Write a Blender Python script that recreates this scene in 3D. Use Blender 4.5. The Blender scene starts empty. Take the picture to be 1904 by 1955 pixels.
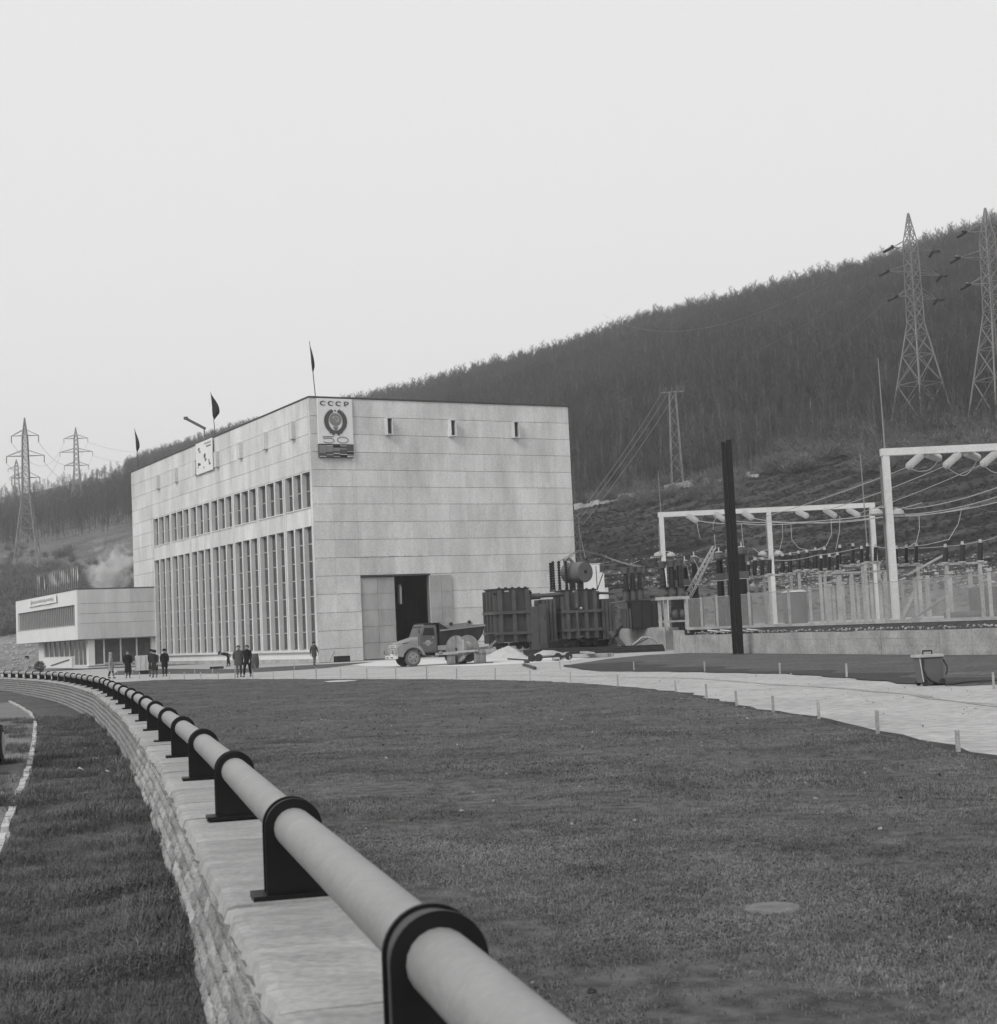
import bpy, bmesh, math, random
import numpy as np
from mathutils import Vector, Matrix
random.seed(7); RNG = np.random.default_rng(11)
S = bpy.context.scene
COL = S.collection
R = math.radians

# ------------------------------------------------------------------ camera
CAM_Z = 2.0
PITCH, ROLL, FPX = R(4.49), R(2.64), 2873.0
cam_d = bpy.data.cameras.new('camera'); cam = bpy.data.objects.new('camera', cam_d); COL.objects.link(cam)
cam_d.sensor_fit = 'HORIZONTAL'; cam_d.sensor_width = 36.0; cam_d.lens = 36.0 * FPX / 1904.0
cam_d.clip_start = 0.1; cam_d.clip_end = 6000
cam.matrix_world = Matrix.Translation((0, 0, CAM_Z)) @ Matrix.Rotation(R(90) + PITCH, 4, 'X') @ Matrix.Rotation(-ROLL, 4, 'Z')
cam_d.dof.use_dof = True; cam_d.dof.focus_distance = 45.0; cam_d.dof.aperture_fstop = 8.0
S.camera = cam

# ------------------------------------------------------------------ overcast daylight
SUN_AZ, SUN_EL = R(-142), R(38)
W = bpy.data.worlds.new('World'); S.world = W; W.use_nodes = True
nt = W.node_tree; nt.nodes.clear()
n_out = nt.nodes.new('ShaderNodeOutputWorld'); n_bg = nt.nodes.new('ShaderNodeBackground')
n_sky = nt.nodes.new('ShaderNodeTexSky'); n_sky.sky_type = 'NISHITA'; n_sky.sun_disc = False
n_sky.sun_elevation = SUN_EL; n_sky.sun_rotation = SUN_AZ; n_sky.air_density = 1.0; n_sky.dust_density = 3.0
n_bw = nt.nodes.new('ShaderNodeRGBToBW')
n_mix = nt.nodes.new('ShaderNodeMix'); n_mix.data_type = 'FLOAT'
n_mix.inputs[0].default_value = 0.80            # even cloud layer over the clear sky
n_mix.inputs[3].default_value = 6.6
n_bg.inputs['Strength'].default_value = 0.10
nt.links.new(n_sky.outputs[0], n_bw.inputs[0]); nt.links.new(n_bw.outputs[0], n_mix.inputs[2])
nt.links.new(n_mix.outputs[0], n_bg.inputs['Color']); nt.links.new(n_bg.outputs[0], n_out.inputs['Surface'])
sun_d = bpy.data.lights.new('sun', 'SUN'); sun_d.energy = 1.2; sun_d.angle = R(22); sun_d.color = (1.0, 0.99, 0.975)
sun = bpy.data.objects.new('sun', sun_d); COL.objects.link(sun)
sd = Vector((math.sin(SUN_AZ) * math.cos(SUN_EL), math.cos(SUN_AZ) * math.cos(SUN_EL), math.sin(SUN_EL)))
sun.rotation_euler = sd.to_track_quat('Z', 'Y').to_euler(); sun.location = sd * 300
S.view_settings.view_transform = 'Standard'; S.view_settings.look = 'None'
S.view_settings.exposure = 0.60; S.view_settings.gamma = 1.0; S.view_settings.use_curve_mapping = False
S.render.engine = 'CYCLES'; S.cycles.max_bounces = 6; S.cycles.diffuse_bounces = 3; S.cycles.volume_bounces = 1
S.cycles.transparent_max_bounces = 12; S.cycles.caustics_reflective = False; S.cycles.caustics_refractive = False

# ------------------------------------------------------------------ measuring helpers (points on the photograph -> places on the ground)
_f = np.array([0, math.cos(PITCH), math.sin(PITCH)]); _u = np.array([0, -math.sin(PITCH), math.cos(PITCH)]); _r = np.array([1., 0, 0])
CR = _r * math.cos(ROLL) - _u * math.sin(ROLL); CU = _u * math.cos(ROLL) + _r * math.sin(ROLL); CF = _f
def ray(px, py): return CR * (px - 952.0) / FPX - CU * (py - 977.5) / FPX + CF
def at(px, py, Y):
    d = ray(px, py); t = Y / d[1]; return Vector((d[0] * t, Y, CAM_Z + d[2] * t))
def terr(Y): return 0.6 if Y < 5 else max(0.0, 0.6 * (66 - Y) / 61.0)
def terl(Y): return terr(Y) - 0.19 * min(1.0, max(0.0, (94 - Y) / 49.0))     # the lower ground on the road side of the stone wall
def g(px, py, dz=0.0, T=terr):
    d = ray(px, py); z = 0.0
    for _ in range(60):
        t = (z + dz - CAM_Z) / d[2]; z = T(d[1] * t)
    return Vector((d[0] * t, d[1] * t, z + dz))
def proj(p):
    v = np.array([p[0], p[1], p[2] - CAM_Z]); w = v @ CF
    return 952 + FPX * (v @ CR) / w, 977.5 - FPX * (v @ CU) / w
ORD = ['first', 'second', 'third', 'fourth', 'fifth', 'sixth', 'seventh', 'eighth', 'ninth', 'tenth', 'eleventh', 'twelfth', 'thirteenth', 'fourteenth',
       'fifteenth', 'sixteenth', 'seventeenth', 'eighteenth', 'nineteenth', 'twentieth', 'twenty-first', 'twenty-second', 'twenty-third', 'twenty-fourth',
       'twenty-fifth', 'twenty-sixth', 'twenty-seventh', 'twenty-eighth', 'twenty-ninth', 'thirtieth', 'thirty-first', 'thirty-second', 'thirty-third', 'thirty-fourth', 'thirty-fifth', 'thirty-sixth', 'thirty-seventh', 'thirty-eighth']

# ------------------------------------------------------------------ materials (the photograph is black and white: all are greys)
MATS = {}
def mat(name, v, var=0.25, scale=3.0, rough=0.85, bump=0.0, bscale=None, rnd=0.0, stretch=(1, 1, 1), fine=0.0, metal=0.0, spec=0.3):
    m = bpy.data.materials.new(name); m.use_nodes = True; MATS[name] = m
    t = m.node_tree; N = t.nodes; L = t.links
    b = N['Principled BSDF']; b.inputs['Roughness'].default_value = rough; b.inputs['Metallic'].default_value = metal
    b.inputs['Specular IOR Level'].default_value = spec
    geo = N.new('ShaderNodeNewGeometry'); mp = N.new('ShaderNodeMapping'); mp.inputs['Scale'].default_value = stretch
    L.new(geo.outputs['Position'], mp.inputs[0])
    nz = N.new('ShaderNodeTexNoise'); nz.inputs['Scale'].default_value = scale; nz.inputs['Detail'].default_value = 5; nz.inputs['Roughness'].default_value = 0.65
    L.new(mp.outputs[0], nz.inputs['Vector'])
    mr = N.new('ShaderNodeMapRange'); mr.inputs[1].default_value = 0.25; mr.inputs[2].default_value = 0.75
    mr.inputs[3].default_value = v * (1 - var); mr.inputs[4].default_value = v * (1 + var)
    L.new(nz.outputs[0], mr.inputs[0]); out = mr.outputs[0]
    def mul(a, sock_b):
        q = N.new('ShaderNodeMath'); q.operation = 'MULTIPLY'; L.new(a, q.inputs[0]); L.new(sock_b, q.inputs[1]); return q.outputs[0]
    if fine:
        n2 = N.new('ShaderNodeTexNoise'); n2.inputs['Scale'].default_value = scale * 14; n2.inputs['Detail'].default_value = 4
        L.new(geo.outputs['Position'], n2.inputs['Vector'])
        r2 = N.new('ShaderNodeMapRange'); r2.inputs[1].default_value = 0.3; r2.inputs[2].default_value = 0.7
        r2.inputs[3].default_value = 1 - fine; r2.inputs[4].default_value = 1 + fine; L.new(n2.outputs[0], r2.inputs[0]); out = mul(out, r2.outputs[0])
    if rnd:
        oi = N.new('ShaderNodeObjectInfo'); r3 = N.new('ShaderNodeMapRange'); r3.inputs[3].default_value = 1 - rnd; r3.inputs[4].default_value = 1 + rnd
        L.new(oi.outputs['Random'], r3.inputs[0]); out = mul(out, r3.outputs[0])
    L.new(out, b.inputs['Base Color'])
    if bump:
        n3 = N.new('ShaderNodeTexNoise'); n3.inputs['Scale'].default_value = bscale or scale * 6; n3.inputs['Detail'].default_value = 6
        L.new(mp.outputs[0], n3.inputs['Vector'])
        bp = N.new('ShaderNodeBump'); bp.inputs['Strength'].default_value = bump; bp.inputs['Distance'].default_value = 0.03
        L.new(n3.outputs[0], bp.inputs['Height']); L.new(bp.outputs[0], b.inputs['Normal'])
    return m
mat('panel_stone', 0.56, 0.24, 0.55, 0.85, rnd=0.07, stretch=(1, 1, 0.30), fine=0.11)
mat('concrete_light', 0.56, 0.12, 0.6, 0.85, fine=0.08)
mat('concrete', 0.33, 0.36, 0.7, 0.9, bump=0.3, fine=0.18)
mat('plaster_white', 0.66, 0.07, 0.5, 0.8, fine=0.04)
mat('panel_annex', 0.58, 0.14, 0.7, 0.85, rnd=0.04, stretch=(1, 1, 0.3), fine=0.05)
mat('joint_dark', 0.16, 0.2, 2.0)
mat('coping', 0.06, 0.3, 2.0, 0.6)
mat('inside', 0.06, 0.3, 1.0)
mat('glass_dark', 0.055, 0.5, 0.5, 0.12, spec=0.6)
mat('frame_grey', 0.32, 0.15, 2.0, 0.6)
mat('door_panel', 0.33, 0.2, 1.2, 0.8, stretch=(1, 1, 0.3), rnd=0.05, fine=0.1)
mat('cap_stone', 0.33, 0.24, 2.2, 0.9, bump=0.5, bscale=9, rnd=0.10, stretch=(1, 2.2, 1), fine=0.14)
mat('wall_stone', 0.30, 0.35, 4.0, 0.95, bump=0.9, bscale=24, rnd=0.28, fine=0.3)
mat('wall_core', 0.07, 0.3, 6.0)
mat('pipe_paint', 0.26, 0.13, 3.5, 0.5, fine=0.06, spec=0.4, bump=.12, bscale=30)
mat('black_paint', 0.006, 0.4, 6.0, 0.45, spec=0.3)
mat('kerb_stone', 0.42, 0.2, 3.0, 0.9, rnd=0.12, fine=0.15)
mat('soil', 0.04, 0.5, 1.5, 1.0, bump=0.8, bscale=6, fine=0.4)
mat('gravel', 0.36, 0.20, 0.35, 1.0, bump=0.3, bscale=7, fine=0.22)
mat('path_gravel', 0.16, 0.25, 0.8, 1.0, bump=0.8, bscale=14, fine=0.3)
mat('lawn', 0.082, 0.40, 0.45, 1.0, bump=0.9, bscale=22, fine=0.55)
mat('grass_blade', 0.14, 0.6, 1.2, 0.8, rnd=0.0, fine=0.4)
mat('long_grass', 0.11, 0.6, 1.6, 0.8, fine=0.4)
mat('dry_blade', 0.24, 0.3, 2.0, 0.9)
mat('hill_grass', 0.056, 0.55, 0.09, 1.0, fine=0.5, bump=0.8, bscale=0.9)
mat('mud', 0.27, 0.4, 1.2, 1.0, bump=.6, bscale=9, fine=.35)
mat('bark', 0.062, 0.55, 0.035, 0.95)
mat('bark_pale', 0.12, 0.45, 0.035, 0.95)
mat('scrub', 0.15, 0.4, 0.12, 1.0)
mat('rock', 0.34, 0.4, 0.5, 0.95)
mat('galv', 0.21, 0.2, 0.3, 0.6)
mat('galv_dark', 0.10, 0.2, 0.3, 0.7)
mat('porcelain_dark', 0.012, 0.3, 4.0, 0.25, spec=0.5)
mat('porcelain_pale', 0.46, 0.12, 3.0, 0.4)
mat('machine_grey', 0.078, 0.25, 1.2, 0.6, fine=0.15)
mat('machine_dark', 0.026, 0.3, 2.0, 0.6)
mat('machine_pale', 0.115, 0.2, 1.2, 0.6)
mat('wire', 0.16, 0.1, 1.0, 0.5)
mat('wire_pale', 0.40, 0.1, 1.0, 0.5)
mat('mesh_wire', 0.42, 0.1, 1.0, 0.6)
mat('truck_paint', 0.105, 0.2, 2.0, 0.5, fine=0.15)
mat('truck_dusty', 0.235, 0.25, 1.5, 0.75, fine=0.2)
mat('truck_dark', 0.028, 0.4, 2.0, 0.7, fine=0.3)
mat('rubber', 0.035, 0.4, 4.0, 0.95, fine=0.2)
mat('rubber_dusty', 0.12, 0.35, 3.0, 0.95, fine=0.2)
mat('white_paint', 0.6, 0.08, 1.0, 0.7)
mat('white_sheet', 0.68, 0.06, 0.8, 0.9)
mat('sign_grey', 0.075, 0.15, 3.0, 0.8)
mat('sign_mid', 0.20, 0.15, 3.0, 0.8)
mat('sign_black', 0.012, 0.15, 3.0, 0.8)
mat('sign_pale', 0.42, 0.1, 3.0, 0.8)
mat('timber', 0.20, 0.35, 2.5, 0.9, stretch=(1, 1, 1), rnd=0.2, fine=0.25)
mat('timber_pale', 0.33, 0.25, 2.5, 0.9, rnd=0.15, fine=0.2)
mat('sand', 0.42, 0.15, 2.0, 1.0, bump=0.6, bscale=12, fine=0.15)
mat('flag_dark', 0.022, 0.3, 2.0, 0.9)
mat('flag_pale', 0.42, 0.25, 1.0, 0.9, rnd=0.35)
mat('skin', 0.30, 0.1, 10.0, 0.6)
mat('coat_black', 0.008, 0.3, 6.0, 0.95)
mat('coat_dark', 0.022, 0.3, 6.0, 0.95)
mat('coat_grey', 0.07, 0.3, 6.0, 0.95)
mat('coat_pale', 0.26, 0.2, 6.0, 0.95)
mat('trousers_dark', 0.02, 0.3, 6.0, 0.95)
mat('trousers_grey', 0.09, 0.3, 6.0, 0.95)
mat('hair_dark', 0.01, 0.3, 6.0, 0.8)
mat('steel_pale', 0.38, 0.2, 2.0, 0.6)
mat('rail_steel', 0.05, 0.4, 2.0, 0.6)
mat('car_paint', 0.10, 0.15, 2.0, 0.3, spec=0.5)
mat('car_glass', 0.10, 0.2, 1.0, 0.1, spec=0.6)
mat('leaf_dark', 0.045, 0.5, 3.0, 0.9)
mat('cover_concrete', 0.15, 0.35, 9.0, 0.95, fine=.3, bump=.4, bscale=60)
mat('chalk', 0.6, 0.2, 5.0, 0.9)
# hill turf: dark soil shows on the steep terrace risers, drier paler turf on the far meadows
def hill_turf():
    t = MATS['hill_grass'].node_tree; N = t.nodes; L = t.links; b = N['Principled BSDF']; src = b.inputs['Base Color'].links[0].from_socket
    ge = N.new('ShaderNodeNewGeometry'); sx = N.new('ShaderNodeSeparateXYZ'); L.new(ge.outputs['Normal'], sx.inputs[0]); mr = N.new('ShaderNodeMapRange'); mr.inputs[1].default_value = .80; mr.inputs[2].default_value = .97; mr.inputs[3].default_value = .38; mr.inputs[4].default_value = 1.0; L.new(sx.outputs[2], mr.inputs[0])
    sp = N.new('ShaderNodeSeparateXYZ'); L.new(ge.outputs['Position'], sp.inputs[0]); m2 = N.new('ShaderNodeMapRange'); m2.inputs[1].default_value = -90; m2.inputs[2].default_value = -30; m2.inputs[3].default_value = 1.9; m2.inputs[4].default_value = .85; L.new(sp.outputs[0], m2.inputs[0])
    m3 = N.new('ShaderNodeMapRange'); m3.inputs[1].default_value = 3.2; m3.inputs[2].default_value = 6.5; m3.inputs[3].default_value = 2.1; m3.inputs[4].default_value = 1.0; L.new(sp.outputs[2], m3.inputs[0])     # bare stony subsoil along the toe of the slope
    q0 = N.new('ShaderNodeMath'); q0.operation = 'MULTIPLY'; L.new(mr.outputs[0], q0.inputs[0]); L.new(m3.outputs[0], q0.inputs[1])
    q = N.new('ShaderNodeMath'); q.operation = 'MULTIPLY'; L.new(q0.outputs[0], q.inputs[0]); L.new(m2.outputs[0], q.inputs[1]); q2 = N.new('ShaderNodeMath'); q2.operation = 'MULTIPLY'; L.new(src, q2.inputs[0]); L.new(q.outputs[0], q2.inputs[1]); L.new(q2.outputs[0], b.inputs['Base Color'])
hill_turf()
m = bpy.data.materials.new('frosted_pane'); m.use_nodes = True; MATS['frosted_pane'] = m
_n = m.node_tree.nodes; _n.clear(); _o = _n.new('ShaderNodeOutputMaterial'); _t = _n.new('ShaderNodeBsdfTranslucent'); _t.inputs[0].default_value = (0.9, 0.9, 0.9, 1)
m.node_tree.links.new(_t.outputs[0], _o.inputs[0])

# ------------------------------------------------------------------ mesh builder
def frame_to(d):
    d = Vector(d).normalized(); a = Vector((0, 0, 1)) if abs(d.z) < 0.95 else Vector((1, 0, 0))
    x = d.cross(a).normalized(); y = d.cross(x).normalized(); return x, y
class MB:
    def __init__(s): s.v = []; s.f = []; s.sm = []
    def add(s, vs, fs, smooth=False):
        o = len(s.v); s.v += [tuple(v) for v in vs]; s.f += [tuple(i + o for i in f) for f in fs]; s.sm += [smooth] * len(fs); return s
    def box(s, a, b, rot=None, c=None):
        (x0, y0, z0), (x1, y1, z1) = a, b
        vs = [Vector(p) for p in ((x0, y0, z0), (x1, y0, z0), (x1, y1, z0), (x0, y1, z0), (x0, y0, z1), (x1, y0, z1), (x1, y1, z1), (x0, y1, z1))]
        if rot is not None:
            c = Vector(c) if c is not None else sum(vs, Vector()) / 8
            M = rot if isinstance(rot, Matrix) else Matrix.Rotation(rot, 3, 'Z'); vs = [c + M @ (v - c) for v in vs]
        return s.add(vs, [(0, 3, 2, 1), (4, 5, 6, 7), (0, 1, 5, 4), (1, 2, 6, 5), (2, 3, 7, 6), (3, 0, 4, 7)])
    def bar(s, p, q, w, h=None, up=(0, 0, 1)):
        p, q = Vector(p), Vector(q); h = h or w; d = (q - p).normalized(); u = Vector(up)
        if abs(d.dot(u)) > 0.97: u = Vector((0, 1, 0)) if abs(d.y) < 0.9 else Vector((1, 0, 0))
        x = d.cross(u).normalized() * w / 2; y = x.cross(d).normalized() * h / 2
        vs = [p - x - y, p + x - y, p + x + y, p - x + y, q - x - y, q + x - y, q + x + y, q - x + y]
        return s.add(vs, [(0, 3, 2, 1), (4, 5, 6, 7), (0, 1, 5, 4), (1, 2, 6, 5), (2, 3, 7, 6), (3, 0, 4, 7)])
    def ring(s, rings, close=True, caps=True, smooth=True):
        n = len(rings[0]); o = len(s.v); fs = []
        for k in range(len(rings) - 1):
            for i in range(n if close else n - 1):
                j = (i + 1) % n; fs.append((k * n + i, k * n + j, (k + 1) * n + j, (k + 1) * n + i))
        s.add([p for r in rings for p in r], fs, smooth)
        if caps and close:
            s.f += [tuple(o + i for i in range(n - 1, -1, -1)), tuple(o + (len(rings) - 1) * n + i for i in range(n))]; s.sm += [False, False]
        return s
    def cyl(s, p, q, r0, r1=None, n=8, caps=True):
        r1 = r0 if r1 is None else r1; p, q = Vector(p), Vector(q); x, y = frame_to(q - p)
        rg = lambda c, r: [c + x * r * math.cos(2 * math.pi * i / n) - y * r * math.sin(2 * math.pi * i / n) for i in range(n)]
        return s.ring([rg(p, r0), rg(q, r1)], True, caps)
    def tube(s, pts, r, n=6, caps=True):
        pts = [Vector(p) for p in pts]; rs = r if isinstance(r, (list, tuple)) else [r] * len(pts); rings = []
        d0 = pts[1] - pts[0]; x, y = frame_to(d0)
        for i, p in enumerate(pts):
            d = (pts[min(i + 1, len(pts) - 1)] - pts[max(i - 1, 0)]).normalized()
            x = (x - d * x.dot(d)).normalized(); y = d.cross(x)
            rings.append([p + x * rs[i] * math.cos(2 * math.pi * k / n) + y * rs[i] * math.sin(2 * math.pi * k / n) for k in range(n)])
        return s.ring(rings, True, caps)
    def lathe(s, p, q, prof, n=10):          # prof: (fraction along p->q, radius)
        p, q = Vector(p), Vector(q); x, y = frame_to(q - p); rings = []
        for t, r in prof:
            c = p + (q - p) * t; rings.append([c + x * r * math.cos(2 * math.pi * i / n) - y * r * math.sin(2 * math.pi * i / n) for i in range(n)])
        return s.ring(rings, True, True, False)
    def prism(s, poly, d):                   # poly: 3D points, d: extrusion vector
        n = len(poly); a = [Vector(p) for p in poly]; d = Vector(d); vs = a + [p + d for p in a]
        return s.add(vs, [tuple(range(n - 1, -1, -1)), tuple(range(n, 2 * n))] + [(i, (i + 1) % n, n + (i + 1) % n, n + i) for i in range(n)])
    def sheds(s, p, q, r, n=12, seg=10, core=0.62):
        pr = []
        for k in range(n):
            pr += [(k / n, r * core), ((k + .35) / n, r), ((k + .5) / n, r), ((k + .6) / n, r * core)]
        pr.append((1.0, r * core)); return s.lathe(p, q, pr, seg)
    def ball(s, c, r, n=8, m=6, sc=(1, 1, 1)):
        c = Vector(c); rings = []
        for i in range(m + 1):
            t = math.pi * i / m; rr = max(math.sin(t), 0.02)
            rings.append([c + Vector((r * rr * math.cos(2 * math.pi * k / n) * sc[0], r * rr * math.sin(2 * math.pi * k / n) * sc[1], -r * math.cos(t) * sc[2])) for k in range(n)])
        return s.ring(rings)
    def mesh(s, name, m):
        me = bpy.data.meshes.new(name); me.from_pydata([tuple(v) for v in s.v], [], s.f); me.update()
        if any(s.sm): me.polygons.foreach_set('use_smooth', s.sm)
        if m: me.materials.append(MATS[m])
        bm = bmesh.new(); bm.from_mesh(me); bmesh.ops.recalc_face_normals(bm, faces=bm.faces); bm.to_mesh(me); bm.free()
        if any(s.sm) and len(s.f) < 6000: me.set_sharp_from_angle(angle=R(42))
        return me
    def build(s, name, m, parent=None, **kw):
        o = bpy.data.objects.new(name, s.mesh(name, m)); COL.objects.link(o)
        if parent is not None: o.parent = parent
        for k, v in kw.items(): o[k] = v
        return o
def inst(name, me, parent=None, loc=(0, 0, 0), rot=(0, 0, 0), scale=None, **kw):
    o = bpy.data.objects.new(name, me); COL.objects.link(o); o.location = loc; o.rotation_euler = rot
    if scale: o.scale = scale
    if parent is not None: o.parent = parent
    for k, v in kw.items(): o[k] = v
    return o
def thing(name, label, cat, loc=(0, 0, 0), rz=0.0, group=None):
    o = bpy.data.objects.new(name, None); COL.objects.link(o); o.location = loc; o.rotation_euler = (0, 0, rz); o.empty_display_size = 0.3
    o['label'] = label; o['category'] = cat
    if group: o['group'] = group
    return o
def tag(o, label, cat, group=None):
    o['label'] = label; o['category'] = cat
    if group: o['group'] = group
    return o
def copy_tree(o, parent=None):
    c = o.copy(); COL.objects.link(c); c.parent = parent
    for ch in list(o.children): copy_tree(ch, c)
    return c
def struct(o): o['kind'] = 'structure'; return o

def scatter(name, protos, pts, rots, scls, var, label=None, kind='stuff'):
    """protos: list of (MB, material); one mesh holding the prototypes and the points, spread by geometry nodes (stuff only)"""
    vs = []; fs = []; va = []; mi = []; mats = []
    for k, parts in enumerate(protos):
        for mb, mname in parts:
            if mname not in mats: mats.append(mname)
            o = len(vs); vs += mb.v; fs += [tuple(i + o for i in f) for f in mb.f]; va += [k] * len(mb.v); mi += [mats.index(mname)] * len(mb.f)
    npv = len(vs); vs = np.vstack([np.array(vs, float), np.asarray(pts, float)])
    me = bpy.data.meshes.new(name); me.from_pydata(vs.tolist(), [], fs)
    for q in mats: me.materials.append(MATS[q])
    me.polygons.foreach_set('material_index', mi)
    n = len(vs)
    a = me.attributes.new('var', 'INT', 'POINT'); a.data.foreach_set('value', np.concatenate([np.array(va), 100 + np.asarray(var)]).astype(np.int32))
    a = me.attributes.new('rot', 'FLOAT_VECTOR', 'POINT'); rr = np.zeros((n, 3)); rr[npv:] = rots; a.data.foreach_set('vector', rr.ravel().astype(np.float32))
    a = me.attributes.new('scl', 'FLOAT_VECTOR', 'POINT'); ss = np.ones((n, 3)); ss[npv:] = scls; a.data.foreach_set('vector', ss.ravel().astype(np.float32))
    ob = bpy.data.objects.new(name, me); COL.objects.link(ob); ob['kind'] = kind
    if label: ob['label'] = label
    t = bpy.data.node_groups.new(name + '_spread', 'GeometryNodeTree')
    t.interface.new_socket('Geometry', in_out='INPUT', socket_type='NodeSocketGeometry'); t.interface.new_socket('Geometry', in_out='OUTPUT', socket_type='NodeSocketGeometry')
    N = t.nodes; L = t.links; gi = N.new('NodeGroupInput'); go = N.new('NodeGroupOutput'); jo = N.new('GeometryNodeJoinGeometry')
    def attr(nm, ty):
        q = N.new('GeometryNodeInputNamedAttribute'); q.data_type = ty; q.inputs['Name'].default_value = nm; return q.outputs[0]
    vv = attr('var', 'INT'); ro = attr('rot', 'FLOAT_VECTOR'); sc = attr('scl', 'FLOAT_VECTOR')
    def sel(val):
        q = N.new('FunctionNodeCompare'); q.data_type = 'INT'; q.operation = 'EQUAL'; L.new(vv, q.inputs[2]); q.inputs[3].default_value = val
        p = N.new('GeometryNodeSeparateGeometry'); p.domain = 'POINT'; L.new(gi.outputs[0], p.inputs[0]); L.new(q.outputs[0], p.inputs[1]); return p.outputs[0]
    for k in range(len(protos)):
        ip = N.new('GeometryNodeInstanceOnPoints'); L.new(sel(100 + k), ip.inputs['Points']); L.new(sel(k), ip.inputs['Instance'])
        L.new(ro, ip.inputs['Rotation']); L.new(sc, ip.inputs['Scale']); L.new(ip.outputs[0], jo.inputs[0])
    L.new(jo.outputs[0], go.inputs[0]); md = ob.modifiers.new('spread', 'NODES'); md.node_group = t
    return ob
# ================================================================== SETTING
def interp(x, xs, ys): return float(np.interp(x, xs, ys))
# plan of the curved stone wall (its pipe runs along the middle)
WP = [(2.06, -5), (1.53, -3), (.74, 0), (-.82, 5.95), (-1.55, 8.76), (-2.29, 11.57), (-3.04, 14.36), (-3.8, 17.15), (-4.58, 19.9), (-5.37, 22.7), (-6.17, 25.5), (-6.98, 28.3),
      (-7.8, 31), (-8.63, 33.8), (-9.5, 36.6), (-10.35, 39.4), (-11.2, 42.2), (-12.1, 44.9), (-13.85, 50), (-15.6, 55), (-17.45, 60), (-19.4, 65), (-21.45, 70), (-23.65, 75), (-25.95, 80), (-28.35, 85), (-33.5, 95)]
WPX = [p[0] - (.036 if p[1] > 5 else .008) for p in WP]; WPY = [p[1] for p in WP]
def wall_x(Y): return interp(Y, WPY, WPX)
def cap_z(Y): return interp(Y, [-5, 5, 9, 11.6, 14.4, 17, 20, 25.5, 31, 45, 82, 95], [1.005, 1.0, .985, .965, .935, .912, .89, .862, .84, .805, .66, .62])

ROWS = sorted(set([-30, -15, -5, 0] + [5 + i for i in range(0, 62)] + [66 + 2 * i for i in range(0, 43)]))
def strip(name, m, fl, fr, zo, y0, y1, kind='structure', T=terr):
    rows = [y for y in ROWS if y0 <= y <= y1]; mb = MB(); pr = None
    for y in rows:
        a, b = fl(y), fr(y)
        if b - a < 0.05: b = a + 0.05
        z = T(y) + zo
        o = len(mb.v); mb.v += [(a, y, z), (b, y, z)]
        if pr is not None: mb.f.append((pr, pr + 1, o + 1, o)); mb.sm.append(False)
        pr = o
    o = mb.build(name, m); o['kind'] = kind; return o
def flat(name, m, pts, z, kind='structure'):
    mb = MB(); mb.add([(p[0], p[1], z) for p in pts], [tuple(range(len(pts)))]); o = mb.build(name, m); o['kind'] = kind; return o
def edge(pix):
    p = sorted([tuple(g(x, y)[:2]) for x, y in pix], key=lambda q: q[1]); return [q[1] for q in p], [q[0] for q in p]

strip('ground', 'gravel', lambda y: wall_x(y) + .05 if y < 95 else -120, lambda y: 120, 0.0, -30, 150)
strip('road_side_ground', 'gravel', lambda y: -120, lambda y: wall_x(y) - .05, 0.0, -30, 94, T=terl)
LE_Y, LE_X = edge([(1904, 1453), (1830, 1437), (1677, 1405), (1565, 1376), (1480, 1363), (1407, 1351), (1350, 1337), (1290, 1323), (1180, 1312), (1090, 1305), (1013, 1301), (940, 1299),
                   (815, 1297), (735, 1297), (600, 1297), (465, 1297), (300, 1298), (200, 1298)])
def lawn_r(y):
    return interp(y, [-30, LE_Y[0] - 4] + LE_Y, [14, LE_X[0] + 2.5] + LE_X) + 0.04 * math.sin(y * 1.1)
strip('lawn', 'lawn', lambda y: wall_x(y) + .18, lawn_r, .012, -5, 88)
strip('lawn_edge_soil', 'soil', lambda y: lawn_r(y) - .05, lambda y: lawn_r(y) + .22 + .1 * math.sin(3 * y), .008, 5, 60)
# island of grass between the road and the yard wall
IS_Y, IS_X = edge([(1904, 1317), (1821, 1309), (1750, 1306), (1618, 1294), (1515, 1287), (1285, 1282.5), (1135, 1281), (1075, 1271.5), (1165, 1257.5), (1267, 1248)])
YW = [(11.3, 97.4), (20.6, 62.0), (24.9, 45.6), (31.5, 20.5)]       # foot of the yard wall
def yw_x(y): return interp(y, [p[1] for p in YW][::-1], [p[0] for p in YW][::-1])
strip('verge', 'lawn', lambda y: interp(y, IS_Y, IS_X), lambda y: yw_x(y), .012, 33, 97)
for dx, w_ in ((3.5, .30), (7.6, .34)):
    strip('tyre_track', 'mud', lambda y: lawn_r(y) + dx + .25 * math.sin(y * .35 + dx) - w_ / 2 * (.7 + .3 * math.sin(y * 1.7 + dx)), lambda y: lawn_r(y) + dx + .25 * math.sin(y * .35 + dx) + w_ / 2 * max(.05, .55 + .6 * math.sin(y * 1.3 + 2 * dx)), .006, 12, 66)
strip('verge_soil', 'soil', lambda y: interp(y, IS_Y, IS_X) - .15 + .15 * math.sin(y * 1.7), lambda y: interp(y, IS_Y, IS_X) + 1.6 + .7 * math.sin(y * .9) + (2.0 if y > 60 else 0), .020, 34, 80)
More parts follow.
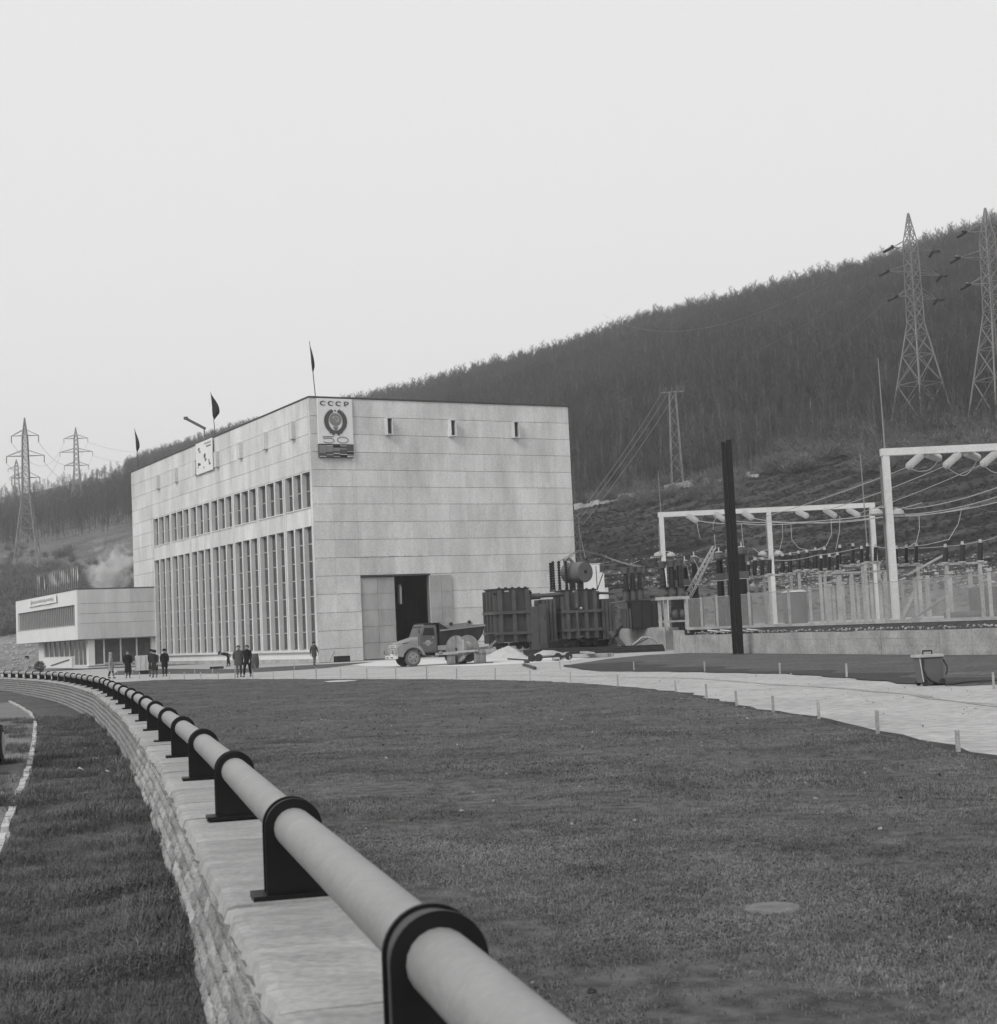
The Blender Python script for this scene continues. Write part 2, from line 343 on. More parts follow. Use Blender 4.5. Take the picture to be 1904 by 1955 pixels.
# ground on the road side of the stone wall: rough grass, kerb and gravel path
KB = [(18.5, 1340.6), (40, 1351), (58.5, 1363.7), (67.5, 1382), (66, 1413), (61.6, 1437.6), (51, 1484), (34, 1524), (21.6, 1555), (6, 1600), (-14, 1650), (-60, 1740)]
KBP = [g(x, y, 0, terl) for x, y in KB]; KB_Y = [p[1] for p in KBP][::-1]; KB_X = [p[0] for p in KBP][::-1]
def kerb_x(y): return interp(y, [-5] + KB_Y + [60, 95], [KB_X[0] - .8] + KB_X + [KB_X[-1] - 14, KB_X[-1] - 40])
strip('rough_grass', 'lawn', lambda y: kerb_x(y) + .06, lambda y: wall_x(y) - .15, .012, -5, 94, T=terl)
strip('path', 'path_gravel', lambda y: kerb_x(y) - 16, lambda y: kerb_x(y) - .06, .006, -5, 94, T=terl)
# strip of grass and light paving before the hall
P = lambda *a: [g(x, y)[:2] for x, y in a]
flat('grass_strip', 'lawn', P((215, 1289), (324, 1286.8), (420, 1286), (481, 1284), (565, 1279.6), (626, 1275.3), (680, 1268.5), (716, 1263.5), (610, 1269), (530, 1273), (449, 1277.6), (310, 1277), (225, 1281)), .012)
flat('lawn_bare_patch', 'chalk', [tuple(g(x, y)[:2]) for x, y in ((618, 1302.2), (640, 1300.6), (668, 1299.6), (684, 1300.0), (672, 1301.6), (650, 1303), (628, 1303.4))], terr(70) + .03) 
# concrete paving apron before the big door
flat('apron_paving', 'concrete_light', P((640, 1267.5), (735, 1261), (960, 1251.5), (1160, 1249), (1090, 1262), (900, 1272), (700, 1272)), .006)

# ------------------------------------------------------------------ hills: one polar sheet to the horizon
HX = [-900, 0, 120, 250, 450, 640, 1100, 1250, 1400, 1560, 1700, 1904, 2400, 3200]
SKY_T = [.095, .104, .112, .1215, .142, .156, .1925, .208, .2175, .228, .236, .2515, .28, .30]      # crest, as slope from the eye
R0 = [230, 215, 210, 205, 205, 200, 150, 150, 148, 146, 144, 142, 140, 140]
R1 = [440, 430, 420, 400, 350, 300, 232, 228, 226, 222, 215, 206, 200, 200]
T1 = [.060, .0635, .070, .0775, .080, .080, .0785, .086, .0935, .101, .1035, .1075, .115, .12]
R2 = [1050, 980, 920, 860, 800, 740, 620, 600, 580, 560, 545, 530, 520, 520]
Z0 = [0, 0, 0, 0, 0, 0, 1.3, 1.5, 1.5, 1.5, 1.5, 1.5, 1.5, 1.5]
HA = [math.atan2(x - 952, FPX) for x in HX]
def vnoise(x, y, s):
    return (math.sin(x * s * 1.7 + 1.3 * math.sin(y * s * .9)) + math.sin(y * s * 2.1 + 1.7 * math.sin(x * s * .7 + 2)) + math.sin((x + y) * s * 1.1 + 4)) / 3
def hill(az, r):
    r0, r1, r2 = np.interp(az, HA, R0), np.interp(az, HA, R1), np.interp(az, HA, R2)
    t1, t2, z0 = np.interp(az, HA, T1), np.interp(az, HA, SKY_T), np.interp(az, HA, Z0)
    z1 = t1 * r1 + 2; z2 = t2 * r2 + 2 - float(np.interp(az, HA, [6, 6, 6, 7, 7, 7.5, 8, 8.5, 9, 9.5, 10, 10, 10, 10]))
    x, y = r * math.sin(az), r * math.cos(az)
    if r < r0: return -0.5 if r < r0 - 16 else -0.5 + (z0 + .5) * (r - r0 + 16) / 16
    if r < r1:
        u = (r - r0) / (r1 - r0); z = z0 + (z1 - z0) * (u ** 1.05)
        if az > math.atan2(1000 - 952, FPX):                         # ploughed terraces
            ph = (r + 2.6 * vnoise(x, y, .06) + 1.2 * vnoise(x, y, .21)) / 5.2; fr = ph - math.floor(ph)
            z += (.4 - 1.0 * min(fr, (1 - fr) * 4)) * min(1, max(0, u * 3 - .35)) * min(1, (1 - u) * 8) * (0.85 + .5 * vnoise(x, y, .1))
        return z + .25 * vnoise(x, y, .15) * min(1, u * 4)
    if r < r2:
        u = (r - r1) / (r2 - r1); return z1 + (z2 - z1) * (u ** 0.98) + 2.0 * vnoise(x, y, .022) * math.sin(math.pi * u)
    u = min(1, (r - r2) / 500); return z2 - 30 * u * u + 1.0 * u
def make_hill():
    azs = list(np.radians(np.arange(-180, -24, 8))) + list(np.radians(np.arange(-24, 1, .4))) + list(np.radians(np.arange(1, 24, .16))) + list(np.radians(np.arange(24, 180.1, 8)))
    rs = [60, 120, 130, 134, 138] + list(np.arange(140, 236, .9)) + list(np.arange(236, 640, 12)) + list(np.arange(640, 1100, 25)) + [1200, 1400, 1700, 2600, 4500]
    mb = MB(); n = len(rs)
    for az in azs:
        for r in rs:
            inside = abs(az) < R(40)
            z = hill(az, r) if inside else (-.5 + (hill(math.copysign(R(40), az), r) + .5) * max(0, 1 - (abs(az) - R(40)) / R(40)))
            mb.v.append((r * math.sin(az), r * math.cos(az), z))
    for i in range(len(azs) - 1):
        for j in range(n - 1):
            mb.f.append((i * n + j, i * n + j + 1, (i + 1) * n + j + 1, (i + 1) * n + j)); mb.sm.append(True)
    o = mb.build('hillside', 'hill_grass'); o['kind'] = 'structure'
make_hill()

# yard terrace behind the wall
YZ = 1.45
def off(p, d): return (p[0] + .967 * d, p[1] + .254 * d)
flat('yard_ground', 'gravel', [off(YW[0], 2.2), off(YW[1], 2.2), off(YW[2], 2.2), off(YW[3], 2.2), (75, 60), (75, 160), (-2, 160), (-2, 137), (8.6, 119), (13.1, 111.5)], YZ)
def yard_slope():
    mb = MB(); rows = []
    for k in range(0, 60):
        t = k / 59; y = 97.4 + (20.5 - 97.4) * t; x = yw_x(y)
        rows.append([(x + .34, y + .09, 1.06), (x + .95, y + .25, 1.12 + .07 * math.sin(k * 1.9)), (x + 1.6, y + .4, 1.24 + .06 * math.sin(k * 2.7)), (x + 2.2, y + .56, YZ)])
    for r in rows: mb.v += r
    for k in range(59):
        for j in range(3): mb.f.append((k * 4 + j, k * 4 + j + 1, k * 4 + 5 + j, k * 4 + 4 + j)); mb.sm.append(True)
    struct(mb.build('yard_bank', 'soil'))
yard_slope()

# ------------------------------------------------------------------ air
hz = MB().box((-4600, -4600, -3), (4600, 4600, 300)); hz = hz.build('haze', None); hz['kind'] = 'stuff'
HAZE_D = 0.00034
m = bpy.data.materials.new('air'); m.use_nodes = True; _n = m.node_tree.nodes; _n.clear(); _o = _n.new('ShaderNodeOutputMaterial'); _v = _n.new('ShaderNodeVolumePrincipled')
_v.inputs['Color'].default_value = (.9, .9, .9, 1); _v.inputs['Density'].default_value = HAZE_D; _v.inputs['Anisotropy'].default_value = 0.1
m.node_tree.links.new(_v.outputs[0], _o.inputs['Volume']); hz.data.materials.append(m)
# ================================================================== STONE WALL WITH PIPE RAILING
def path_pt(s_list):
    pass
WALL_L = -.27
def wall_frame(y):
    e = .05; d = Vector((wall_x(y + e) - wall_x(y - e), 2 * e, 0)).normalized(); return Vector((wall_x(y), y, 0)), d, Vector((d.y, -d.x, 0))   # point, along, to the lawn side
def walk(y0, y1, step):
    y = y0; out = []
    while y < y1:
        out.append(y); st = step() if callable(step) else step; _, d, _ = wall_frame(y); y += st * d.y
    return out
def build_wall():
    w = thing('stone_wall', 'long curved low wall of rough stone under pale cap slabs, carrying the pipe railing', 'wall', (0, 0, 0))
    # cap slabs
    rr = random.Random(3); ys = walk(-3, 90, lambda: rr.uniform(.78, 1.15))
    for a, b in zip(ys, ys[1:]):
        near = a < 16; n = 10 if near else 4; mb = MB(); zj = rr.uniform(-.008, .008); e0 = rr.uniform(-.02, .03)
        rows = []
        for k in range(n + 1):
            y = a + .006 + (b - a - .012) * k / n; p, d, s = wall_frame(y); z = cap_z(y) + zj; L = -.275 + e0 * .5 + rr.uniform(-.013, .013); Rr = .315 + rr.uniform(-.01, .01)
            rows.append([p + s * (L + .012) + Vector((0, 0, z - .095)), p + s * (L - .012) + Vector((0, 0, z - .05 + rr.uniform(-.008, .008))), p + s * (L + .004) + Vector((0, 0, z - .006)), p + s * (L + .04) + Vector((0, 0, z + rr.uniform(-.002, .002))),
                         p + s * (Rr - .01) + Vector((0, 0, z)), p + s * Rr + Vector((0, 0, z - .095))])
        mb.ring(rows, True, True, False); mb.build('cap_slab', 'cap_stone', w)
    # dark mortar core
    mb = MB(); rows = []
    for y in walk(-3.2, 91, 1.0):
        p, d, s = wall_frame(y); z = cap_z(y) - .09; rows.append([p + s * -.20 + Vector((0, 0, z)), p + s * .22 + Vector((0, 0, z)), p + s * .22 + Vector((0, 0, -.3)), p + s * -.24 + Vector((0, 0, -.3))])
    mb.ring(rows, True, True, False).build('mortar_core', 'wall_core', w)
    # lawn face
    # rock-faced stones, five courses on the road side
    def stone(mb, y, ln, z0, h, batter, fine):
        nx = 5 if fine else 2; nz = 3 if fine else 2; pts = []
        for j in range(nz + 1):
            for i in range(nx + 1):
                u = i / nx; v = j / nz; p, d, s = wall_frame(y + u * ln)
                edgef = (u in (0, 1)) or (v in (0, 1)); o = -.235 - batter - (rr.uniform(0, .006) if edgef else rr.uniform(.014, .030))
                pts.append(p + s * o + Vector((0, 0, z0 + h * v + (rr.uniform(-.006, .006)))) + d * (rr.uniform(-.006, .006)))
        fs = []
        for j in range(nz):
            for i in range(nx):
                q = j * (nx + 1) + i; fs.append((q, q + 1, q + nx + 2, q + nx + 1))
        o0 = len(pts); per = [i for i in range(nx + 1)] + [(j + 1) * (nx + 1) - 1 for j in range(1, nz + 1)] + [nz * (nx + 1) + i for i in range(nx - 1, -1, -1)] + [j * (nx + 1) for j in range(nz - 1, 0, -1)]
        inn = []
        for q in per:
            p, d, s = wall_frame(pts[q].y); inn.append(pts[q] + s * .07)
        for k in range(len(per)):
            k2 = (k + 1) % len(per); fs.append((per[k], o0 + k, o0 + k2, per[k2]))
        mb.add(pts + inn, fs, True)
    cnt = 0; rest = MB(); todo = []
    for c in range(7):
        y = -1.0 + rr.uniform(0, .3)
        while y < 90:
            ln = rr.uniform(.2, .46); h = rr.uniform(.088, .1); z0 = cap_z(y) - .097 - .102 * (c + 1)
            if z0 + h > terl(y) - .02: todo.append((y, ln, z0, h, .016 * c))
            y += ln + rr.uniform(.012, .022)
    todo.sort(key=lambda q: q[0])
    for q in todo:
        if q[0] > 2.2 and cnt < 296:
            mb = MB(); stone(mb, *q, True); mb.build('stone', 'wall_stone', w); cnt += 1
        else: stone(rest, *q, False)
    rest.build('stonework', 'wall_stone', w, kind='stuff')
    # railing
    r = thing('pipe_railing', 'pale steel pipe railing held in black arched brackets along the stone wall', 'railing', (0, 0, 0))
    pts = []; ys = walk(-2, 88, .35)
    for y in ys: pts.append((wall_x(y), y, cap_z(y) + .272))
    MB().tube(pts, .0775, 20).build('pipe', 'pipe_paint', r)
    # bracket: two arched plates on a foot plate, joined by a narrow web
    def arch(w_, top, n=20, z0=.02):
        return [(-w_, z0)] + [(w_ * math.cos(t), top - w_ + w_ * math.sin(t)) for t in [math.pi - math.pi * k / n for k in range(n + 1)]] + [(w_, z0)]
    mb = MB()
    mb.prism([(x, -.056, z) for x, z in arch(.112, .384)], (0, .014, 0)).prism([(x, .042, z) for x, z in arch(.112, .384)], (0, .014, 0))
    web = MB().prism([(x, -.042, z) for x, z in arch(.102, .374)], (0, .084, 0)).mesh('web', 'machine_grey')  # grey puts light from above into the colour of the black rim
    me = mb.mesh('bracket', 'black_paint'); foot = MB().box((-.165, -.085, 0), (.165, .085, .022)).mesh('foot_plate', 'black_paint')
    by = [3.45]; y = 5.98
    for y in walk(6.0, 88, 2.92): by.append(y)
    by.insert(0, .62)
    for i, y in enumerate(by):
        p, d, s = wall_frame(y); az = math.atan2(s.y, s.x)
        b = inst('bracket', me, r, (p.x, p.y, cap_z(y) + .002), (0, 0, az)); inst('foot_plate', foot, b); inst('web', web, b)
build_wall()

# kerb of the gravel path
def kerb():
    k = thing('path_kerb', 'curved line of pale kerb stones edging the gravel path by the parked car', 'kerb', (0, 0, 0))
    pts = [Vector((p[0], p[1], 0)) for p in KBP]; rr = random.Random(5)
    dense = []
    for a, b in zip(pts, pts[1:]):
        L = (b - a).length; n = max(1, int(L / .1)); dense += [a.lerp(b, i / n) for i in range(n)]
    # smooth
    for _ in range(12): dense = [dense[0]] + [(dense[i - 1] + dense[i] * 2 + dense[i + 1]) / 4 for i in range(1, len(dense) - 1)] + [dense[-1]]
    i = 0
    while i < len(dense) - 7:
        st = 5; a, b = dense[i], dense[i + st]
        if rr.random() < .97:
            d = (b - a).normalized(); n = Vector((d.y, -d.x, 0)); q = rr.uniform(-.012, .012); z0 = terl(a.y); h = .055 + rr.uniform(-.012, .015)
            A, B = a + n * q + d * .008, b + n * q - d * .008
            mb = MB(); mb.bar(A + Vector((0, 0, z0 + h - .1)), B + Vector((0, 0, terl(b.y) + h - .1)), .075 + rr.uniform(-.006, .006), .2); mb.build('kerb_stone', 'kerb_stone', k)
        i += st
kerb()

# ================================================================== POWER HALL
C0 = Vector((-15.26, 123.72, 0)); HRZ = R(28.95)
def panels(parent, mname, xs, zs, face, depth, skip=None, jh=.03, jv=.006, name='panel', rr=random.Random(9)):
    """cladding slabs; face: 'x' = on the front (local x along), 'y' = on the long side; they stand proud of the core"""
    cache = {}
    for j in range(len(zs) - 1):
        for i in range(len(xs) - 1):
            x0, x1, z0, z1 = xs[i], xs[i + 1], zs[j], zs[j + 1]
            if skip and skip(x0, x1, z0, z1): continue
            w, h = round(x1 - x0 - jv, 3), round(z1 - z0 - jh, 3); pr = rr.uniform(-.006, .008)
            k = (w, h)
            if k not in cache:
                mb = MB(); mb.box((0, -depth, 0), (w, 0.02, h)) if face == 'x' else mb.box((-depth, 0, 0), (0.02, w, h)); cache[k] = mb.mesh(name, mname)
            loc = (x0 + jv / 2, pr, z0 + jh / 2) if face == 'x' else (pr, x0 + jv / 2, z0 + jh / 2)
            inst(name, cache[k], parent, loc)
def build_hall():
    H = thing('power_hall', 'tall pale slab-clad turbine hall with tall finned windows and a wide open door', 'building', C0, HRZ)
    LX, LY, HT = 25.1, 55.1, 22.0
    D0, D1, DZ = 3.95, 10.35, 6.97
    # core shell behind the slabs
    f = MB(); f.box((.05, .06, 0), (D0, .5, 21.9)).box((D1, .06, 0), (LX, .5, 21.9)).box((D0, .06, DZ), (D1, .5, 21.9)); f.build('front_wall', 'joint_dark', H)
    w = MB(); w.box((LX - .5, .52, 0), (LX, 36, 21.9)).box((LX - .5, 36.9, 0), (LX, LY, 21.9)).box((LX - .5, 36, 0), (LX, 36.9, 5.4)).box((LX - .5, 36, 7.6), (LX, 36.9, 21.9)); w.build('side_wall', 'panel_stone', H)
    MB().box((LX - .3, 36.02, 5.42), (LX - .25, 36.88, 7.58)).build('far_window', 'frosted_pane', H)
    MB().box((.06, LY - .5, 0), (LX - .52, LY, 21.9)).build('back_wall', 'panel_stone', H)
    MB().box((0.1, .1, 21.6), (LX - .1, LY - .1, 21.88)).build('roof', 'coping', H)
    c = MB(); c.box((-.14, -.16, 21.98), (LX + .14, .3, 22.08)).box((-.14, .3, 21.98), (.3, LY + .1, 22.08)).box((LX - .3, .3, 21.98), (LX + .14, LY + .1, 22.08)).box((.3, LY - .3, 21.98), (LX - .3, LY + .1, 22.08)); c.build('coping', 'coping', H)
    MB().box((.6, .55, -.02), (LX - .6, LY - .6, .012)).build('hall_floor', 'inside', H)
    m_ = MB(); m_.box((4.5, 14, 0), (9.5, 16.5, 2.4)).box((5.4, 14.4, 2.4), (8.6, 16, 3.9)); m_.build('machine', 'machine_dark', H)
    # slab courses: 1.5 m high
    ZS = [0.02, 1.1, 2.58, 4.07, 5.6, 7.1, 8.6, 10.1, 11.6, 13.08, 14.53, 15.95, 17.45, 18.95, 20.45, 21.97]
    rr = random.Random(2); XS = [.0] + [LX * k / 14 for k in range(1, 14)] + [LX]; XS[3] = D0; XS[6] = D1
    panels(H, 'panel_stone', XS, ZS, 'x', .07, lambda x0, x1, z0, z1: x1 > D0 + .1 and x0 < D1 - .1 and z0 < DZ - .2)
    MB().box((D0, -.10, DZ + .0), (D1 + .1, .52, DZ + .10)).build('lintel', 'coping', H)
    st = MB(); rq = random.Random(4)
    for k in range(14): st.box((3.4 + k * .46, -.078, 8.58 + rq.uniform(-.01, .012)), (3.4 + k * .46 + .47, -.068, 8.62 + rq.uniform(0, .03)))
    st.build('water_stain', 'joint_dark', H)
    # long side: slabs above the windows, between them and beyond them
    YS = [0.35] + [46.9 * k / 14 for k in range(1, 14)] + [46.9, 49.6, 52.4, LY]
    LS = MB(); LS.box((.06, .52, 15.86), (.5, LY, 21.9)).box((.06, 46.92, 0), (.5, LY, 15.86)).box((.06, .1, 11.34), (.5, 46.92, 12.84)).box((.06, .1, 0), (.5, 46.92, 1.0)); LS.build('long_wall', 'joint_dark', H)
    panels(H, 'panel_stone', YS, [15.95, 17.45, 18.95, 20.45, 21.97], 'y', .07)
    panels(H, 'panel_stone', [46.9, 49.6, 52.4, LY], [8.5, 10.1, 11.6, 13.08, 14.53, 15.95], 'y', .07)
    panels(H, 'panel_stone', [46.9, LY], [.02, 2.6, 5.6, 8.5], 'y', .07)
    # corner return strip
    MB().box((-.07, -.068, .02), (.0, .33, 21.97)).build('corner_strip', 'panel_stone', H)
    bays = [.35, 6.4, 13.15, 19.9, 26.65, 33.4, 40.15, 46.9]
    for k in range(7):
        y0, y1 = bays[k] + (.30 if k else .05), bays[k + 1] - .30
        MB().box((-.07, y0 - (.3 if k else 0), 11.3), (.02, y1 + .3, 12.86)).build('spandrel', 'panel_stone', H)
        MB().box((-.07, y0 - (.3 if k else 0), 15.83), (.02, y1 + .3, 15.94)).build('window_head', 'panel_stone', H)
        MB().box((-.14, y0, 12.80), (.1, y1, 12.90)).build('window_sill', 'concrete_light', H)
        if k: # pilaster: two ribs with a groove
            yc = bays[k]; pm = MB(); pm.box((-.10, yc - .34, 1.0), (.5, yc - .07, 15.84)).box((-.10, yc + .07, 1.0), (.5, yc + .34, 15.84)).box((.0, yc - .07, 1.0), (.45, yc + .07, 15.84)); pm.build('pilaster', 'concrete_light', H)
        wd = (y1 - y0 - 2 * .30) / 3
        for q in range(3):
            a = y0 + q * (wd + .30); b = a + wd
            for (z0, z1, tr) in ((12.86, 15.86, [14.3]), (1.12, 11.34, [1.12 + 1.46 * j for j in range(1, 7)])):
                wn = MB(); wn.box((.27, a, z0), (.35, a + .07, z1)).box((.27, b - .07, z0), (.35, b, z1)).box((.27, a + .07, z0), (.35, b - .07, z0 + .07)).box((.27, a + .07, z1 - .07), (.35, b - .07, z1))
                for t in tr: wn.box((.25, a + .07, t - .05), (.35, b - .07, t + .05))
                wn.box((.27, (a + b) / 2 - .03, z0 + .07), (.32, (a + b) / 2 + .03, z1 - .07))
                o = wn.build('window', 'frame_grey', H); MB().box((.322, a + .05, z0 + .05), (.335, b - .05, z1 - .05)).build('pane', 'glass_dark', o)
            if q < 2:
                MB().box((-.085, b, 1.10), (.5, b + .30, 11.34)).build('window_fin', 'concrete_light', H)
                MB().box((-.085, b, 12.88), (.5, b + .30, 15.86)).build('window_fin', 'concrete_light', H)
    MB().box((-.07, 46.60, 1.0), (.5, 46.915, 15.83)).build('end_jamb', 'concrete_light', H)
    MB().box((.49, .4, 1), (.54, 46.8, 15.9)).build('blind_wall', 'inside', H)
    MB().box((-.32, .15, .92), (.1, 46.6, 1.11)).build('ledge', 'concrete_light', H)
    MB().box((-.06, .15, 0), (.06, 46.8, .915)).build('plinth', 'plaster_white', H)
    MB().box((-.10, .15, 0), (-.062, 46.8, .34)).build('plinth_base', 'concrete', H)
    # door leaves: one shut, one folded back against the wall; each with slab cladding
    d = MB().box((D0 + .03, .12, .06), (7.14, .24, DZ - .05)).build('door', 'door_panel', H)
    for j in range(5):
        for i in range(2):
            MB().box((D0 + .05 + i * 1.56, .085, .1 + j * 1.36), (D0 + .05 + i * 1.56 + 1.53, .12, .1 + j * 1.36 + 1.32)).build('door_panel', 'door_panel', d)
    MB().bar((7.05, .02, 2.6), (7.05, .02, 3.2), .05).build('handle', 'steel_pale', d)
    d = MB().box((10.38, -.24, .08), (12.36, -.13, DZ - .02)).build('door', 'door_panel', H)
    for j in range(5):
        for i in range(2):
            MB().box((10.40 + i * .98, -.27, .1 + j * 1.36), (10.40 + i * .98 + .96, -.24, .1 + j * 1.36 + 1.32)).build('door_panel', 'door_panel', d)
    MB().bar((12.40, -.2, .2), (12.40, -.2, 2.6), .08).build('door_stop', 'coping', H)
    # air vents high on both walls
    for x in (7.0, 13.05, 19.35):
        v = MB(); v.box((x - .28, -.62, 18.95), (x - .22, -.065, 20.42)).box((x + .20, -.62, 18.95), (x + .28, -.065, 20.42)).box((x - .22, -.62, 20.34), (x + .20, -.065, 20.42)).box((x - .22, -.62, 18.95), (x + .20, -.065, 19.02))
        o = v.build('air_vent', 'panel_stone', H); MB().box((x - .21, -.30, 19.03), (x + .19, -.25, 20.33)).build('grille', 'coping', o)
    for (px, py) in ((1695, 272), (1532, 332), (1384, 385), (1250, 436), (1126, 480), (1016, 527), (905, 565)):
        pass
    for y in (3.55, 10.3, 17.0, 23.8, 30.5, 37.3, 44.0):
        v = MB(); v.box((-.42, y - .34, 18.95), (-.065, y - .26, 20.42)).box((-.42, y + .26, 18.95), (-.065, y + .34, 20.42)).box((-.42, y - .26, 20.34), (-.065, y + .26, 20.42)).box((-.42, y - .26, 18.95), (-.065, y + .26, 19.02)); o = v.build('air_vent', 'panel_stone', H)
        MB().box((-.40, y - .25, 19.03), (-.36, y + .25, 20.33)).build('grille', 'concrete_light', o)
    MB().box((12.4, -.5, .0), (25, -.08, .16)).build('door_step', 'concrete', H)
    return H
HALL = build_hall()
def hallp(x, y, z): return C0 + Vector((x * math.cos(HRZ) - y * math.sin(HRZ), x * math.sin(HRZ) + y * math.cos(HRZ), z))

# ------------------------------------------------------------------ jubilee sign on the hall
def stroke(mb, pts, w, y0=-.03, th=.012):        # flat stroke in the sign plane, width may vary
    n = len(pts); w = w if isinstance(w, list) else [w] * n; a = []; b = []
    for i in range(n):
        p = Vector(pts[i]); d = (Vector(pts[min(i + 1, n - 1)]) - Vector(pts[max(i - 1, 0)])).normalized(); nn = Vector((-d.y, d.x)) * w[i] / 2
        a.append(p + nn); b.append(p - nn)
    vs = [(p.x, y0, p.y) for p in a] + [(p.x, y0, p.y) for p in b] + [(p.x, y0 - th, p.y) for p in a] + [(p.x, y0 - th, p.y) for p in b]
    fs = []
    for i in range(n - 1):
        fs += [(2 * n + i, 2 * n + i + 1, 3 * n + i + 1, 3 * n + i), (i, i + 1, 2 * n + i + 1, 2 * n + i), (n + i, 3 * n + i, 3 * n + i + 1, n + i + 1)]
    fs += [(0, 2 * n, 3 * n, n), (n - 1, 2 * n - 1, 4 * n - 1, 3 * n - 1)]
    mb.add(vs, fs)
def ell(cx, cz, rx, rz, t0, t1, n=24): return [(cx + rx * math.cos(R(t0 + (t1 - t0) * k / n)), cz + rz * math.sin(R(t0 + (t1 - t0) * k / n))) for k in range(n + 1)]
def build_sign():
    p = hallp(.58, -.32, 16.95)
    s = thing('jubilee_sign', 'tall white hall sign with emblem, CCCP 50 lettering and a band of striped flags', 'sign', p, HRZ)
    MB().box((0, 0, 1.13), (3.1, .22, 4.94)).build('board', 'white_sheet', s)
    MB().box((0, -.02, 0), (3.1, .22, 1.12)).build('flag_board', 'sign_grey', s)
    x0 = .0
    for k in range(3):   # C C C
        cx = .50 + k * .70; o = MB(); e = ell(cx, 4.53, .24, .165, 42, 318, 22); n = len(e)
        ww = [.035 + .075 * max(0, math.sin(math.pi * i / (n - 1))) ** 1.5 for i in range(n)]; stroke(o, e, ww); stroke(o, [(cx + .185, 4.70), (cx + .185, 4.58)], .035); o.build('letter', 'sign_grey', s)
    o = MB(); stroke(o, [(2.43, 4.36), (2.43, 4.70)], .11); stroke(o, [(2.33, 4.36), (2.56, 4.36)], .03); stroke(o, [(2.33, 4.69), (2.5, 4.69)], .03); e = ell(2.52, 4.585, .22, .115, 90, -90, 14); stroke(o, [(2.45, 4.70)] + e + [(2.45, 4.47)], [.03] + [.035 + .07 * math.sin(math.pi * i / 14) for i in range(15)] + [.03]); o.build('letter', 'sign_grey', s)
    # 5 0 in thin line
    o = MB(); stroke(o, [(1.33, 1.74), (.42, 1.74)], .045); stroke(o, [(.42, 1.74), (.42, 1.54)], .045); stroke(o, [(.42, 1.55), (.6, 1.60)] + ell(.86, 1.41, .50, .205, 118, -158, 26), .045); o.build('numeral', 'sign_grey', s)
    o = MB(); stroke(o, ell(2.14, 1.47, .49, .25, 0, 360, 36), .045); o.build('numeral', 'sign_grey', s)
    # emblem: wheat wreath, globe with crossed tools, star, ribbon
    em = MB(); cx, cz = 1.55, 3.03
    for sgn in (1, -1):
        pts = [(cx + sgn * (.82 * math.cos(R(t)) if True else 0), cz + .88 * math.sin(R(t))) for t in np.linspace(76, -82, 20)]
        stroke(em, pts, [.10 + .28 * math.sin(math.pi * (.12 + .80 * i / 19)) for i in range(20)])
        for i in range(1, 19):                       # ears along the outer edge
            q = Vector(pts[i]); d = (q - Vector((cx, cz))).normalized(); stroke(em, [tuple(q + d * .10), tuple(q + d * .225)], [.12, .05], -.03, .02)
    wreath = em.build('wreath', 'sign_grey', s)
    gl = MB(); gl.prism([(x, -.032, z) for x, z in ell(cx, cz + .14, .53, .54, 0, 354, 40)], (0, .02, 0)); gl = gl.build('globe', 'sign_mid', s)
    t = MB(); stroke(t, ell(cx + .02, cz + .16, .24, .25, 120, -110, 18), [.02 + .06 * math.sin(math.pi * i / 18) for i in range(19)], -.035); stroke(t, [(cx - .22, cz + .33), (cx + .2, cz - .06)], .05, -.036); stroke(t, [(cx - .30, cz + .26), (cx - .12, cz + .42)], .09, -.037); t.build('crossed_tools', 'sign_pale', gl)
    st = MB(); st.prism([(cx + (.10 if k % 2 == 0 else .042) * math.sin(math.pi * k / 5), -.03, cz + .90 + (.10 if k % 2 == 0 else .042) * math.cos(math.pi * k / 5)) for k in range(10)], (0, .02, 0)); st.build('star', 'sign_black', s)
    rb = MB(); stroke(rb, [(cx - .55, cz - .98), (cx - .3, cz - .90), (cx, cz - .93), (cx + .3, cz - .90), (cx + .55, cz - .98)], [.10, .2, .24, .2, .10], -.045); stroke(rb, [(cx - .26, cz - 1.0), (cx - .2, cz - 1.16)], .2, -.044); stroke(rb, [(cx + .26, cz - 1.0), (cx + .2, cz - 1.16)], .2, -.044); rb.build('ribbon', 'sign_grey', s)
    sn = MB(); sn.prism([(cx - .24, -.03, cz - .45), (cx + .24, -.03, cz - .45), (cx + .1, -.03, cz - .78), (cx - .1, -.03, cz - .78)], (0, .02, 0)); sn.build('sun_motif', 'sign_mid', s)
    # fifteen little flags in the lower band
    rr = random.Random(8); cols = [0, .62, 1.24, 1.86, 2.48, 3.1]; rws = [[.35, .95], [.18, .46, .95], [.16, .30, .52, .74, 1.0], [.22, .58, .68, .92], [.28, .46, .8]]
    tones = ['sign_grey', 'sign_black', 'sign_mid', 'sign_pale', 'sign_grey']
    for c in range(5):
        zs = [.03] + rws[c] + [1.09]
        for k in range(len(zs) - 1):
            tone = ['sign_grey', 'sign_black', 'sign_grey', 'sign_mid', 'sign_grey'][(c * 2 + k * 3) % 5]
            MB().box((cols[c] + .01, -.045, zs[k] + .008), (cols[c + 1] - .01, -.021, zs[k + 1] - .008)).build('flag_panel', tone, s)
            if (c + k) % 2 == 0: MB().box((cols[c] + .01, -.055, zs[k] + .015), (cols[c + 1] - .01, -.046, zs[k] + .055)).build('flag_stripe', 'sign_pale' if (c + k) % 4 else 'white_sheet', s)
build_sign()

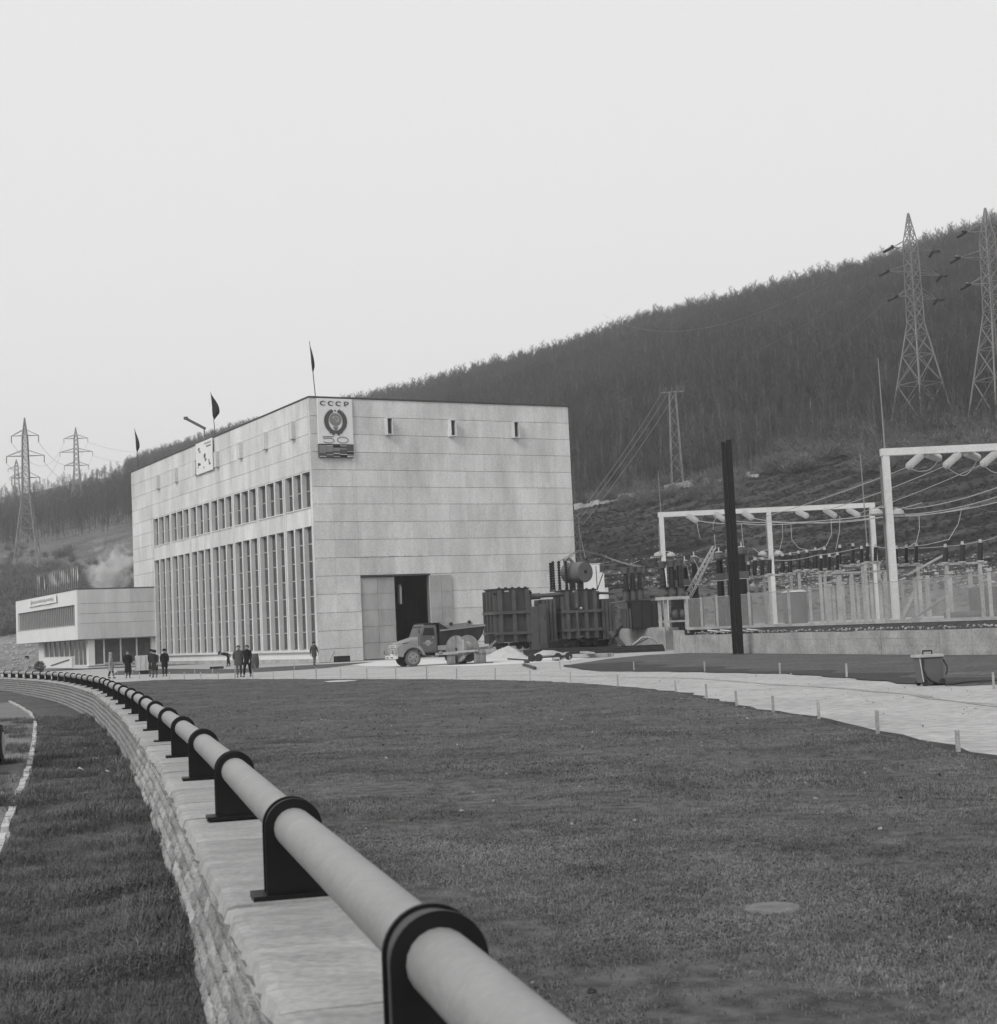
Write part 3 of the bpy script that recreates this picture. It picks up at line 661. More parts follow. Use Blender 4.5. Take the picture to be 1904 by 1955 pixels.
# banner on the long side (prints that cannot be made out: a bird and groups of figures)
def build_poster():
    p = hallp(-.30, 24.8, 18.86); s = thing('hanging_poster', 'large white poster with dark printed shapes hung high on the long window side', 'poster', p, HRZ)
    s.scale = (1, .84, .62); MB().box((0, 0, 0), (.05, 6.2, 5.0)).build('sheet', 'white_sheet', s)
    rr = random.Random(21)
    def blot(cy, cz, w, h, tone, n=9, nm='printed_shape'):
        pts = [(-.012, cy + w * math.cos(6.283 * k / n) * rr.uniform(.5, 1.1), cz + h * math.sin(6.283 * k / n) * rr.uniform(.5, 1.1)) for k in range(n)]
        MB().prism(pts, (.008, 0, 0)).build(nm, tone, s)
    for cy, cz, w, h, t in ((5.0, 3.9, .6, .35, 'sign_mid'), (4.6, 3.5, .35, .2, 'sign_grey'), (2.9, 2.6, .45, .5, 'sign_grey'), (2.6, 2.0, .5, .4, 'sign_mid'), (5.2, 1.6, .5, .3, 'sign_grey'), (4.7, 1.5, .3, .35, 'sign_grey'), (1.3, 1.5, .3, .4, 'sign_mid'), (1.0, 1.1, .4, .25, 'sign_grey'), (3.3, .8, .35, .2, 'sign_mid'), (5.4, 1.1, .3, .2, 'sign_mid')): blot(cy, cz, w, h, t)
    for k in range(7): MB().box((-.012, .5 + k * .34, 4.35), (-.004, .5 + k * .34 + .22, 4.62)).build('printed_letter', 'sign_mid', s)
    for k in range(5): MB().box((-.012, .5 + k * .36, 3.85), (-.004, .5 + k * .36 + .24, 4.1)).build('printed_letter', 'sign_grey', s)
build_poster()

# roof items
def flagpole(x, y, h, zb, label, rip):
    p = hallp(x, y, zb); t = thing('flagpole', label, 'flagpole', p, 0)
    MB().tube([(0, 0, 0), (-.15, 0, h * .5), (-.34, 0, h)], [.045, .04, .03], 6).build('pole', 'galv_dark', t)
    mb = MB(); rows = []; n = 7
    for i in range(n + 1):
        u = i / n; rows.append([(-.34 + .17 * (2.0 * u * 2.3 / 5) * .9 + rip * (.25 + .75 * math.sin(2.6 * u + .15)) * w_ * (1 if u < .75 else (1 - u) * 4 * .7 + .3), .10 * math.sin(5 * u + 3 * w_), h - .15 - 2.3 * u - .45 * w_ * (1 - u * .3)) for w_ in (0, .33, .66, 1)])
    mb.ring(rows, False, False, True); o = mb.build('flag', 'flag_dark', t); sm = o.modifiers.new('thick', 'SOLIDIFY'); sm.thickness = .02
flagpole(.62, .15, 4.8, 22.0, 'flagpole with a narrow drooping dark flag on the roof corner above the emblem sign', .28)
flagpole(.5, 26.1, 4.7, 22.0, 'flagpole with a dark flag behind the white poster on the roof', .75)
flagpole(.5, 53.9, 5.0, 21.95, 'flagpole with a small dark flag at the far end of the hall roof', .45)
def roof_lamp():
    p = hallp(.4, 29.3, 22.0); t = thing('roof_light_arm', 'slanted floodlight arm on a short post on the roof edge beside the flagpole', 'floodlight', p, 0)
    MB().cyl((0, 0, 0), (0, 0, 1.6), .06).build('post', 'galv', t); MB().bar((.15, 0, 1.45), (-1.75, -.2, 2.55), .22, .26).build('arm', 'galv_dark', t); MB().box((-1.95, -.35, 2.45), (-1.55, -.05, 2.72)).build('lamp_head', 'galv_dark', t)
roof_lamp()
t = thing('roof_mast', 'thin bare lightning mast on the hall roof corner above the transformers', 'mast', hallp(24.6, .6, 22.0), 0); MB().tube([(0, 0, 0), (-.3, 0, 5.5)], [.05, .02], 6).build('rod', 'galv_dark', t)

# ================================================================== LOW OFFICE WING
def build_annex():
    CA = hallp(-8.45, 46.9, 0)
    A = thing('office_wing', 'low white office wing with a long slatted window and glazed ground floor', 'building', CA, HRZ)
    LX, LY, Z0, Z1 = 8.5, 32.4, 3.06, 8.40
    # upper storey core
    b = MB(); b.box((.3, .05, Z0), (LX, .5, Z1 - .02)).box((.3, LY - .4, Z0), (LX, LY - .02, Z1 - .02)).box((LX - .4, .5, Z0), (LX - .01, LY - .4, Z1 - .02)).box((.3, .5, Z1 - .5), (LX - .4, LY - .4, Z1 - .1)).box((.1, .1, Z0 + .0), (LX - .05, LY - .1, Z0 + .3)); b.build('upper_core', 'joint_dark', A)
    panels(A, 'panel_annex', [.0, 2.85, 5.7, LX - .02], [Z0, 4.76, 5.80, 6.86, Z1], 'x', .06, jh=.03)
    # white side with the ribbon window (opening z 4.66..6.83)
    W0, W1, WZ0, WZ1 = 1.1, 31.25, 4.66, 6.82
    segs = [0, 8.1, 16.2, 24.3, LY]
    for a, c in zip(segs, segs[1:]):
        MB().box((-.05, a + .004, Z0), (.3, c - .004, WZ0)).build('side_panel', 'plaster_white', A); MB().box((-.05, a + .004, WZ1), (.3, c - .004, Z1)).build('side_panel', 'plaster_white', A)
    MB().box((-.05, 0, WZ0 + .002), (.3, W0, WZ1 - .002)).build('side_panel', 'plaster_white', A); MB().box((-.05, W1, WZ0 + .002), (.3, LY, WZ1 - .002)).build('side_panel', 'plaster_white', A)
    wn = MB().box((-.09, W0 - .1, WZ0 - .06), (-.052, W1 + .1, WZ0 + .03)).build('ribbon_window', 'frame_grey', A); MB().box((.24, W0, WZ0), (.27, W1, WZ1)).build('pane', 'glass_dark', wn)
    sl = MB().box((.10, 0, 0), (.20, .22, WZ1 - WZ0)).mesh('slat', 'frame_grey')
    for k in range(34): inst('slat', sl, wn, (0.0, W0 + .25 + k * .89, WZ0))
    cp = MB(); cp.box((-.10, -.10, Z1), (.35, LY + .05, Z1 + .09)).box((.35, -.10, Z1), (LX, .35, Z1 + .09)); cp.build('coping', 'coping', A)
    # ground floor
    MB().box((1.0, .9, -.05), (LX, LY - 6, .22)).build('base_slab', 'concrete_light', A); 
    MB().box((.6, -1.6, -.02), (LX, .9, .12)).build('porch_step', 'concrete_light', A)
    MB().box((1.15, .35, .22), (1.8, 1.3, Z0)).build('corner_pier', 'plaster_white', A)
    MB().box((1.85, 8, .22), (LX - .5, 8.3, Z0)).build('inner_wall', 'inside', A)
    fz = [1.8, 2.85, 4.65, 6.4, 8.0]
    for a, c in zip(fz, fz[1:]):
        w = MB(); w.box((a, .55, .22), (a + .09, .67, Z0)).box((c - .06, .55, .22), (c, .67, Z0)).box((a + .09, .55, .22), (c - .06, .67, .36)).box((a + .09, .55, Z0 - .08), (c - .06, .67, Z0)); w = w.build('window', 'concrete_light', A); MB().box((a + .06, .62, .3), (c - .04, .64, Z0 - .05)).build('pane', 'glass_dark', w)
    MB().box((7.3, .50, .25), (7.85, .545, 2.45)).build('door', 'coping', A); MB().box((8.0, .35, .22), (LX, .75, Z0)).build('end_pier', 'panel_annex', A)
    MB().box((2.9, .3, .22), (8.0, .5, .5)).build('window_bench', 'concrete', A)
    # glazed entrance on the side, then windows over a low wall
    x = 1.25
    for a, c in ((1.35, 3.3), (3.3, 5.2), (5.2, 7.2)):
        w = MB(); w.box((x, a, .22), (x + .12, a + .1, Z0)).box((x, c - .1, .22), (x + .12, c, Z0)).box((x, a + .1, Z0 - .2), (x + .12, c - .1, Z0)).box((x, a + .1, .22), (x + .12, c - .1, .32)); w = w.build('glass_door', 'concrete_light', A); MB().box((x + .05, a + .08, .3), (x + .07, c - .08, Z0 - .15)).build('pane', 'glass_dark', w)
    MB().box((x - .3, 7.22, .0), (x + .3, 22.6, 1.16)).build('parapet', 'plaster_white', A); MB().box((x - .05, 22.6, 0), (x + .35, 25.4, Z0)).build('end_wall', 'plaster_white', A)
    MB().box((x - .02, 25.4, 0), (LX - .5, 25.7, Z0)).build('rear_wall', 'plaster_white', A)
    ys = [7.3, 9.8, 12.4, 15.0, 17.6, 20.1, 22.6]
    for a, c in zip(ys, ys[1:]):
        w = MB(); w.box((x + .05, a, 1.17), (x + .22, a + .16, Z0)).box((x + .05, c - .06, 1.17), (x + .22, c, Z0)).box((x + .05, a + .16, 1.17), (x + .22, c - .06, 1.27)); w = w.build('window', 'concrete_light', A); MB().box((x + .14, a + .1, 1.2), (x + .16, c - .03, Z0 - .02)).build('pane', 'glass_dark', w)
    MB().bar((x - .38, 8.3, .95), (x - .38, 17.5, .30), .06, .08).build('slant_bar', 'coping', A)  # dark bar slanting down along the parapet face
    # banner on the white side
    p = hallp(-8.45 - .22, 46.9 + 9.2, 7.35); s = thing('cloth_banner', 'long white cloth banner with faint lettering above the slatted office window', 'banner', p, HRZ)
    mb = MB(); rows = []
    for i in range(15):
        y = 14.6 * i / 14; q = .03 * math.sin(i * 1.3); rows.append([(q, y - .25 * (i == 0), .02 + .02 * math.sin(i)), (q + .03, y - .25 * (i == 0), .02 + .02 * math.sin(i)), (.05, y, .95), (.02, y, .95)])
    mb.ring(rows, True, True, False).build('cloth', 'white_sheet', s)
    rr = random.Random(3)
    lt = 0
    y = 1.2
    while y < 12.6:
        w_ = rr.uniform(.25, .42); MB().box((-.075, y, .34 + rr.uniform(0, .04)), (-.066, y + w_, .62 + rr.uniform(-.03, .03))).build('faint_letter', 'sign_pale', s); y += w_ + rr.uniform(.14, .22) + (.4 if rr.random() < .15 else 0)
    MB().prism([(-.08, 12.9 + .32 * math.cos(t), .5 + .26 * math.sin(t)) for t in np.linspace(0, 5.9, 14)], (.012, 0, 0)).build('faint_mark', 'sign_pale', s)
    return A
ANNEX = build_annex()
# row of flags along the office roof
def roof_flags():
    rr = random.Random(12); N = 36; first = None
    for k in range(N):
        y = .25 + k * (31.8 / (N - 1)); p = hallp(-8.45 + .12, 46.9 + y, 8.49); h = 2.55 + rr.uniform(-.1, .1)
        tone = 'flag_dark' if k in (16, 17, 19, 20) else ('flag_pale' if k < 23 else 'coat_grey')
        lab = '%s small %s flag from the hall end of the office roof row' % (ORD[k], 'dark' if tone == 'flag_dark' else ('pale' if k < 23 else 'grey'))
        t = thing('roof_flag', lab, 'flag', p, HRZ, 'small flags along the office roof edge')
        MB().cyl((0, 0, 0), (0, rr.uniform(-.06, .06), h), .028, .02, 5).build('pole', 'timber_pale' if k < 23 else 'galv_dark', t)
        mb = MB(); rows = []; wv = rr.uniform(.25, .42)
        for i in range(5):
            u = i / 4; rows.append([(-.02 + .05 * math.sin(3 * u + k) * w_, -w_ * (.12 + wv * u * (1.25 - u)) - .02, h - .06 - 1.65 * u - .3 * w_ * (1 - .3 * u)) for w_ in (0, .5, 1)])
        mb.ring(rows, False, False, True); o = mb.build('flag', tone, t); o.modifiers.new('thick', 'SOLIDIFY').thickness = .015
roof_flags()
# ================================================================== VEHICLES AND PLANT
def rrect(x0, x1, y0, y1, z, rad, n=4):
    pts = []
    for cx, cy, a in ((x1 - rad, y1 - rad, 0), (x0 + rad, y1 - rad, 90), (x0 + rad, y0 + rad, 180), (x1 - rad, y0 + rad, 270)):
        for k in range(n + 1): t = R(a + 90 * k / n); pts.append((cx + rad * math.cos(t), cy + rad * math.sin(t), z))
    return pts
def hood_ring(x, hw, z0, z1, rad=.22, n=4):
    pts = [(x, -hw, z0)]; 
    for k in range(n + 1): t = R(180 - 90 * k / n); pts.append((x, -hw + rad + rad * math.cos(t), z1 - rad + rad * math.sin(t)))
    for k in range(n + 1): t = R(90 - 90 * k / n); pts.append((x, hw - rad + rad * math.cos(t), z1 - rad + rad * math.sin(t)))
    pts.append((x, hw, z0)); return pts
def wheel(parent, x, y, r, w, rim=.3, out=1, mt='rubber', mr='truck_dusty'):
    mb = MB(); pr = [(0, r * .70), (.06, r * .93), (.2, r), (.8, r), (.94, r * .93), (1, r * .70)]; mb.lathe((x, y - w / 2, r), (x, y + w / 2, r), pr, 24); t = mb.build('wheel', mt, parent)
    ye = y + out * w / 2; m2 = MB(); m2.lathe((x, ye - out * .10, r), (x, ye + out * .012, r), [(0, r * .2), (.02, r * .62), (.8, r * .64), (1, r * .70)], 20)
    m2.lathe((x, ye - out * .03, r), (x, ye + out * .06, r), [(0, r * .24), (.8, r * .22), (1, r * .12)], 12)
    m2.build('rim', mr, t)
    m3 = MB()
    for k in range(5): a = k * 2 * math.pi / 5 + .3; c = Vector((x + .44 * r * math.cos(a), ye + out * .012, r + .44 * r * math.sin(a))); m3.cyl(c, c + Vector((0, out * .006, 0)), r * .085, n=8)
    m3.build('rim_hole', 'sign_black', t); return t
def build_truck():
    p = g(788.4, 1272.6); T = thing('dump_truck', 'dusty bonneted dump truck with pale grille standing before the open hall door', 'truck', (p.x - .33, p.y + .84, 0), R(202))
    TP, TD = 'truck_paint', 'truck_dusty'
    # bonnet
    MB().ring([hood_ring(.94, .54, .85, 1.42, .10), hood_ring(.86, .60, .85, 1.50, .14), hood_ring(.2, .72, .9, 1.66, .16), hood_ring(-.42, .86, .9, 1.82, .18)]).build('bonnet', TD, T)
    MB().prism([(.55, .668, 1.42), (.1, .72, 1.46), (.1, .73, 1.50), (.55, .675, 1.46)], (0, .012, 0)).build('bonnet_vent', 'truck_dark', T)
    # front wings with wheel arches
    for sy in (1, -1):
        arc = [(.66 * math.cos(R(a)), .52 + .66 * math.sin(R(a))) for a in range(8, 176, 12)]
        poly = [(1.02, .66), (1.02, 1.16), (.92, 1.32), (.5, 1.40), (0, 1.40), (-.4, 1.30), (-.62, 1.05), (-.82, .62)] + [(x, z) for x, z in arc[::-1]]
        y0 = .55 if sy > 0 else -1.10
        MB().prism([(x, y0, z) for x, z in poly], (0, .55, 0)).build('wing', TD, T)
        MB().ball((.98, sy * .80, 1.03), .12, 12, 8, (.5, 1, 1)).build('headlight', 'steel_pale', T)
    # grille and bumper
    gr = MB().box((.90, -.62, .72), (1.0, .62, 1.36)).build('grille', 'white_paint', T)
    for z in (.86, .99, 1.12, 1.24): MB().box((.985, -.46, z), (1.012, .46, z + .055)).build('grille_slot', 'sign_black', gr)
    bp = MB(); bp.box((1.02, -1.12, .52), (1.14, 1.12, .72)); bp.build('bumper', 'white_paint', T)
    hk = MB()
    for sy in (-1, 1): hk.bar((1.14, sy * .45, .6), (1.3, sy * .45, .6), .05); hk.tube([(1.14, sy * .8, .75), (1.3, sy * .82, .9), (1.24, sy * .84, 1.02)], .02)
    hk.build('tow_hook', 'truck_dark', T)
    # cab
    cab = MB(); cab.ring([rrect(-1.66, -.46, -1.0, 1.0, .78, .1), rrect(-1.68, -.42, -1.04, 1.04, 1.2, .12), rrect(-1.68, -.44, -1.04, 1.04, 1.86, .12), rrect(-1.67, -.70, -.96, .96, 2.46, .10), rrect(-1.63, -.73, -.92, .92, 2.56, .12), rrect(-1.52, -.86, -.76, .76, 2.61, .14)])
    C = cab.build('cab', TP, T)
    ws = MB(); ws.prism([(-.475, -.86, 1.88), (-.475, .86, 1.88), (-.72, .80, 2.42), (-.72, -.80, 2.42)], (.02, 0, .01)); ws.build('windscreen', 'glass_pale', C)
    MB().box((-.80, -.90, 2.43), (-.62, .90, 2.47)).build('sun_visor', TP, C)
    for sy in (1, -1):
        d = MB(); d.prism([(-1.50, sy * 1.045, .86), (-.56, sy * 1.045, .86), (-.50, sy * 1.045, 1.84), (-1.52, sy * 1.045, 1.84)], (0, sy * .02, 0)); D = d.build('door', TP, T)
        w = MB(); w.prism([(-1.45, sy * 1.03, 1.90), (-.66, sy * 1.03, 1.90), (-.84, sy * .955, 2.36), (-1.43, sy * .955, 2.36)], (0, sy * .025, 0)); w.build('window', 'glass_side', D)
        MB().bar((-1.42, sy * 1.08, 1.74), (-1.28, sy * 1.08, 1.74), .03).build('handle', 'steel_pale', D)
        if sy > 0:
            e = MB(); e.prism([(-1.0 + .17 * math.cos(t), 1.067, 1.46 + .13 * math.sin(t)) for t in np.linspace(0, 3.14, 10)], (0, .004, 0))
            for k, (w_, z) in enumerate(((.62, 1.40), (.36, 1.34), (.22, 1.28), (.10, 1.22))): e.box((-1.0 - w_ / 2, 1.067, z), (-1.0 + w_ / 2, 1.071, z + .035))
            e.build('door_emblem', 'steel_pale', D)
        MB().box((-1.6, sy * 1.0 - .12, .58), (-.8, sy * 1.0 + .1, .64)).build('running_board', TP, T)
    # chassis
    ch = MB()
    for sy in (-.4, .4): ch.box((-4.6, sy - .06, .62), (.9, sy + .06, .86))
    ch.box((-3.9, -.4, .6), (-3.7, .4, .8)).box((-.1, -.9, .44), (.1, .9, .58)).box((-2.6, .46, .5), (-1.85, .95, .92)); ch.build('chassis', 'truck_dark', T)
    # tipping body with a cab guard
    b = MB()
    prof = [(-1.80, 1.22), (-3.9, 1.22), (-4.35, 1.40), (-4.7, 1.85), (-4.82, 2.34), (-1.80, 2.14)]
    b.prism([(x, 1.02, z) for x, z in prof], (0, .06, 0)).prism([(x, -1.08, z) for x, z in prof], (0, .06, 0))
    bt = [(-1.80, 1.22), (-3.9, 1.22), (-4.35, 1.40), (-4.7, 1.85), (-4.82, 2.34)]
    for a, c in zip(bt, bt[1:]): b.add([(a[0], -1.02, a[1]), (a[0], 1.02, a[1]), (c[0], 1.02, c[1]), (c[0], -1.02, c[1]), (a[0], -1.02, a[1] + .05), (a[0], 1.02, a[1] + .05), (c[0] + .04, 1.02, c[1] + .05), (c[0] + .04, -1.02, c[1] + .05)], [(0, 1, 2, 3), (4, 7, 6, 5), (0, 4, 5, 1), (2, 6, 7, 3), (1, 5, 6, 2), (0, 3, 7, 4)])
    b.box((-1.84, -1.02, 1.22), (-1.78, 1.02, 2.6))
    b = b.build('tipping_body', 'truck_dark', T)
    gd = MB(); gd.box((-1.84, -1.0, 2.60), (-.82, 1.0, 2.66))
    for sy in (-1.06, 1.02): gd.prism([(-1.80, sy, 2.14), (-2.55, sy, 2.17), (-1.80, sy, 2.62), (-1.5, sy, 2.66), (-1.78, sy, 2.5)], (0, .04, 0))
    gd.build('cab_guard', 'truck_dark', b)
    rm = MB()
    for sy in (1.10, -1.10): rm.bar((-1.8, sy, 2.15), (-4.84, sy, 2.35), .09, .10)
    rm.bar((-4.84, -1.1, 2.36), (-4.84, 1.1, 2.36), .08, .09); rm.build('rim_rail', TD, b)
    rb = MB()
    for x in (-2.5, -3.2, -3.9): rb.box((x, 1.08, 1.25), (x + .07, 1.13, 2.16))
    rb.build('body_rib', 'truck_dark', b)
    fs = MB(); fs.prism([(-1.80, -1.10, 2.10), (-4.80, -1.10, 2.28), (-4.84, -1.10, 2.62), (-1.80, -1.10, 2.42)], (0, .05, 0)); fs.build('far_side_board', TD, b)
    for x, z in ((-4.62, 2.62), (-3.35, 2.54)): MB().lathe((x, -1.16, z), (x, -1.02, z), [(0, .08), (.1, .11), (.9, .11), (1, .08)], 12).build('hook_eye', 'truck_dark', b)

    for sy in (.9, -.9): wheel(T, 0, sy, .51, .26, out=1 if sy > 0 else -1, mt='rubber_dusty')
    for sy in (.92, .62, -.62, -.92): wheel(T, -3.3, sy, .51, .24, out=1 if sy > 0 else -1)
    MB().cyl((-2.0, .5, 1.9), (-2.0, .5, 1.9001), .1).build('lamp', 'truck_dusty', T) if False else None
    mr = MB(); mr.tube([(-.5, 1.05, 1.9), (-.35, 1.3, 2.0), (-.35, 1.32, 2.2)], .012); mr.box((-.37, 1.24, 2.02), (-.34, 1.42, 2.28)); mr.build('mirror', 'truck_dark', T)
mat('glass_side', .022, .3, 2.0, .45, spec=.15)
mat('glass_pale', .36, .25, 1.2, .35, fine=.15)
build_truck()

def build_drum():
    p = g(887, 1268.0); base = Vector((p.x, p.y, 0)); a = R(-35)
    D = thing('cable_drum', 'large wooden cable drum with two round flanges lying by the dump truck', 'cable drum', base + Vector((-.1, .3, .95)), a)
    for y, nm in ((-.62, 0), (.55, 1)):
        f = MB(); f.lathe((0, y, 0), (0, y + .08, 0), [(0, .83), (0.01, .85), (1, .85)], 28); F = f.build('flange', 'timber', D)
        for k in range(9):
            x = -.70 + k * .175; h = math.sqrt(max(.01, .83 ** 2 - (abs(x) + .08) ** 2)); ys = y - .012 if nm == 0 else y + .08
            MB().box((x - .08, ys, -h), (x + .08, ys + .012, h)).build('board', 'timber_pale' if k in (6, 7) else 'timber', F)
        MB().cyl((0, y - .03, 0), (0, y + .11, 0), .09, n=12).build('hub', 'truck_dark', F)
    MB().cyl((0, -.54, 0), (0, .55, 0), .46, n=24).build('core', 'timber_pale', D)
    rr = random.Random(6)
    for k, (dx, dy, w, l, h, rz) in enumerate(((-.78, -.25, .55, .5, .62, -.12), (.98, -.35, .74, .55, .66, .1))):
        B = thing('slatted_crate', ['narrow slatted wooden block under the drum frame near the truck cab', 'wide slatted wooden block under the drum frame near the sand heap'][k], 'crate', base + Vector((dx, dy, 0)), rz)
        n = 6
        MB().box((-w / 2 + .02, -l / 2 + .02, .0), (w / 2 - .02, l / 2 - .02, h - .03)).build('core', 'joint_dark', B)
        for q in range(n): MB().box((-w / 2 + q * w / n + .006, -l / 2 - .01, .01), (-w / 2 + (q + 1) * w / n - .006, -l / 2 + .02, h + rr.uniform(-.02, .02))).build('slat', 'timber', B)
        MB().box((-w / 2, -l / 2 + .03, h - .03), (w / 2, l / 2, h)).build('top_board', 'timber', B)
    Fm = thing('timber_cradle', 'rough timber beams laid round the cable drum on slatted blocks', 'timber cradle', base, 0)
    for q, (A, Bq, w, h) in enumerate((((-1.75, -.55, .70), (1.7, -.62, .80), .14, .16), ((-1.5, .25, .72), (1.5, .3, .82), .14, .15), ((-1.45, -.7, .80), (-1.4, .6, .82), .16, .14), ((.7, -.8, .92), (1.8, -.2, .98), .12, .16), ((-.4, -.72, .78), (.9, -.76, .83), .1, .12), ((1.2, -.8, .78), (1.3, .5, .82), .16, .16), ((1.5, -.4, .9), (2.0, -.2, 1.35), .1, .1))):
        MB().bar(A, Bq, w, h).build('beam', 'timber_pale' if q in (0, 4) else 'timber', Fm)
    t = thing('ground_sheet', 'dark flat board lying under the slatted blocks of the cable drum', 'board', base + Vector((.3, -.4, .0)), 0); MB().box((-1.3, -.35, .008), (1.5, .35, .05)).build('board', 'truck_dark', t)
build_drum()

def mound(name, label, cat, c, rx, ry, h, m, seed=1, group=None):
    rr = random.Random(seed); mb = MB(); n = 22; rings = []
    for i in range(8):
        u = 1 - i / 7; z = h * (1 - u) ** 1.0 * (1.0 if i < 6 else .97); rings.append([(c[0] + rx * u * math.cos(6.283 * k / n) * (1 + .12 * math.sin(3 * 6.283 * k / n + seed) + rr.uniform(-.03, .03)) + .12 * rx * (1 - u), c[1] + ry * u * math.sin(6.283 * k / n) * (1 + rr.uniform(-.05, .05)), c[2] - .03 + z + rr.uniform(-.02, .02) * (u > .05))
                                                         for k in range(n)])
    mb.ring(rings, True, True, True); o = mb.build(name, m); tag(o, label, cat, group); return o
pp = g(968, 1257); mound('sand_heap', 'pale heap of sand in front of the ribbed transformer tank', 'sand heap', (pp.x - .1, pp.y, 0), 1.85, 1.5, .95, 'sand', 4)

mat('machine_grey_shaded', .052, .25, 1.2, .6, fine=.15)  # darker copy of machine_grey: shade between the ribs put into the colour
# ------------------------------------------------------------------ transformers
def ribbed_tank(T, w, d, h, z0, nv, nh, m='machine_grey'):
    MB().box((-w / 2, -d / 2, z0), (w / 2, d / 2, z0 + h)).build('tank', 'machine_grey_shaded', T)
    lid = MB().box((-w / 2 - .1, -d / 2 - .1, z0 + h), (w / 2 + .1, d / 2 + .1, z0 + h + .08)).build('lid', 'machine_dark', T)
    for k in range(5): MB().box((-w / 2 + .2 + k * (w - .4) / 4 - .08, -d / 2 - .05, z0 + h + .08), (-w / 2 + .2 + k * (w - .4) / 4 + .08, -d / 2 + .12, z0 + h + .16)).build('clamp', 'machine_dark', lid)
    for k in range(nv):
        x = -w / 2 + .16 + k * (w - .32) / (nv - 1); MB().box((x - .14, -d / 2 - .24, z0 - .05), (x + .14, -d / 2, z0 + h - .05)).build('rib', m, T)
    for k in range(4):
        y = -d / 2 + .14 + k * (d - .28) / 3; MB().box((-w / 2 - .28, y - .06, z0 - .05), (-w / 2, y + .06, z0 + h - .1)).build('rib', m, T)
        MB().box((w / 2, y - .05, z0 - .05), (w / 2 + .26, y + .05, z0 + h - .1)).build('rib', m, T)
    for k in range(nh):
        z = z0 + h * [.17, .56, .8][k] if nh < 3 else z0 + h * [.1, .56, .8][k]
        MB().box((-w / 2 - .31, -d / 2 - .29, z - .11), (w / 2 + .29, -d / 2 - .01, z + .11)).build('band', m, T)
        MB().box((-w / 2 - .31, -d / 2, z - .11), (-w / 2 - .005, d / 2, z + .11)).build('band', m, T)
        MB().box((w / 2 + .005, -d / 2, z - .09), (w / 2 + .29, d / 2, z + .09)).build('band', m, T)
    for sx in (-1, 1):
        MB().cyl((sx * (w / 2), -d / 2 + .1, z0 + h - .3), (sx * (w / 2 + .3), -d / 2 + .1, z0 + h - .3), .09).build('lifting_lug', 'machine_dark', T)
def bogie(T, w, zt):
    for sx in (-.34, .34):
        f = MB(); f.box((sx * w - .5, -.8, zt - .26), (sx * w + .5, .8, zt)); B = f.build('bogie', 'machine_dark', T)
        for dx in (-.28, .28): MB().cyl((sx * w + dx, -.82, zt - .28), (sx * w + dx, -.70, zt - .28), .24, n=16).build('wheel', 'rail_steel', B)
UR = Vector((math.cos(HRZ), math.sin(HRZ), 0)); UL = Vector((-math.sin(HRZ), math.cos(HRZ), 0))
def transformer_a():
    p = at(972, 1230, 114); z = .45; T = thing('transformer_tank', 'bare ribbed dark transformer tank on rail wheels behind the sand heap', 'transformer', (p.x, p.y, z), R(20))
    ribbed_tank(T, 2.5, 2.6, 3.95, .62, 3, 2); bogie(T, 2.4, .58)
    MB().box((-2.0, -1.2, .7), (-1.46, -.6, 1.3)).build('tow_bracket', 'machine_dark', T)
    MB().box((-.2, -1.49, 1.1), (.25, -1.45, 1.35)).build('name_plate', 'machine_pale', T); MB().box((-.7, -1.45, 4.38), (-.35, -1.42, 4.47)).build('white_mark', 'steel_pale', T)
    c = thing('control_cabinet', 'plain grey metal cabinet standing between the two large transformers', 'cabinet', at(1029, 1240, 113.4) * 1, R(14)); c.location.z = .45
    MB().box((-.62, -.35, 0), (.0, .35, 3.2)).build('body', 'machine_grey', c); MB().box((.02, -.4, .1), (.62, .3, 3.35)).build('door_side', 'machine_grey', c)
    MB().box((.1, -.44, .3), (.55, -.405, 3.2)).build('door', 'machine_grey', c); MB().box((.45, -.47, 2.2), (.5, -.44, 2.4)).build('handle', 'sign_black', c)
transformer_a()
def radiator(T, x0, x1, y0, y1, z0, z1, n=5):
    for k in range(n):
        w = (x1 - x0) / n; MB().box((x0 + k * w + .02, y0, z0), (x0 + (k + 1) * w - .03, y1, z1)).build('radiator', 'machine_grey', T)
    for z in (z0 + .15, z1 - .2): MB().cyl((x0, (y0 + y1) / 2, z), (x1, (y0 + y1) / 2, z), .09).build('header_pipe', 'machine_dark', T)
def bushing(T, x, y, z, h, r, m='porcelain_dark', n=11, lean=(0, 0), nm='bushing', seg=10):
    q = Vector((x + lean[0], y + lean[1], z + h)); b = MB().sheds((x, y, z), q, r, n, seg); o = b.build(nm, m, T)
    MB().cyl(q, q + (q - Vector((x, y, z))).normalized() * .22, r * .3, n=6).build('terminal', 'steel_pale', o); MB().cyl((x, y, z - .18), (x, y, z), r * 1.05, n=10).build('collar', 'machine_grey', o); return o
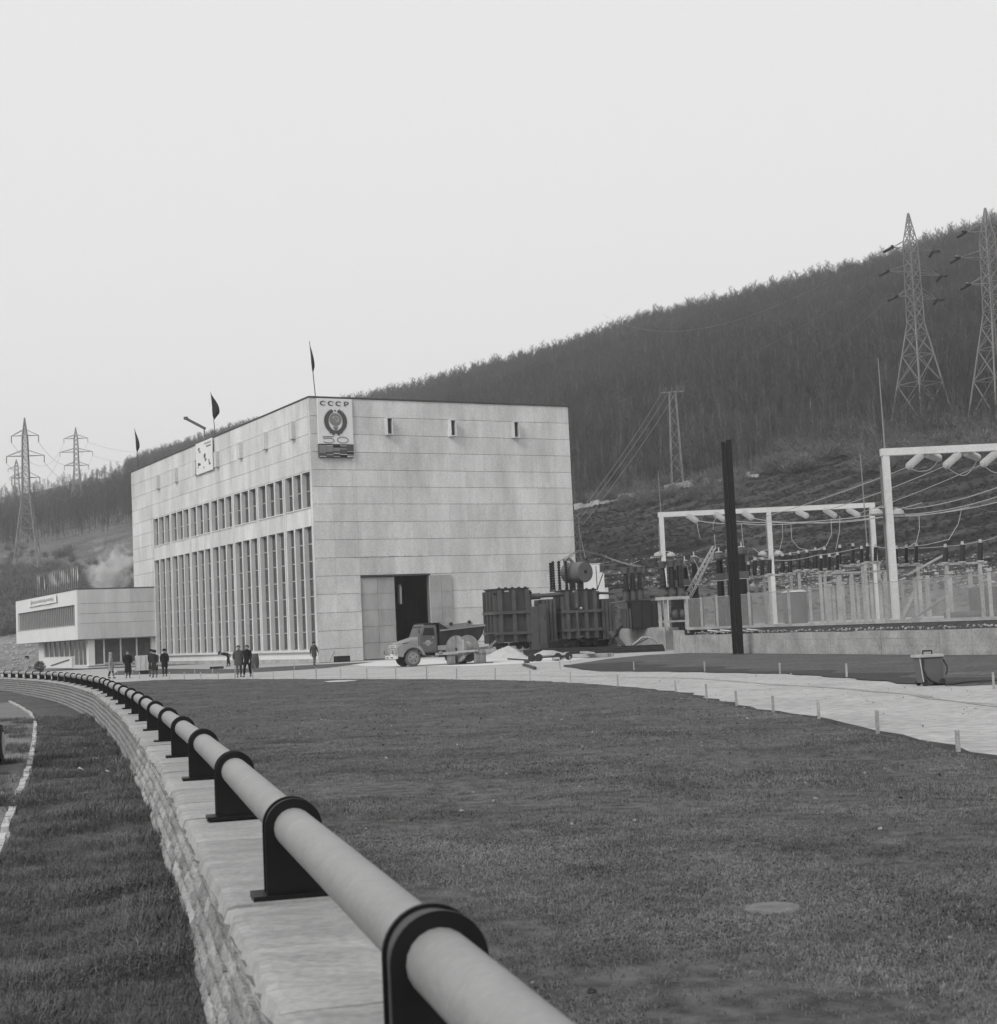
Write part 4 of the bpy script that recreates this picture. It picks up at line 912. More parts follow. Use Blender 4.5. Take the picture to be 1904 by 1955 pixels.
def transformer_b():
    p = at(1104, 1222, 116); T = thing('transformer', 'large transformer with oil conservator drum, tall bushings and radiators by the hall corner', 'transformer', (p.x, p.y, .42), R(12))
    ribbed_tank(T, 2.5, 2.6, 3.6, .72, 4, 2); bogie(T, 2.6, .66)
    # radiators on both flanks
    for q, (x0, x1, z1) in enumerate(((-3.05, -1.95, 3.75), (1.62, 2.7, 3.6))): radiator(T, x0, x1, -1.35, -.2, .55, z1, 4); radiator(T, x0, x1, .2, 1.3, .55, z1, 4)
    w = MB()
    for k in range(4):
        for (z0, z1) in ((.6, 1.9), (1.98, 3.1)):
            w.ring([[(-3.95 + k * .2 - .07, -.9, z), (-3.95 + k * .2 + .07, -.9, z), (-3.95 + k * .2 + .07, .6, z), (-3.95 + k * .2 - .07, .6, z)] for z in (z0, z0 + .1, z1 - .1, z1)])
    w.build('cooling_fins', 'machine_grey', T)
    MB().cyl((-3.6, -.9, 4.02), (-1.25, -.9, 4.10), .16, n=12).build('oil_pipe', 'machine_grey', T); MB().lathe((-3.9, -.9, 4.0), (-3.0, -.9, 4.03), [(0, .15), (.05, .24), (.95, .24), (1, .15)], 14).build('oil_pump', 'machine_grey', T)
    MB().cyl((1.3, -.6, 4.1), (2.9, -.6, 4.0), .10, n=10).build('oil_pipe', 'machine_grey', T)
    # conservator
    MB().lathe((-.35, 1.0, 5.75), (.62, -.85, 5.72), [(0, .3), (.02, .62), (.06, .80), (.95, .80), (1, .78)], 28).build('conservator', 'machine_pale', T)
    c = MB(); c.cyl((.63, -.862, 5.75), (.655, -.91, 5.75), .13, n=14).box((-.35, -.3, 4.42), (-.05, .5, 5.1)).box((.25, -.6, 4.42), (.5, .1, 5.1)); c.build('conservator_leg', 'machine_dark', T)
    MB().tube([(-.5, .9, 6.3), (-.55, .9, 6.75), (-.2, .7, 6.85), (.05, .5, 6.5)], .13, 8).build('elbow_pipe', 'machine_grey', T)
    # bushings, leads
    for k, x in enumerate((-2.15, -2.0, -1.5, -.9)): bushing(T, x * .92, -.55 + .25 * (k == 0), 4.5, 2.15 - .1 * (k == 0), .145)
    MB().bar((1.6, -.4, 4.3), (2.4, -.4, 6.2), .06).build('stay', 'machine_dark', T); MB().bar((1.9, -.4, 6.2), (3.1, -.4, 6.25), .10).build('stay', 'machine_pale', T); MB().bar((1.6, -.4, 6.15), (1.62, -.4, 4.3), .05).build('stay', 'machine_dark', T)
    pb = MB(); pb.tube([(-.35, -1.52, 3.4), (-.4, -1.6, 2.6), (-.32, -1.6, .9), (-.2, -1.62, .75), (-.05, -1.6, .85)], .05, 8).build('drain_pipe', 'machine_pale', T)
    MB().ball((-.05, -1.58, 2.95), .11).build('gauge', 'steel_pale', T); MB().ball((-.48, -1.56, 2.95), .14).build('gauge', 'machine_dark', T); MB().box((-.62, -1.45, 4.2), (-.25, -1.42, 4.3)).build('white_mark', 'steel_pale', T)
    # leads to the hall roof line
transformer_b()
# concrete plinth wall and the third transformer
pw0, pw1 = at(1163, 1240, 117), at(1272, 1240, 110)
def plinth_wall():
    a, b = Vector((pw0.x, pw0.y, 0)), Vector((pw1.x, pw1.y, 0)); d = (b - a).normalized(); n = Vector((-d.y, d.x, 0)); L = (b - a).length
    T = thing('plinth_wall', 'stained concrete plinth wall under the small transformer with three bushings', 'wall', a, math.atan2(d.y, d.x))
    k = 4
    for i in range(k): MB().box((i * L / k + .01, 0, 0), ((i + 1) * L / k - .01, .4, 1.66 + .03 * (i % 2))).build('wall_panel', 'concrete', T)
    MB().box((0, .42, 0), (L, 9, 1.62)).build('base_block', 'concrete', T)
plinth_wall()
def transformer_c():
    p = at(1232, 1196, 113); T = thing('small_transformer', 'dark box transformer with three tall bushings on the concrete plinth', 'transformer', (p.x, p.y, 1.66), R(6))
    MB().box((-1.1, -.9, 0), (1.15, .9, 1.98)).build('tank', 'machine_dark', T)
    for k in range(3): MB().box((-1.12 + k * .75, -1.0, .02), (-1.12 + k * .75 + .7, -.9, 1.94)).build('side_panel', 'machine_dark', T)
    radiator(T, -1.75, -1.15, -.9, .5, .05, 1.5, 3)
    MB().box((-1.5, -1.0, 1.98), (.3, .9, 2.10)).build('lid', 'machine_dark', T); MB().cyl((-2.6, -.5, 1.95), (-1.4, -.5, 2.05), .07).build('oil_pipe', 'machine_pale', T)
    for k, x in enumerate((-1.35, -.83, -.28)):
        zb = 2.10 + .03 * k; MB().cyl((x, -.3, zb), (x, -.3, zb + .72), .26, n=14).build('turret', 'machine_grey', T); MB().cyl((x, -.3, zb + .70), (x, -.3, zb + .78), .33, n=14).build('flange', 'machine_dark', T)
        o = MB().lathe((x, -.3, zb + .78), (x, -.3, zb + 2.0), [(j / 24, (.25 - .10 * j / 24) * (1.0 if j % 2 else .86)) for j in range(25)], 12).build('bushing', 'porcelain_dark', T)
        MB().cyl((x, -.3, zb + 2.0), (x, -.3, zb + 2.42), .23, .26, n=14).build('cap', 'machine_grey', o); MB().cyl((x, -.3, zb + 2.42), (x, -.3, zb + 2.46), .28, n=14).build('cap_rim', 'machine_pale', o)
transformer_c()
# steel girders and rails before the transformers
def girders():
    a = at(1000, 1247, 110); b = at(1268, 1243, 106)
    for k, (dy, z, w, h, m_) in enumerate(((0, .22, .3, .3, 'rail_steel'), (.5, .30, .25, .34, 'rail_steel'), (-.45, .10, .22, .2, 'machine_dark'))):
        t = thing('steel_girder', ['long dark steel girder on the ground below the transformers', 'raised dark girder nearest the transformer wheels', 'thin dark girder lying nearest the sand heap'][k], 'girder', (0, 0, 0)); 
        A, B = Vector((a.x, a.y + dy, z)), Vector((b.x, b.y + dy, z)); MB().bar(A, B, w * .4, h).build('web', m_, t); MB().bar(A + Vector((0, 0, h / 2)), B + Vector((0, 0, h / 2)), w, .04).build('flange', m_, t); MB().bar(A - Vector((0, 0, h / 2)), B - Vector((0, 0, h / 2)), w, .04).build('flange', m_, t)
    e = flat('track_bed', 'soil', [(a.x - 6, a.y + 1), (b.x, b.y + .8), (b.x + 1, b.y + 9), (a.x - 4, a.y + 11)], .03)
girders()
def plank(px0, py0, px1, py1, w, h, m_, label, name='plank', cat='plank', dz=0.03, group=None):
    a, b = g(px0, py0, dz + h / 2), g(px1, py1, dz + h / 2); o = MB().bar(a, b, w, h).build(name, m_); tag(o, label, cat, group); return o
plank(1062, 1257, 1089, 1243.5, .3, .12, 'timber_pale', 'short pale plank slanting behind the bogie axles', dz=.1)
plank(1078, 1253, 1166, 1250, .8, .22, 'concrete', 'long flat concrete beam lying before the girders', 'concrete_beam', 'beam')
plank(1113, 1245, 1130, 1247, .4, .1, 'timber_pale', 'small pale board lying on the long concrete beam', dz=.26)
plank(1007, 1252, 1009 + 22, 1257, .12, .1, 'machine_dark', 'short dark bar between sand heap and axles', 'iron_bar', 'bar')
def iron(px, dzs, r, m_, label, name, cat):
    pts = [g(x, y, dz) for (x, y), dz in zip(px, dzs)]; o = MB().tube(pts, r, 7).build(name, m_); return tag(o, label, cat)
iron([(970, 1258), (1030, 1261)], [.06, .06], .05, 'rail_steel', 'long thin iron rod lying in front of the sand heap', 'iron_rod', 'rod')
iron([(1000, 1269), (1012, 1272), (1022, 1275.5)], [.08, .07, .09], .08, 'rail_steel', 'short bent iron pipe lying on the road', 'iron_pipe', 'pipe')
iron([(1003, 1263), (1009, 1263.2)], [.09, .09], .1, 'rail_steel', 'small dark iron stub on the gravel near the axles', 'iron_stub', 'metal scrap')
iron([(1017, 1228), (1034, 1247)], [.9, .12], .06, 'timber_pale', 'thin pale pole leaning against the cabinet foot', 'leaning_pole', 'pole')
def axles():
    p = g(1050, 1262); t = thing('wheel_axles', 'pair of low rail axles with dark wheels standing on the gravel', 'rail axles', (p.x, p.y + .4, 0), R(6))
    MB().prism([(-1.2, -.5, .35), (1.1, -.5, .35), (.3, .2, .62), (-.3, .2, .66)], (0, .25, 0)).build('frame_plate', 'concrete', t)
    for k, x in enumerate((-1.15, -.72, .45, 1.1)): MB().cyl((x, -.62, .24), (x, -.45, .24), .23, n=16).build('wheel', 'machine_dark', t)
    MB().bar((-1.2, -.4, .24), (1.15, -.4, .26), .1).build('axle', 'machine_dark', t); MB().box((.1, -.65, .02), (.4, -.4, .2)).build('block', 'timber_pale', t)
axles()
def boards_x():
    T = thing('crossed_props', 'two dark timbers crossed and leaning on the plinth wall beside the transformer', 'timber props', (0, 0, 0))
    for A, B, w in (((1166, 1206, 1.55), (1190, 1233, .35), .42), ((1186, 1196, 1.7), (1163, 1232, .3), .12)):
        a = at(A[0], A[1], 112.6); b = at(B[0], B[1], 111.6); MB().bar(a, b, w, .14).build('prop', 'machine_grey' if w > .2 else 'machine_dark', T)
    pts = [at(x, y, 109.6) for x, y in ((1209, 1231), (1217, 1225), (1226, 1217), (1235, 1217), (1246, 1219), (1254, 1225), (1259, 1231))]
    o = MB().tube(pts, .07, 7).build('bent_pipe', 'steel_pale'); tag(o, 'pale bent pipe arching in front of the plinth wall', 'pipe')
    o = MB().tube([at(1211, 1232, 109.4), at(1238, 1218, 109.4)], .04, 6).build('thin_rod', 'machine_dark'); tag(o, 'thin dark rod leaning on the arched pale pipe', 'rod')
    s = mound('boulder', 'small grey boulder on the gravel in front of the girders', 'boulder', tuple(g(1184, 1245.5)), .5, .4, .55, 'rock', 9)
    b = thing('site_kiosk', 'small white kiosk behind the large transformer beside the hall corner', 'kiosk', at(1148, 1180, 128), R(10)); b.location.z = .8
    MB().box((-1.0, 0, 0), (.45, 2, 5.7)).build('wall', 'plaster_white', b); MB().box((-.9, .05, 5.72), (.1, 1.9, 6.4)).build('upper_wall', 'plaster_white', b); MB().box((-1.0, 0.02, 6.42), (.2, 1.95, 6.5)).build('roof', 'concrete_light', b); MB().box((.455, .0, .0), (.75, 2, 4.4)).build('side_wall', 'concrete_light', b)
boards_x()

# ------------------------------------------------------------------ retaining wall and wire fence of the switchyard
def yard_wall():
    for s in range(1):
        T = thing('yard_wall', 'long low board-marked concrete retaining wall in front of the switchyard', 'wall', (0, 0, 0)); rr = random.Random(4)
        for a, b in zip(YW, YW[1:]):
            A, B = Vector((a[0], a[1], 0)), Vector((b[0], b[1], 0)); L = (B - A).length; n = max(3, int(L / 2.6)); d = (B - A) / n; nn = Vector((-d.y, d.x, 0)).normalized()
            if nn.x < 0: nn = -nn
            for i in range(n):
                p, q = A + d * i, A + d * (i + 1); dd = d.normalized() * .012; zt = 1.13 + rr.uniform(-.015, .02); o_ = nn * rr.uniform(-.012, .012)
                mb = MB()
                for j in range(4):
                    z0, z1 = -.3 + (zt + .3) * j / 4, -.3 + (zt + .3) * (j + 1) / 4; oo = o_ + nn * rr.uniform(-.008, .008)
                    vs = [p + dd + oo, q - dd + oo, q - dd + nn * .34, p + dd + nn * .34]; mb.add([v + Vector((0, 0, z0 + .004)) for v in vs] + [v + Vector((0, 0, z1)) for v in vs], [(0, 3, 2, 1), (4, 5, 6, 7), (0, 1, 5, 4), (1, 2, 6, 5), (2, 3, 7, 6), (3, 0, 4, 7)])
                mb.build('wall_segment', 'concrete', T)
        a0 = Vector((YW[0][0], YW[0][1], 0)); MB().box((a0.x - .05, a0.y + .1, -.2), (a0.x + .34, a0.y + 3.4, 1.45)).build('end_return', 'concrete', T)
        MB().box((a0.x + 2.3, a0.y - 10.6, .02), (a0.x + 2.75, a0.y - 10.1, .5)).build('step_block', 'concrete_light', T)
yard_wall()
for k in range(4):
    t = k * .055; a = Vector((YW[0][0], YW[0][1], 0)).lerp(Vector((YW[1][0], YW[1][1], 0)), .10 + t); o = MB().box((-.75, 0, 0), (.75, .9, .07), rot=R(-75)).build('cover_slab', 'concrete_light'); o.location = a + Vector((1.2, .35, 1.24)); o.rotation_euler = (0, .2, 0)
    tag(o, '%s tilted concrete cover slab on the wall top counted from the plinth end' % ORD[k], 'slab', 'tilted cover slabs on the wall')
FPX_POST = [1314, 1341, 1370.5, 1401, 1433, 1470, 1509, 1550, 1595, 1642, 1694, 1752, 1812, 1880, 1956]
def fence():
    T = thing('wire_fence', 'pale wire mesh fence on concrete posts along the switchyard edge', 'fence', (0, 0, 0)); ps = []
    for px in FPX_POST:
        # where the sight line meets the fence line, 2.2 m behind the wall
        d = ray(px, 1190); best = None
        a, b = Vector((*off(YW[0], 2.4), 0)), Vector((*off(YW[1], 2.4), 0)); u = b - a; t = (a.x * u.y - a.y * u.x) / (d[0] * u.y - d[1] * u.x); ps.append(Vector((d[0] * t, d[1] * t, 0)))
    u = (ps[-1] - ps[0]).normalized(); ps = [ps[0] - u * .0] + ps[1:] + [ps[-1] + u * 2.7 * k for k in (1, 2, 3)]
    zb = lambda p: YZ + .02
    for i, p in enumerate(ps):
        MB().box((p.x - .07, p.y - .07, zb(p) - .25), (p.x + .07, p.y + .07, zb(p) + 2.14)).build('post', 'concrete', T)
    MB().bar(ps[0] + Vector((0, 0, YZ + .05)), ps[-1] + Vector((0, 0, YZ + .05)), .22, .14).build('kerb', 'concrete', T)
    for p, q in zip(ps, ps[1:]):
        d = q - p; L = d.length; d.normalize(); mb = MB(); z0, z1 = YZ + .14, YZ + 2.06; n = int(L / .10); H = z1 - z0; r = .0065; nv = Vector((-d.y, d.x, 0)); ex = []
        def rib(a, b):
            e = (b - a).normalized(); s_ = e.cross(nv) * r; mb.add([a - s_, a + s_, b + s_, b - s_], [(0, 1, 2, 3)])
        m_ = int(H / .10)
        for k in range(-m_, n + 1):
            for sg in (1, -1):
                x0 = k * .10 if sg > 0 else (k + m_) * .10; t0 = 0; t1 = H
                # clip a 45 degree wire to the bay
                if sg > 0: a0 = max(0, -x0); a1 = min(H, L - x0)
                else: a0 = max(0, x0 - L); a1 = min(H, x0)
                if a1 - a0 > .05: rib(p + d * (x0 + sg * a0) + Vector((0, 0, z0 + a0)), p + d * (x0 + sg * a1) + Vector((0, 0, z0 + a1)))
        o = mb.build('wire_mesh', 'mesh_wire', T, kind='stuff')
        MB().bar(p + Vector((0, 0, z1)), q + Vector((0, 0, z1)), .035).build('rail', 'concrete', T); MB().bar(p + Vector((0, 0, z0)), q + Vector((0, 0, z0)), .03).build('rail', 'concrete', T)
fence()

# ------------------------------------------------------------------ switchyard
def zhor(px, py, Y): return at(px, py, Y)
def insulator_stand(tops, Y, label, base=YZ, r=.15, m='porcelain_dark', n=9, beamh=.12, sheds=True, ph=None):
    """tops: list of (px, py_top, py_bottom) of dark post insulators on one beam"""
    A = [at(x, b, Y) for x, _, b in tops]; Tz = [at(x, t, Y) for x, t, _ in tops]; z = sum(a.z for a in A) / len(A)
    T = thing('insulator_stand', label, 'insulator stand', (A[0].x, Y, base), 0, 'post insulators of the switchyard'); o = Vector((A[0].x, Y, base))
    for a, t in zip(A, Tz):
        b = MB(); p = Vector((a.x, Y, z + beamh)) - o; q = Vector((t.x, Y, max(t.z, z + .8))) - o
        if sheds: b.sheds(p, q, r, n, 8, .7)
        else: b.cyl(p, q, r, r * .9, 10)
        k = b.build('insulator', m, T); MB().cyl(q, q + Vector((0, 0, .2)), r * .7, r * .5, n=6).build('head', 'steel_pale', k); MB().cyl(p - Vector((0, 0, .1)), p, r * 1.4, n=8).build('foot', 'concrete', k)
    e0, e1 = Vector((A[0].x - .35, Y, z)) - o, Vector((A[-1].x + .35, Y, z)) - o
    MB().bar(e0, e1, .22, .12).build('beam', 'concrete', T)
    for e in ((e0 * .85 + e1 * .15), (e0 * .15 + e1 * .85)): MB().box((e.x - .09, e.y - .09, 0), (e.x + .09, e.y + .09, e.z - .06)).build('post', 'concrete', T)
ST = [([(1429, 1078, 1104), (1441.5, 1070, 1103), (1456, 1069, 1101)], 104, 'low stand with three smooth dark insulators nearest behind the black pole'),
      ([(1470, 1067, 1100), (1494.5, 1062, 1097), (1509, 1060, 1095)], 102, 'stand of three dark insulators beside the middle portal post'),
      ([(1525, 1057, 1093), (1541, 1055, 1091), (1557, 1051, 1088), (1574.5, 1050, 1086)], 100, 'stand of four dark insulators between the two portals'),
      ([(1568, 1066, 1093), (1584, 1063, 1094), (1599.5, 1060, 1092)], 96, 'stand of three short ribbed insulators in front of the four dark ones'),
      ([(1604, 1046, 1082), (1629, 1043, 1079), (1645.5, 1048, 1079)], 98, 'stand of three tall dark insulators just before the tall portal post'),
      ([(1656.5, 1043, 1075), (1672, 1045, 1075)], 97, 'pair of dark insulators close to the tall portal post'),
      ([(1712, 1048, 1082), (1731, 1046, 1079), (1750, 1043, 1077)], 90, 'stand of three ribbed insulators right behind the tall portal post'),
      ([(1805.5, 1045, 1079), (1838, 1040, 1076), (1872, 1036, 1072)], 84, 'stand of three widely spaced plain dark insulators by the fence corner')]
for tops, Y, lab in ST: insulator_stand(tops, Y, lab, sheds='ribbed' in lab or 'tall' in lab)
def breaker(px, Y, ytop, ymid, ybot, label, r=.30):
    a = at(px, ybot, Y); t = at(px, ytop, Y); m_ = at(px, ymid, Y); T = thing('oil_breaker', label, 'circuit breaker', (a.x, Y, YZ), 0, 'switchyard circuit breakers'); o = Vector((a.x, Y, YZ))
    H = t.z - a.z; z0 = a.z - YZ; zm = m_.z - YZ; z1 = t.z - YZ
    MB().box((-.45, -.45, 0), (.45, .45, z0)).build('base', 'machine_dark', T)
    MB().sheds((0, 0, z0), (0, 0, zm - .22), r * .95, 14, 12, .82).build('lower_insulator', 'porcelain_dark', T)
    MB().box((-r * 1.2, -r * 1.2, zm - .22), (r * 1.2, r * 1.2, zm + .26)).build('middle_box', 'machine_grey', T); MB().box((-r * 1.5, -r * 1.3, zm - .26), (r * 1.5, r * 1.3, zm - .22)).build('shelf', 'steel_pale', T)
    zt = z1 - .55; MB().sheds((0, 0, zm + .26), (0, 0, zt), r * .88, 16, 12, .82).build('upper_insulator', 'porcelain_dark', T)
    MB().lathe((0, 0, zt), (0, 0, zt + .5), [(0, r * .9), (.2, r * 1.25), (.7, r * 1.2), (1, r * .7)], 14).build('head', 'machine_grey', T); MB().lathe((0, 0, zt + .5), (0, 0, zt + .6), [(0, r * .9), (.5, r), (1, r * .5)], 12).build('cap', 'steel_pale', T); MB().cyl((0, 0, zt + .6), (0, 0, zt + .9), .05).build('terminal', 'steel_pale', T)
for px, Y, a, b, c, lab in ((1377.7, 104, 1054, 1102, 1141, 'slimmest tall double-stacked breaker left of the black pole'), (1397.5, 103, 1050, 1100, 1140, 'tall double-stacked breaker half hidden by the black pole'), (1421, 102, 1044, 1098, 1138, 'tall double-stacked breaker seen just past the black pole'),
                            (1311, 110, 1070, 1112, 1138, 'double-stacked breaker behind the three turret bushings'), (1329, 109, 1062, 1110, 1138, 'double-stacked breaker beside the leaning lattice pole'), (1293, 111, 1075, 1114, 1138, 'hindmost double-stacked breaker half hidden by turret bushings')): breaker(px, Y, a, b, c, lab, .30 if px > 1340 else .26)
def turrets():
    p = at(1268, 1140, 107); T = thing('breaker_stand', 'concrete stand carrying three large turret bushings near the portal foot', 'breaker stand', (p.x, 107, YZ), R(-2)); zb = p.z - YZ
    MB().box((-.6, -.5, zb - .22), (1.75, .6, zb)).build('platform', 'concrete', T)
    for x in (-.35, .1, 1.5): MB().box((x - .11, -.2, 0), (x + .11, .2, zb - .22)).build('post', 'concrete', T)
    MB().box((-.5, -.1, .55), (1.7, .1, .68)).build('tie_beam', 'concrete', T)
    for k in range(2): MB().ball((.75 + .55 * k, .1, zb - 1.25), .28, 10, 7, (1, 1, 1.2)).build('tank', 'machine_grey', T)
    for k, x in enumerate((0, .62, 1.22)):
        MB().cyl((x, 0, zb), (x, 0, zb + .62), .3, n=14).build('turret', 'machine_grey', T); MB().cyl((x, 0, zb + .60), (x, 0, zb + .70), .36, n=14).build('flange', 'machine_dark', T); MB().box((x - .05, -.36, zb + .15), (x + .2, -.29, zb + .4)).build('junction_box', 'machine_grey', T)
        o = MB().lathe((x, 0, zb + .7), (x, 0, zb + 2.05 + .06 * k), [(j / 26, (.25 - .09 * j / 26 + .05 * k * j / 26) * (1.0 if j % 2 else .85)) for j in range(27)], 12).build('bushing', 'porcelain_dark', T); zt = zb + 2.05 + .06 * k
        MB().lathe((x, 0, zt), (x, 0, zt + .5), [(0, .24), (.3, .26), (.9, .33), (1, .2)], 14).build('cap', 'machine_grey', o); MB().bar((x, 0, zt + .25), (x + .42, .05, zt + .28), .05).build('clamp', 'steel_pale', o)
turrets()
# pedestals and low plant inside the yard
rr = random.Random(31)
for k, (px, yb, yt, w, Y) in enumerate(((1586, 1187, 1120, .34, 92), (1614, 1186, 1115, .2, 95), (1668, 1184, 1112, .2, 92), (1685, 1183, 1110, .2, 90), (1727, 1182, 1112, .18, 88), (1761, 1180, 1105, .24, 84), (1818, 1178, 1096, .3, 78), (1858, 1176, 1092, .26, 80), (1894, 1175, 1090, .22, 74))):
    p = at(px, yb, Y); t = thing('concrete_pedestal', '%s bare concrete pedestal inside the fence counted from the black pole' % ORD[k], 'pedestal', (p.x, Y, YZ), rr.uniform(-.1, .1), 'concrete pedestals inside the yard fence')
    h = at(px, yt, Y).z - YZ; w *= .7; MB().box((-w / 2, -w / 2, 0), (w / 2, w / 2, h)).build('shaft', 'concrete', t); MB().box((-w * .8, -w * .8, h), (w * .8, w * .8, h + .14)).build('head', 'concrete', t)
t = thing('oil_tank', 'dark upright oil tank standing behind the mesh fence past the black pole', 'tank', (at(1520, 1180, 96).x, 96, YZ), 0)
MB().lathe((0, 0, .1), (0, 0, 2.1), [(0, .7), (.05, .78), (.95, .78), (1, .6)], 20).build('tank', 'machine_grey', t); MB().lathe((0, 0, 2.1), (0, 0, 2.25), [(0, .82), (1, .5)], 20).build('lid', 'concrete_light', t)
t = thing('oil_tank', 'round dark tank half hidden behind the fence corner', 'tank', (at(1886, 1176, 80).x, 80, YZ), 0); MB().lathe((0, 0, 0.1), (0, 0, 1.7), [(0, .8), (.05, .9), (.95, .9), (1, .7)], 20).build('tank', 'machine_grey', t)
t = thing('steel_pipe', 'thick dark pipe lying on the yard gravel behind the fence', 'pipe', (at(1850, 1176, 77).x, 77, YZ), R(-8)); MB().cyl((-1.2, 0, .22), (3.5, 0, .22), .2, n=16).build('pipe', 'machine_grey', t)
for k, (px, py, L, a, tilt, m_) in enumerate(((1625, 1093, 2.4, 8, .0, 'timber_pale'), (1600, 1098, 2.6, 4, .02, 'concrete'), (1690, 1090, 2.2, 6, .0, 'timber_pale'), (1770, 1097, 2.6, 10, .45, 'timber_pale'), (1762, 1171, 4.5, 4, 0, 'timber_pale'), (1830, 1172, 5, 3, 0, 'timber_pale'), (1735, 1160, 3.0, 60, .5, 'timber'), (1780, 1166, 2.6, 20, .5, 'timber'))):
    p = at(px, py, 89 if py < 1150 else 81); z = p.z if py < 1110 else YZ + .1
    t = MB().bar((-L / 2, 0, 0), (L / 2, 0, L * tilt), .22, .1).build('timber_board', m_); t.location = (p.x, p.y, z + (L * tilt / 2 if False else 0)); t.rotation_euler = (0, 0, R(a))
    if py < 1110 :
        MB().box((-.1, -.1, YZ - z), (.1, .1, -.05)).build('prop', 'concrete', t)
    tag(t, '%s loose board or beam lying in the switchyard, counted towards the fence corner' % ORD[k], 'board', 'loose boards in the switchyard')

# portals
def portal(posts, ztop, Y, label, beam_to=None, w=.38, base=YZ, rods=()):
    T = thing('portal_frame', label, 'portal frame', (posts[0], Y, base), 0); x0 = posts[0]
    for x in posts:
        MB().box((x - x0 - w / 2, -w / 2, 0), (x - x0 + w / 2, w / 2, ztop - base)).build('post', 'concrete_light', T)
        MB().box((x - x0 - w / 2 - .10, w / 2 - .02, 1.0), (x - x0 - w / 2 - .004, w / 2 + .15, ztop - base - .5)).build('rear_leg', 'joint_dark', T)
    xe = posts[-1] if beam_to is None else beam_to
    MB().box((-w * .7, -w * .55, ztop - base + .002), (xe - x0 + w * .7, w * .55, ztop - base + .42)).build('beam', 'concrete_light', T)
    for x, h in rods: MB().tube([(x - x0, 0, ztop - base + .4), (x - x0 - .05, 0, ztop - base + .4 + h)], [.05, .025], 6).build('lightning_rod', 'galv', T)
    return T
YA, YB = 130.0, 87.4
xa = [at(x, 1085, YA).x for x in (1268, 1474, 1672)]
portal(xa, 11.1, YA, 'far pale concrete portal frame across the switchyard with insulator strings', rods=[(xa[0], 3.6)])
xb = [at(1700, 1010, YB).x]; portal([xb[0], xb[0] + 11], 11.1, YB, 'near tall pale concrete portal frame with hanging pale insulator strings', rods=[(xb[0], 5.4)])
def lamp_head(px, Y, dy, label, sx):
    p = at(px, 1082 if Y > 100 else 971, Y); p = at(px, dy, Y); T = thing('floodlight', label, 'floodlight', p, 0, 'floodlights on the portal posts')
    MB().lathe((0, 0, -.22), (0, 0, .18), [(0, .28), (.2, .40), (.7, .34), (1, .12)], 16).build('shade', 'steel_pale', T); MB().bar((0, 0, .2), (-sx * .55, 0, .28), .06).build('arm', 'steel_pale', T)
lamp_head(1257, YA, 1058, 'pale floodlight on the far portal corner post, hall side', -1); lamp_head(1281, YA, 1058, 'pale floodlight on the far portal corner post, pole side', 1)
lamp_head(1456, YA, 1056, 'pale floodlight on the middle portal post, side of the black pole', -1); lamp_head(1486, YA, 1055, 'pale floodlight on the middle portal post, away from the black pole', 1)
lamp_head(1673, YB, 977, 'white floodlight on the tall near portal post, hall side', -1); lamp_head(1714, YB, 977, 'white floodlight on the tall near portal post, outer side', 1)

def string(p0, p1, Y0, Y1, label, r=.15, n=9):
    a, b = at(*p0, Y0), at(*p1, Y1); o = MB().sheds(a, b, r, n, 10, .45).build('insulator_string', 'porcelain_pale'); return tag(o, label, 'insulator', 'insulator strings on the portals')
for k, (p0, p1, y1) in enumerate((((1758, 870), (1735, 891), YB - 1.4), ((1767, 866), (1794, 875), YB + 1.5), ((1830, 868), (1806, 889), YB - 1.4), ((1841, 863), (1868, 874), YB + 1.5), ((1901, 866), (1877, 886), YB - 1.4))):
    string(p0, p1, YB, y1, '%s fat pale insulator string under the near portal beam from its post' % ORD[k], .24, 8)
for k, (p0, p1) in enumerate((((1313.5, 984), (1330, 994)), ((1366, 981), (1383, 992)), ((1419, 978), (1436, 989)), ((1523, 977), (1541, 985)), ((1575, 973), (1595, 985)), ((1620, 973), (1640, 984)))):
    string(p0, p1, YA, YA - 2.0, '%s pale insulator string on the far portal beam from the hall side' % ORD[k], .26, 8)
def wire(pts, sag, label, r=.022, m='wire_pale', n=14, grp='switchyard conductors'):
    P_ = []
    for (a, b), s in zip(zip(pts, pts[1:]), sag if isinstance(sag, list) else [sag] * (len(pts) - 1)):
        for i in range(n + (0)):
            u = i / n; q = a.lerp(b, u); q.z -= s * 4 * u * (1 - u); P_.append(q)
    P_.append(pts[-1].copy()); o = MB().tube(P_, r, 5).build('overhead_wire', m); tag(o, label, 'wire', grp); return o
A_ = at
wire([A_(1735, 891, YB - 1.4), A_(1464, 985, YA)], .15, 'taut wire from the first near insulator string towards the middle portal post', .03)
wire([A_(1806, 889, YB - 1.4), A_(1575, 975, YA)], .15, 'taut wire from the third near insulator string to the far portal', .03)
wire([A_(1877, 886, YB - 1.4), A_(1640, 980, YA)], .15, 'taut wire from the fifth near insulator string to the far portal', .03)
wire([A_(1735, 891, YB - 1.4), A_(1764, 899, YB), A_(1794, 875, YB + 1.5)], [.12, .2], 'looped jumper wire under the first pair of near insulator strings', .03)
wire([A_(1806, 889, YB - 1.4), A_(1838, 908, YB), A_(1868, 874, YB + 1.5)], [.1, .25], 'looped jumper wire under the second pair of near insulator strings', .03)
wire([A_(1877, 886, YB - 1.4), A_(1912, 902, YB)], [.2], 'looped jumper wire under the last near insulator string', .03)
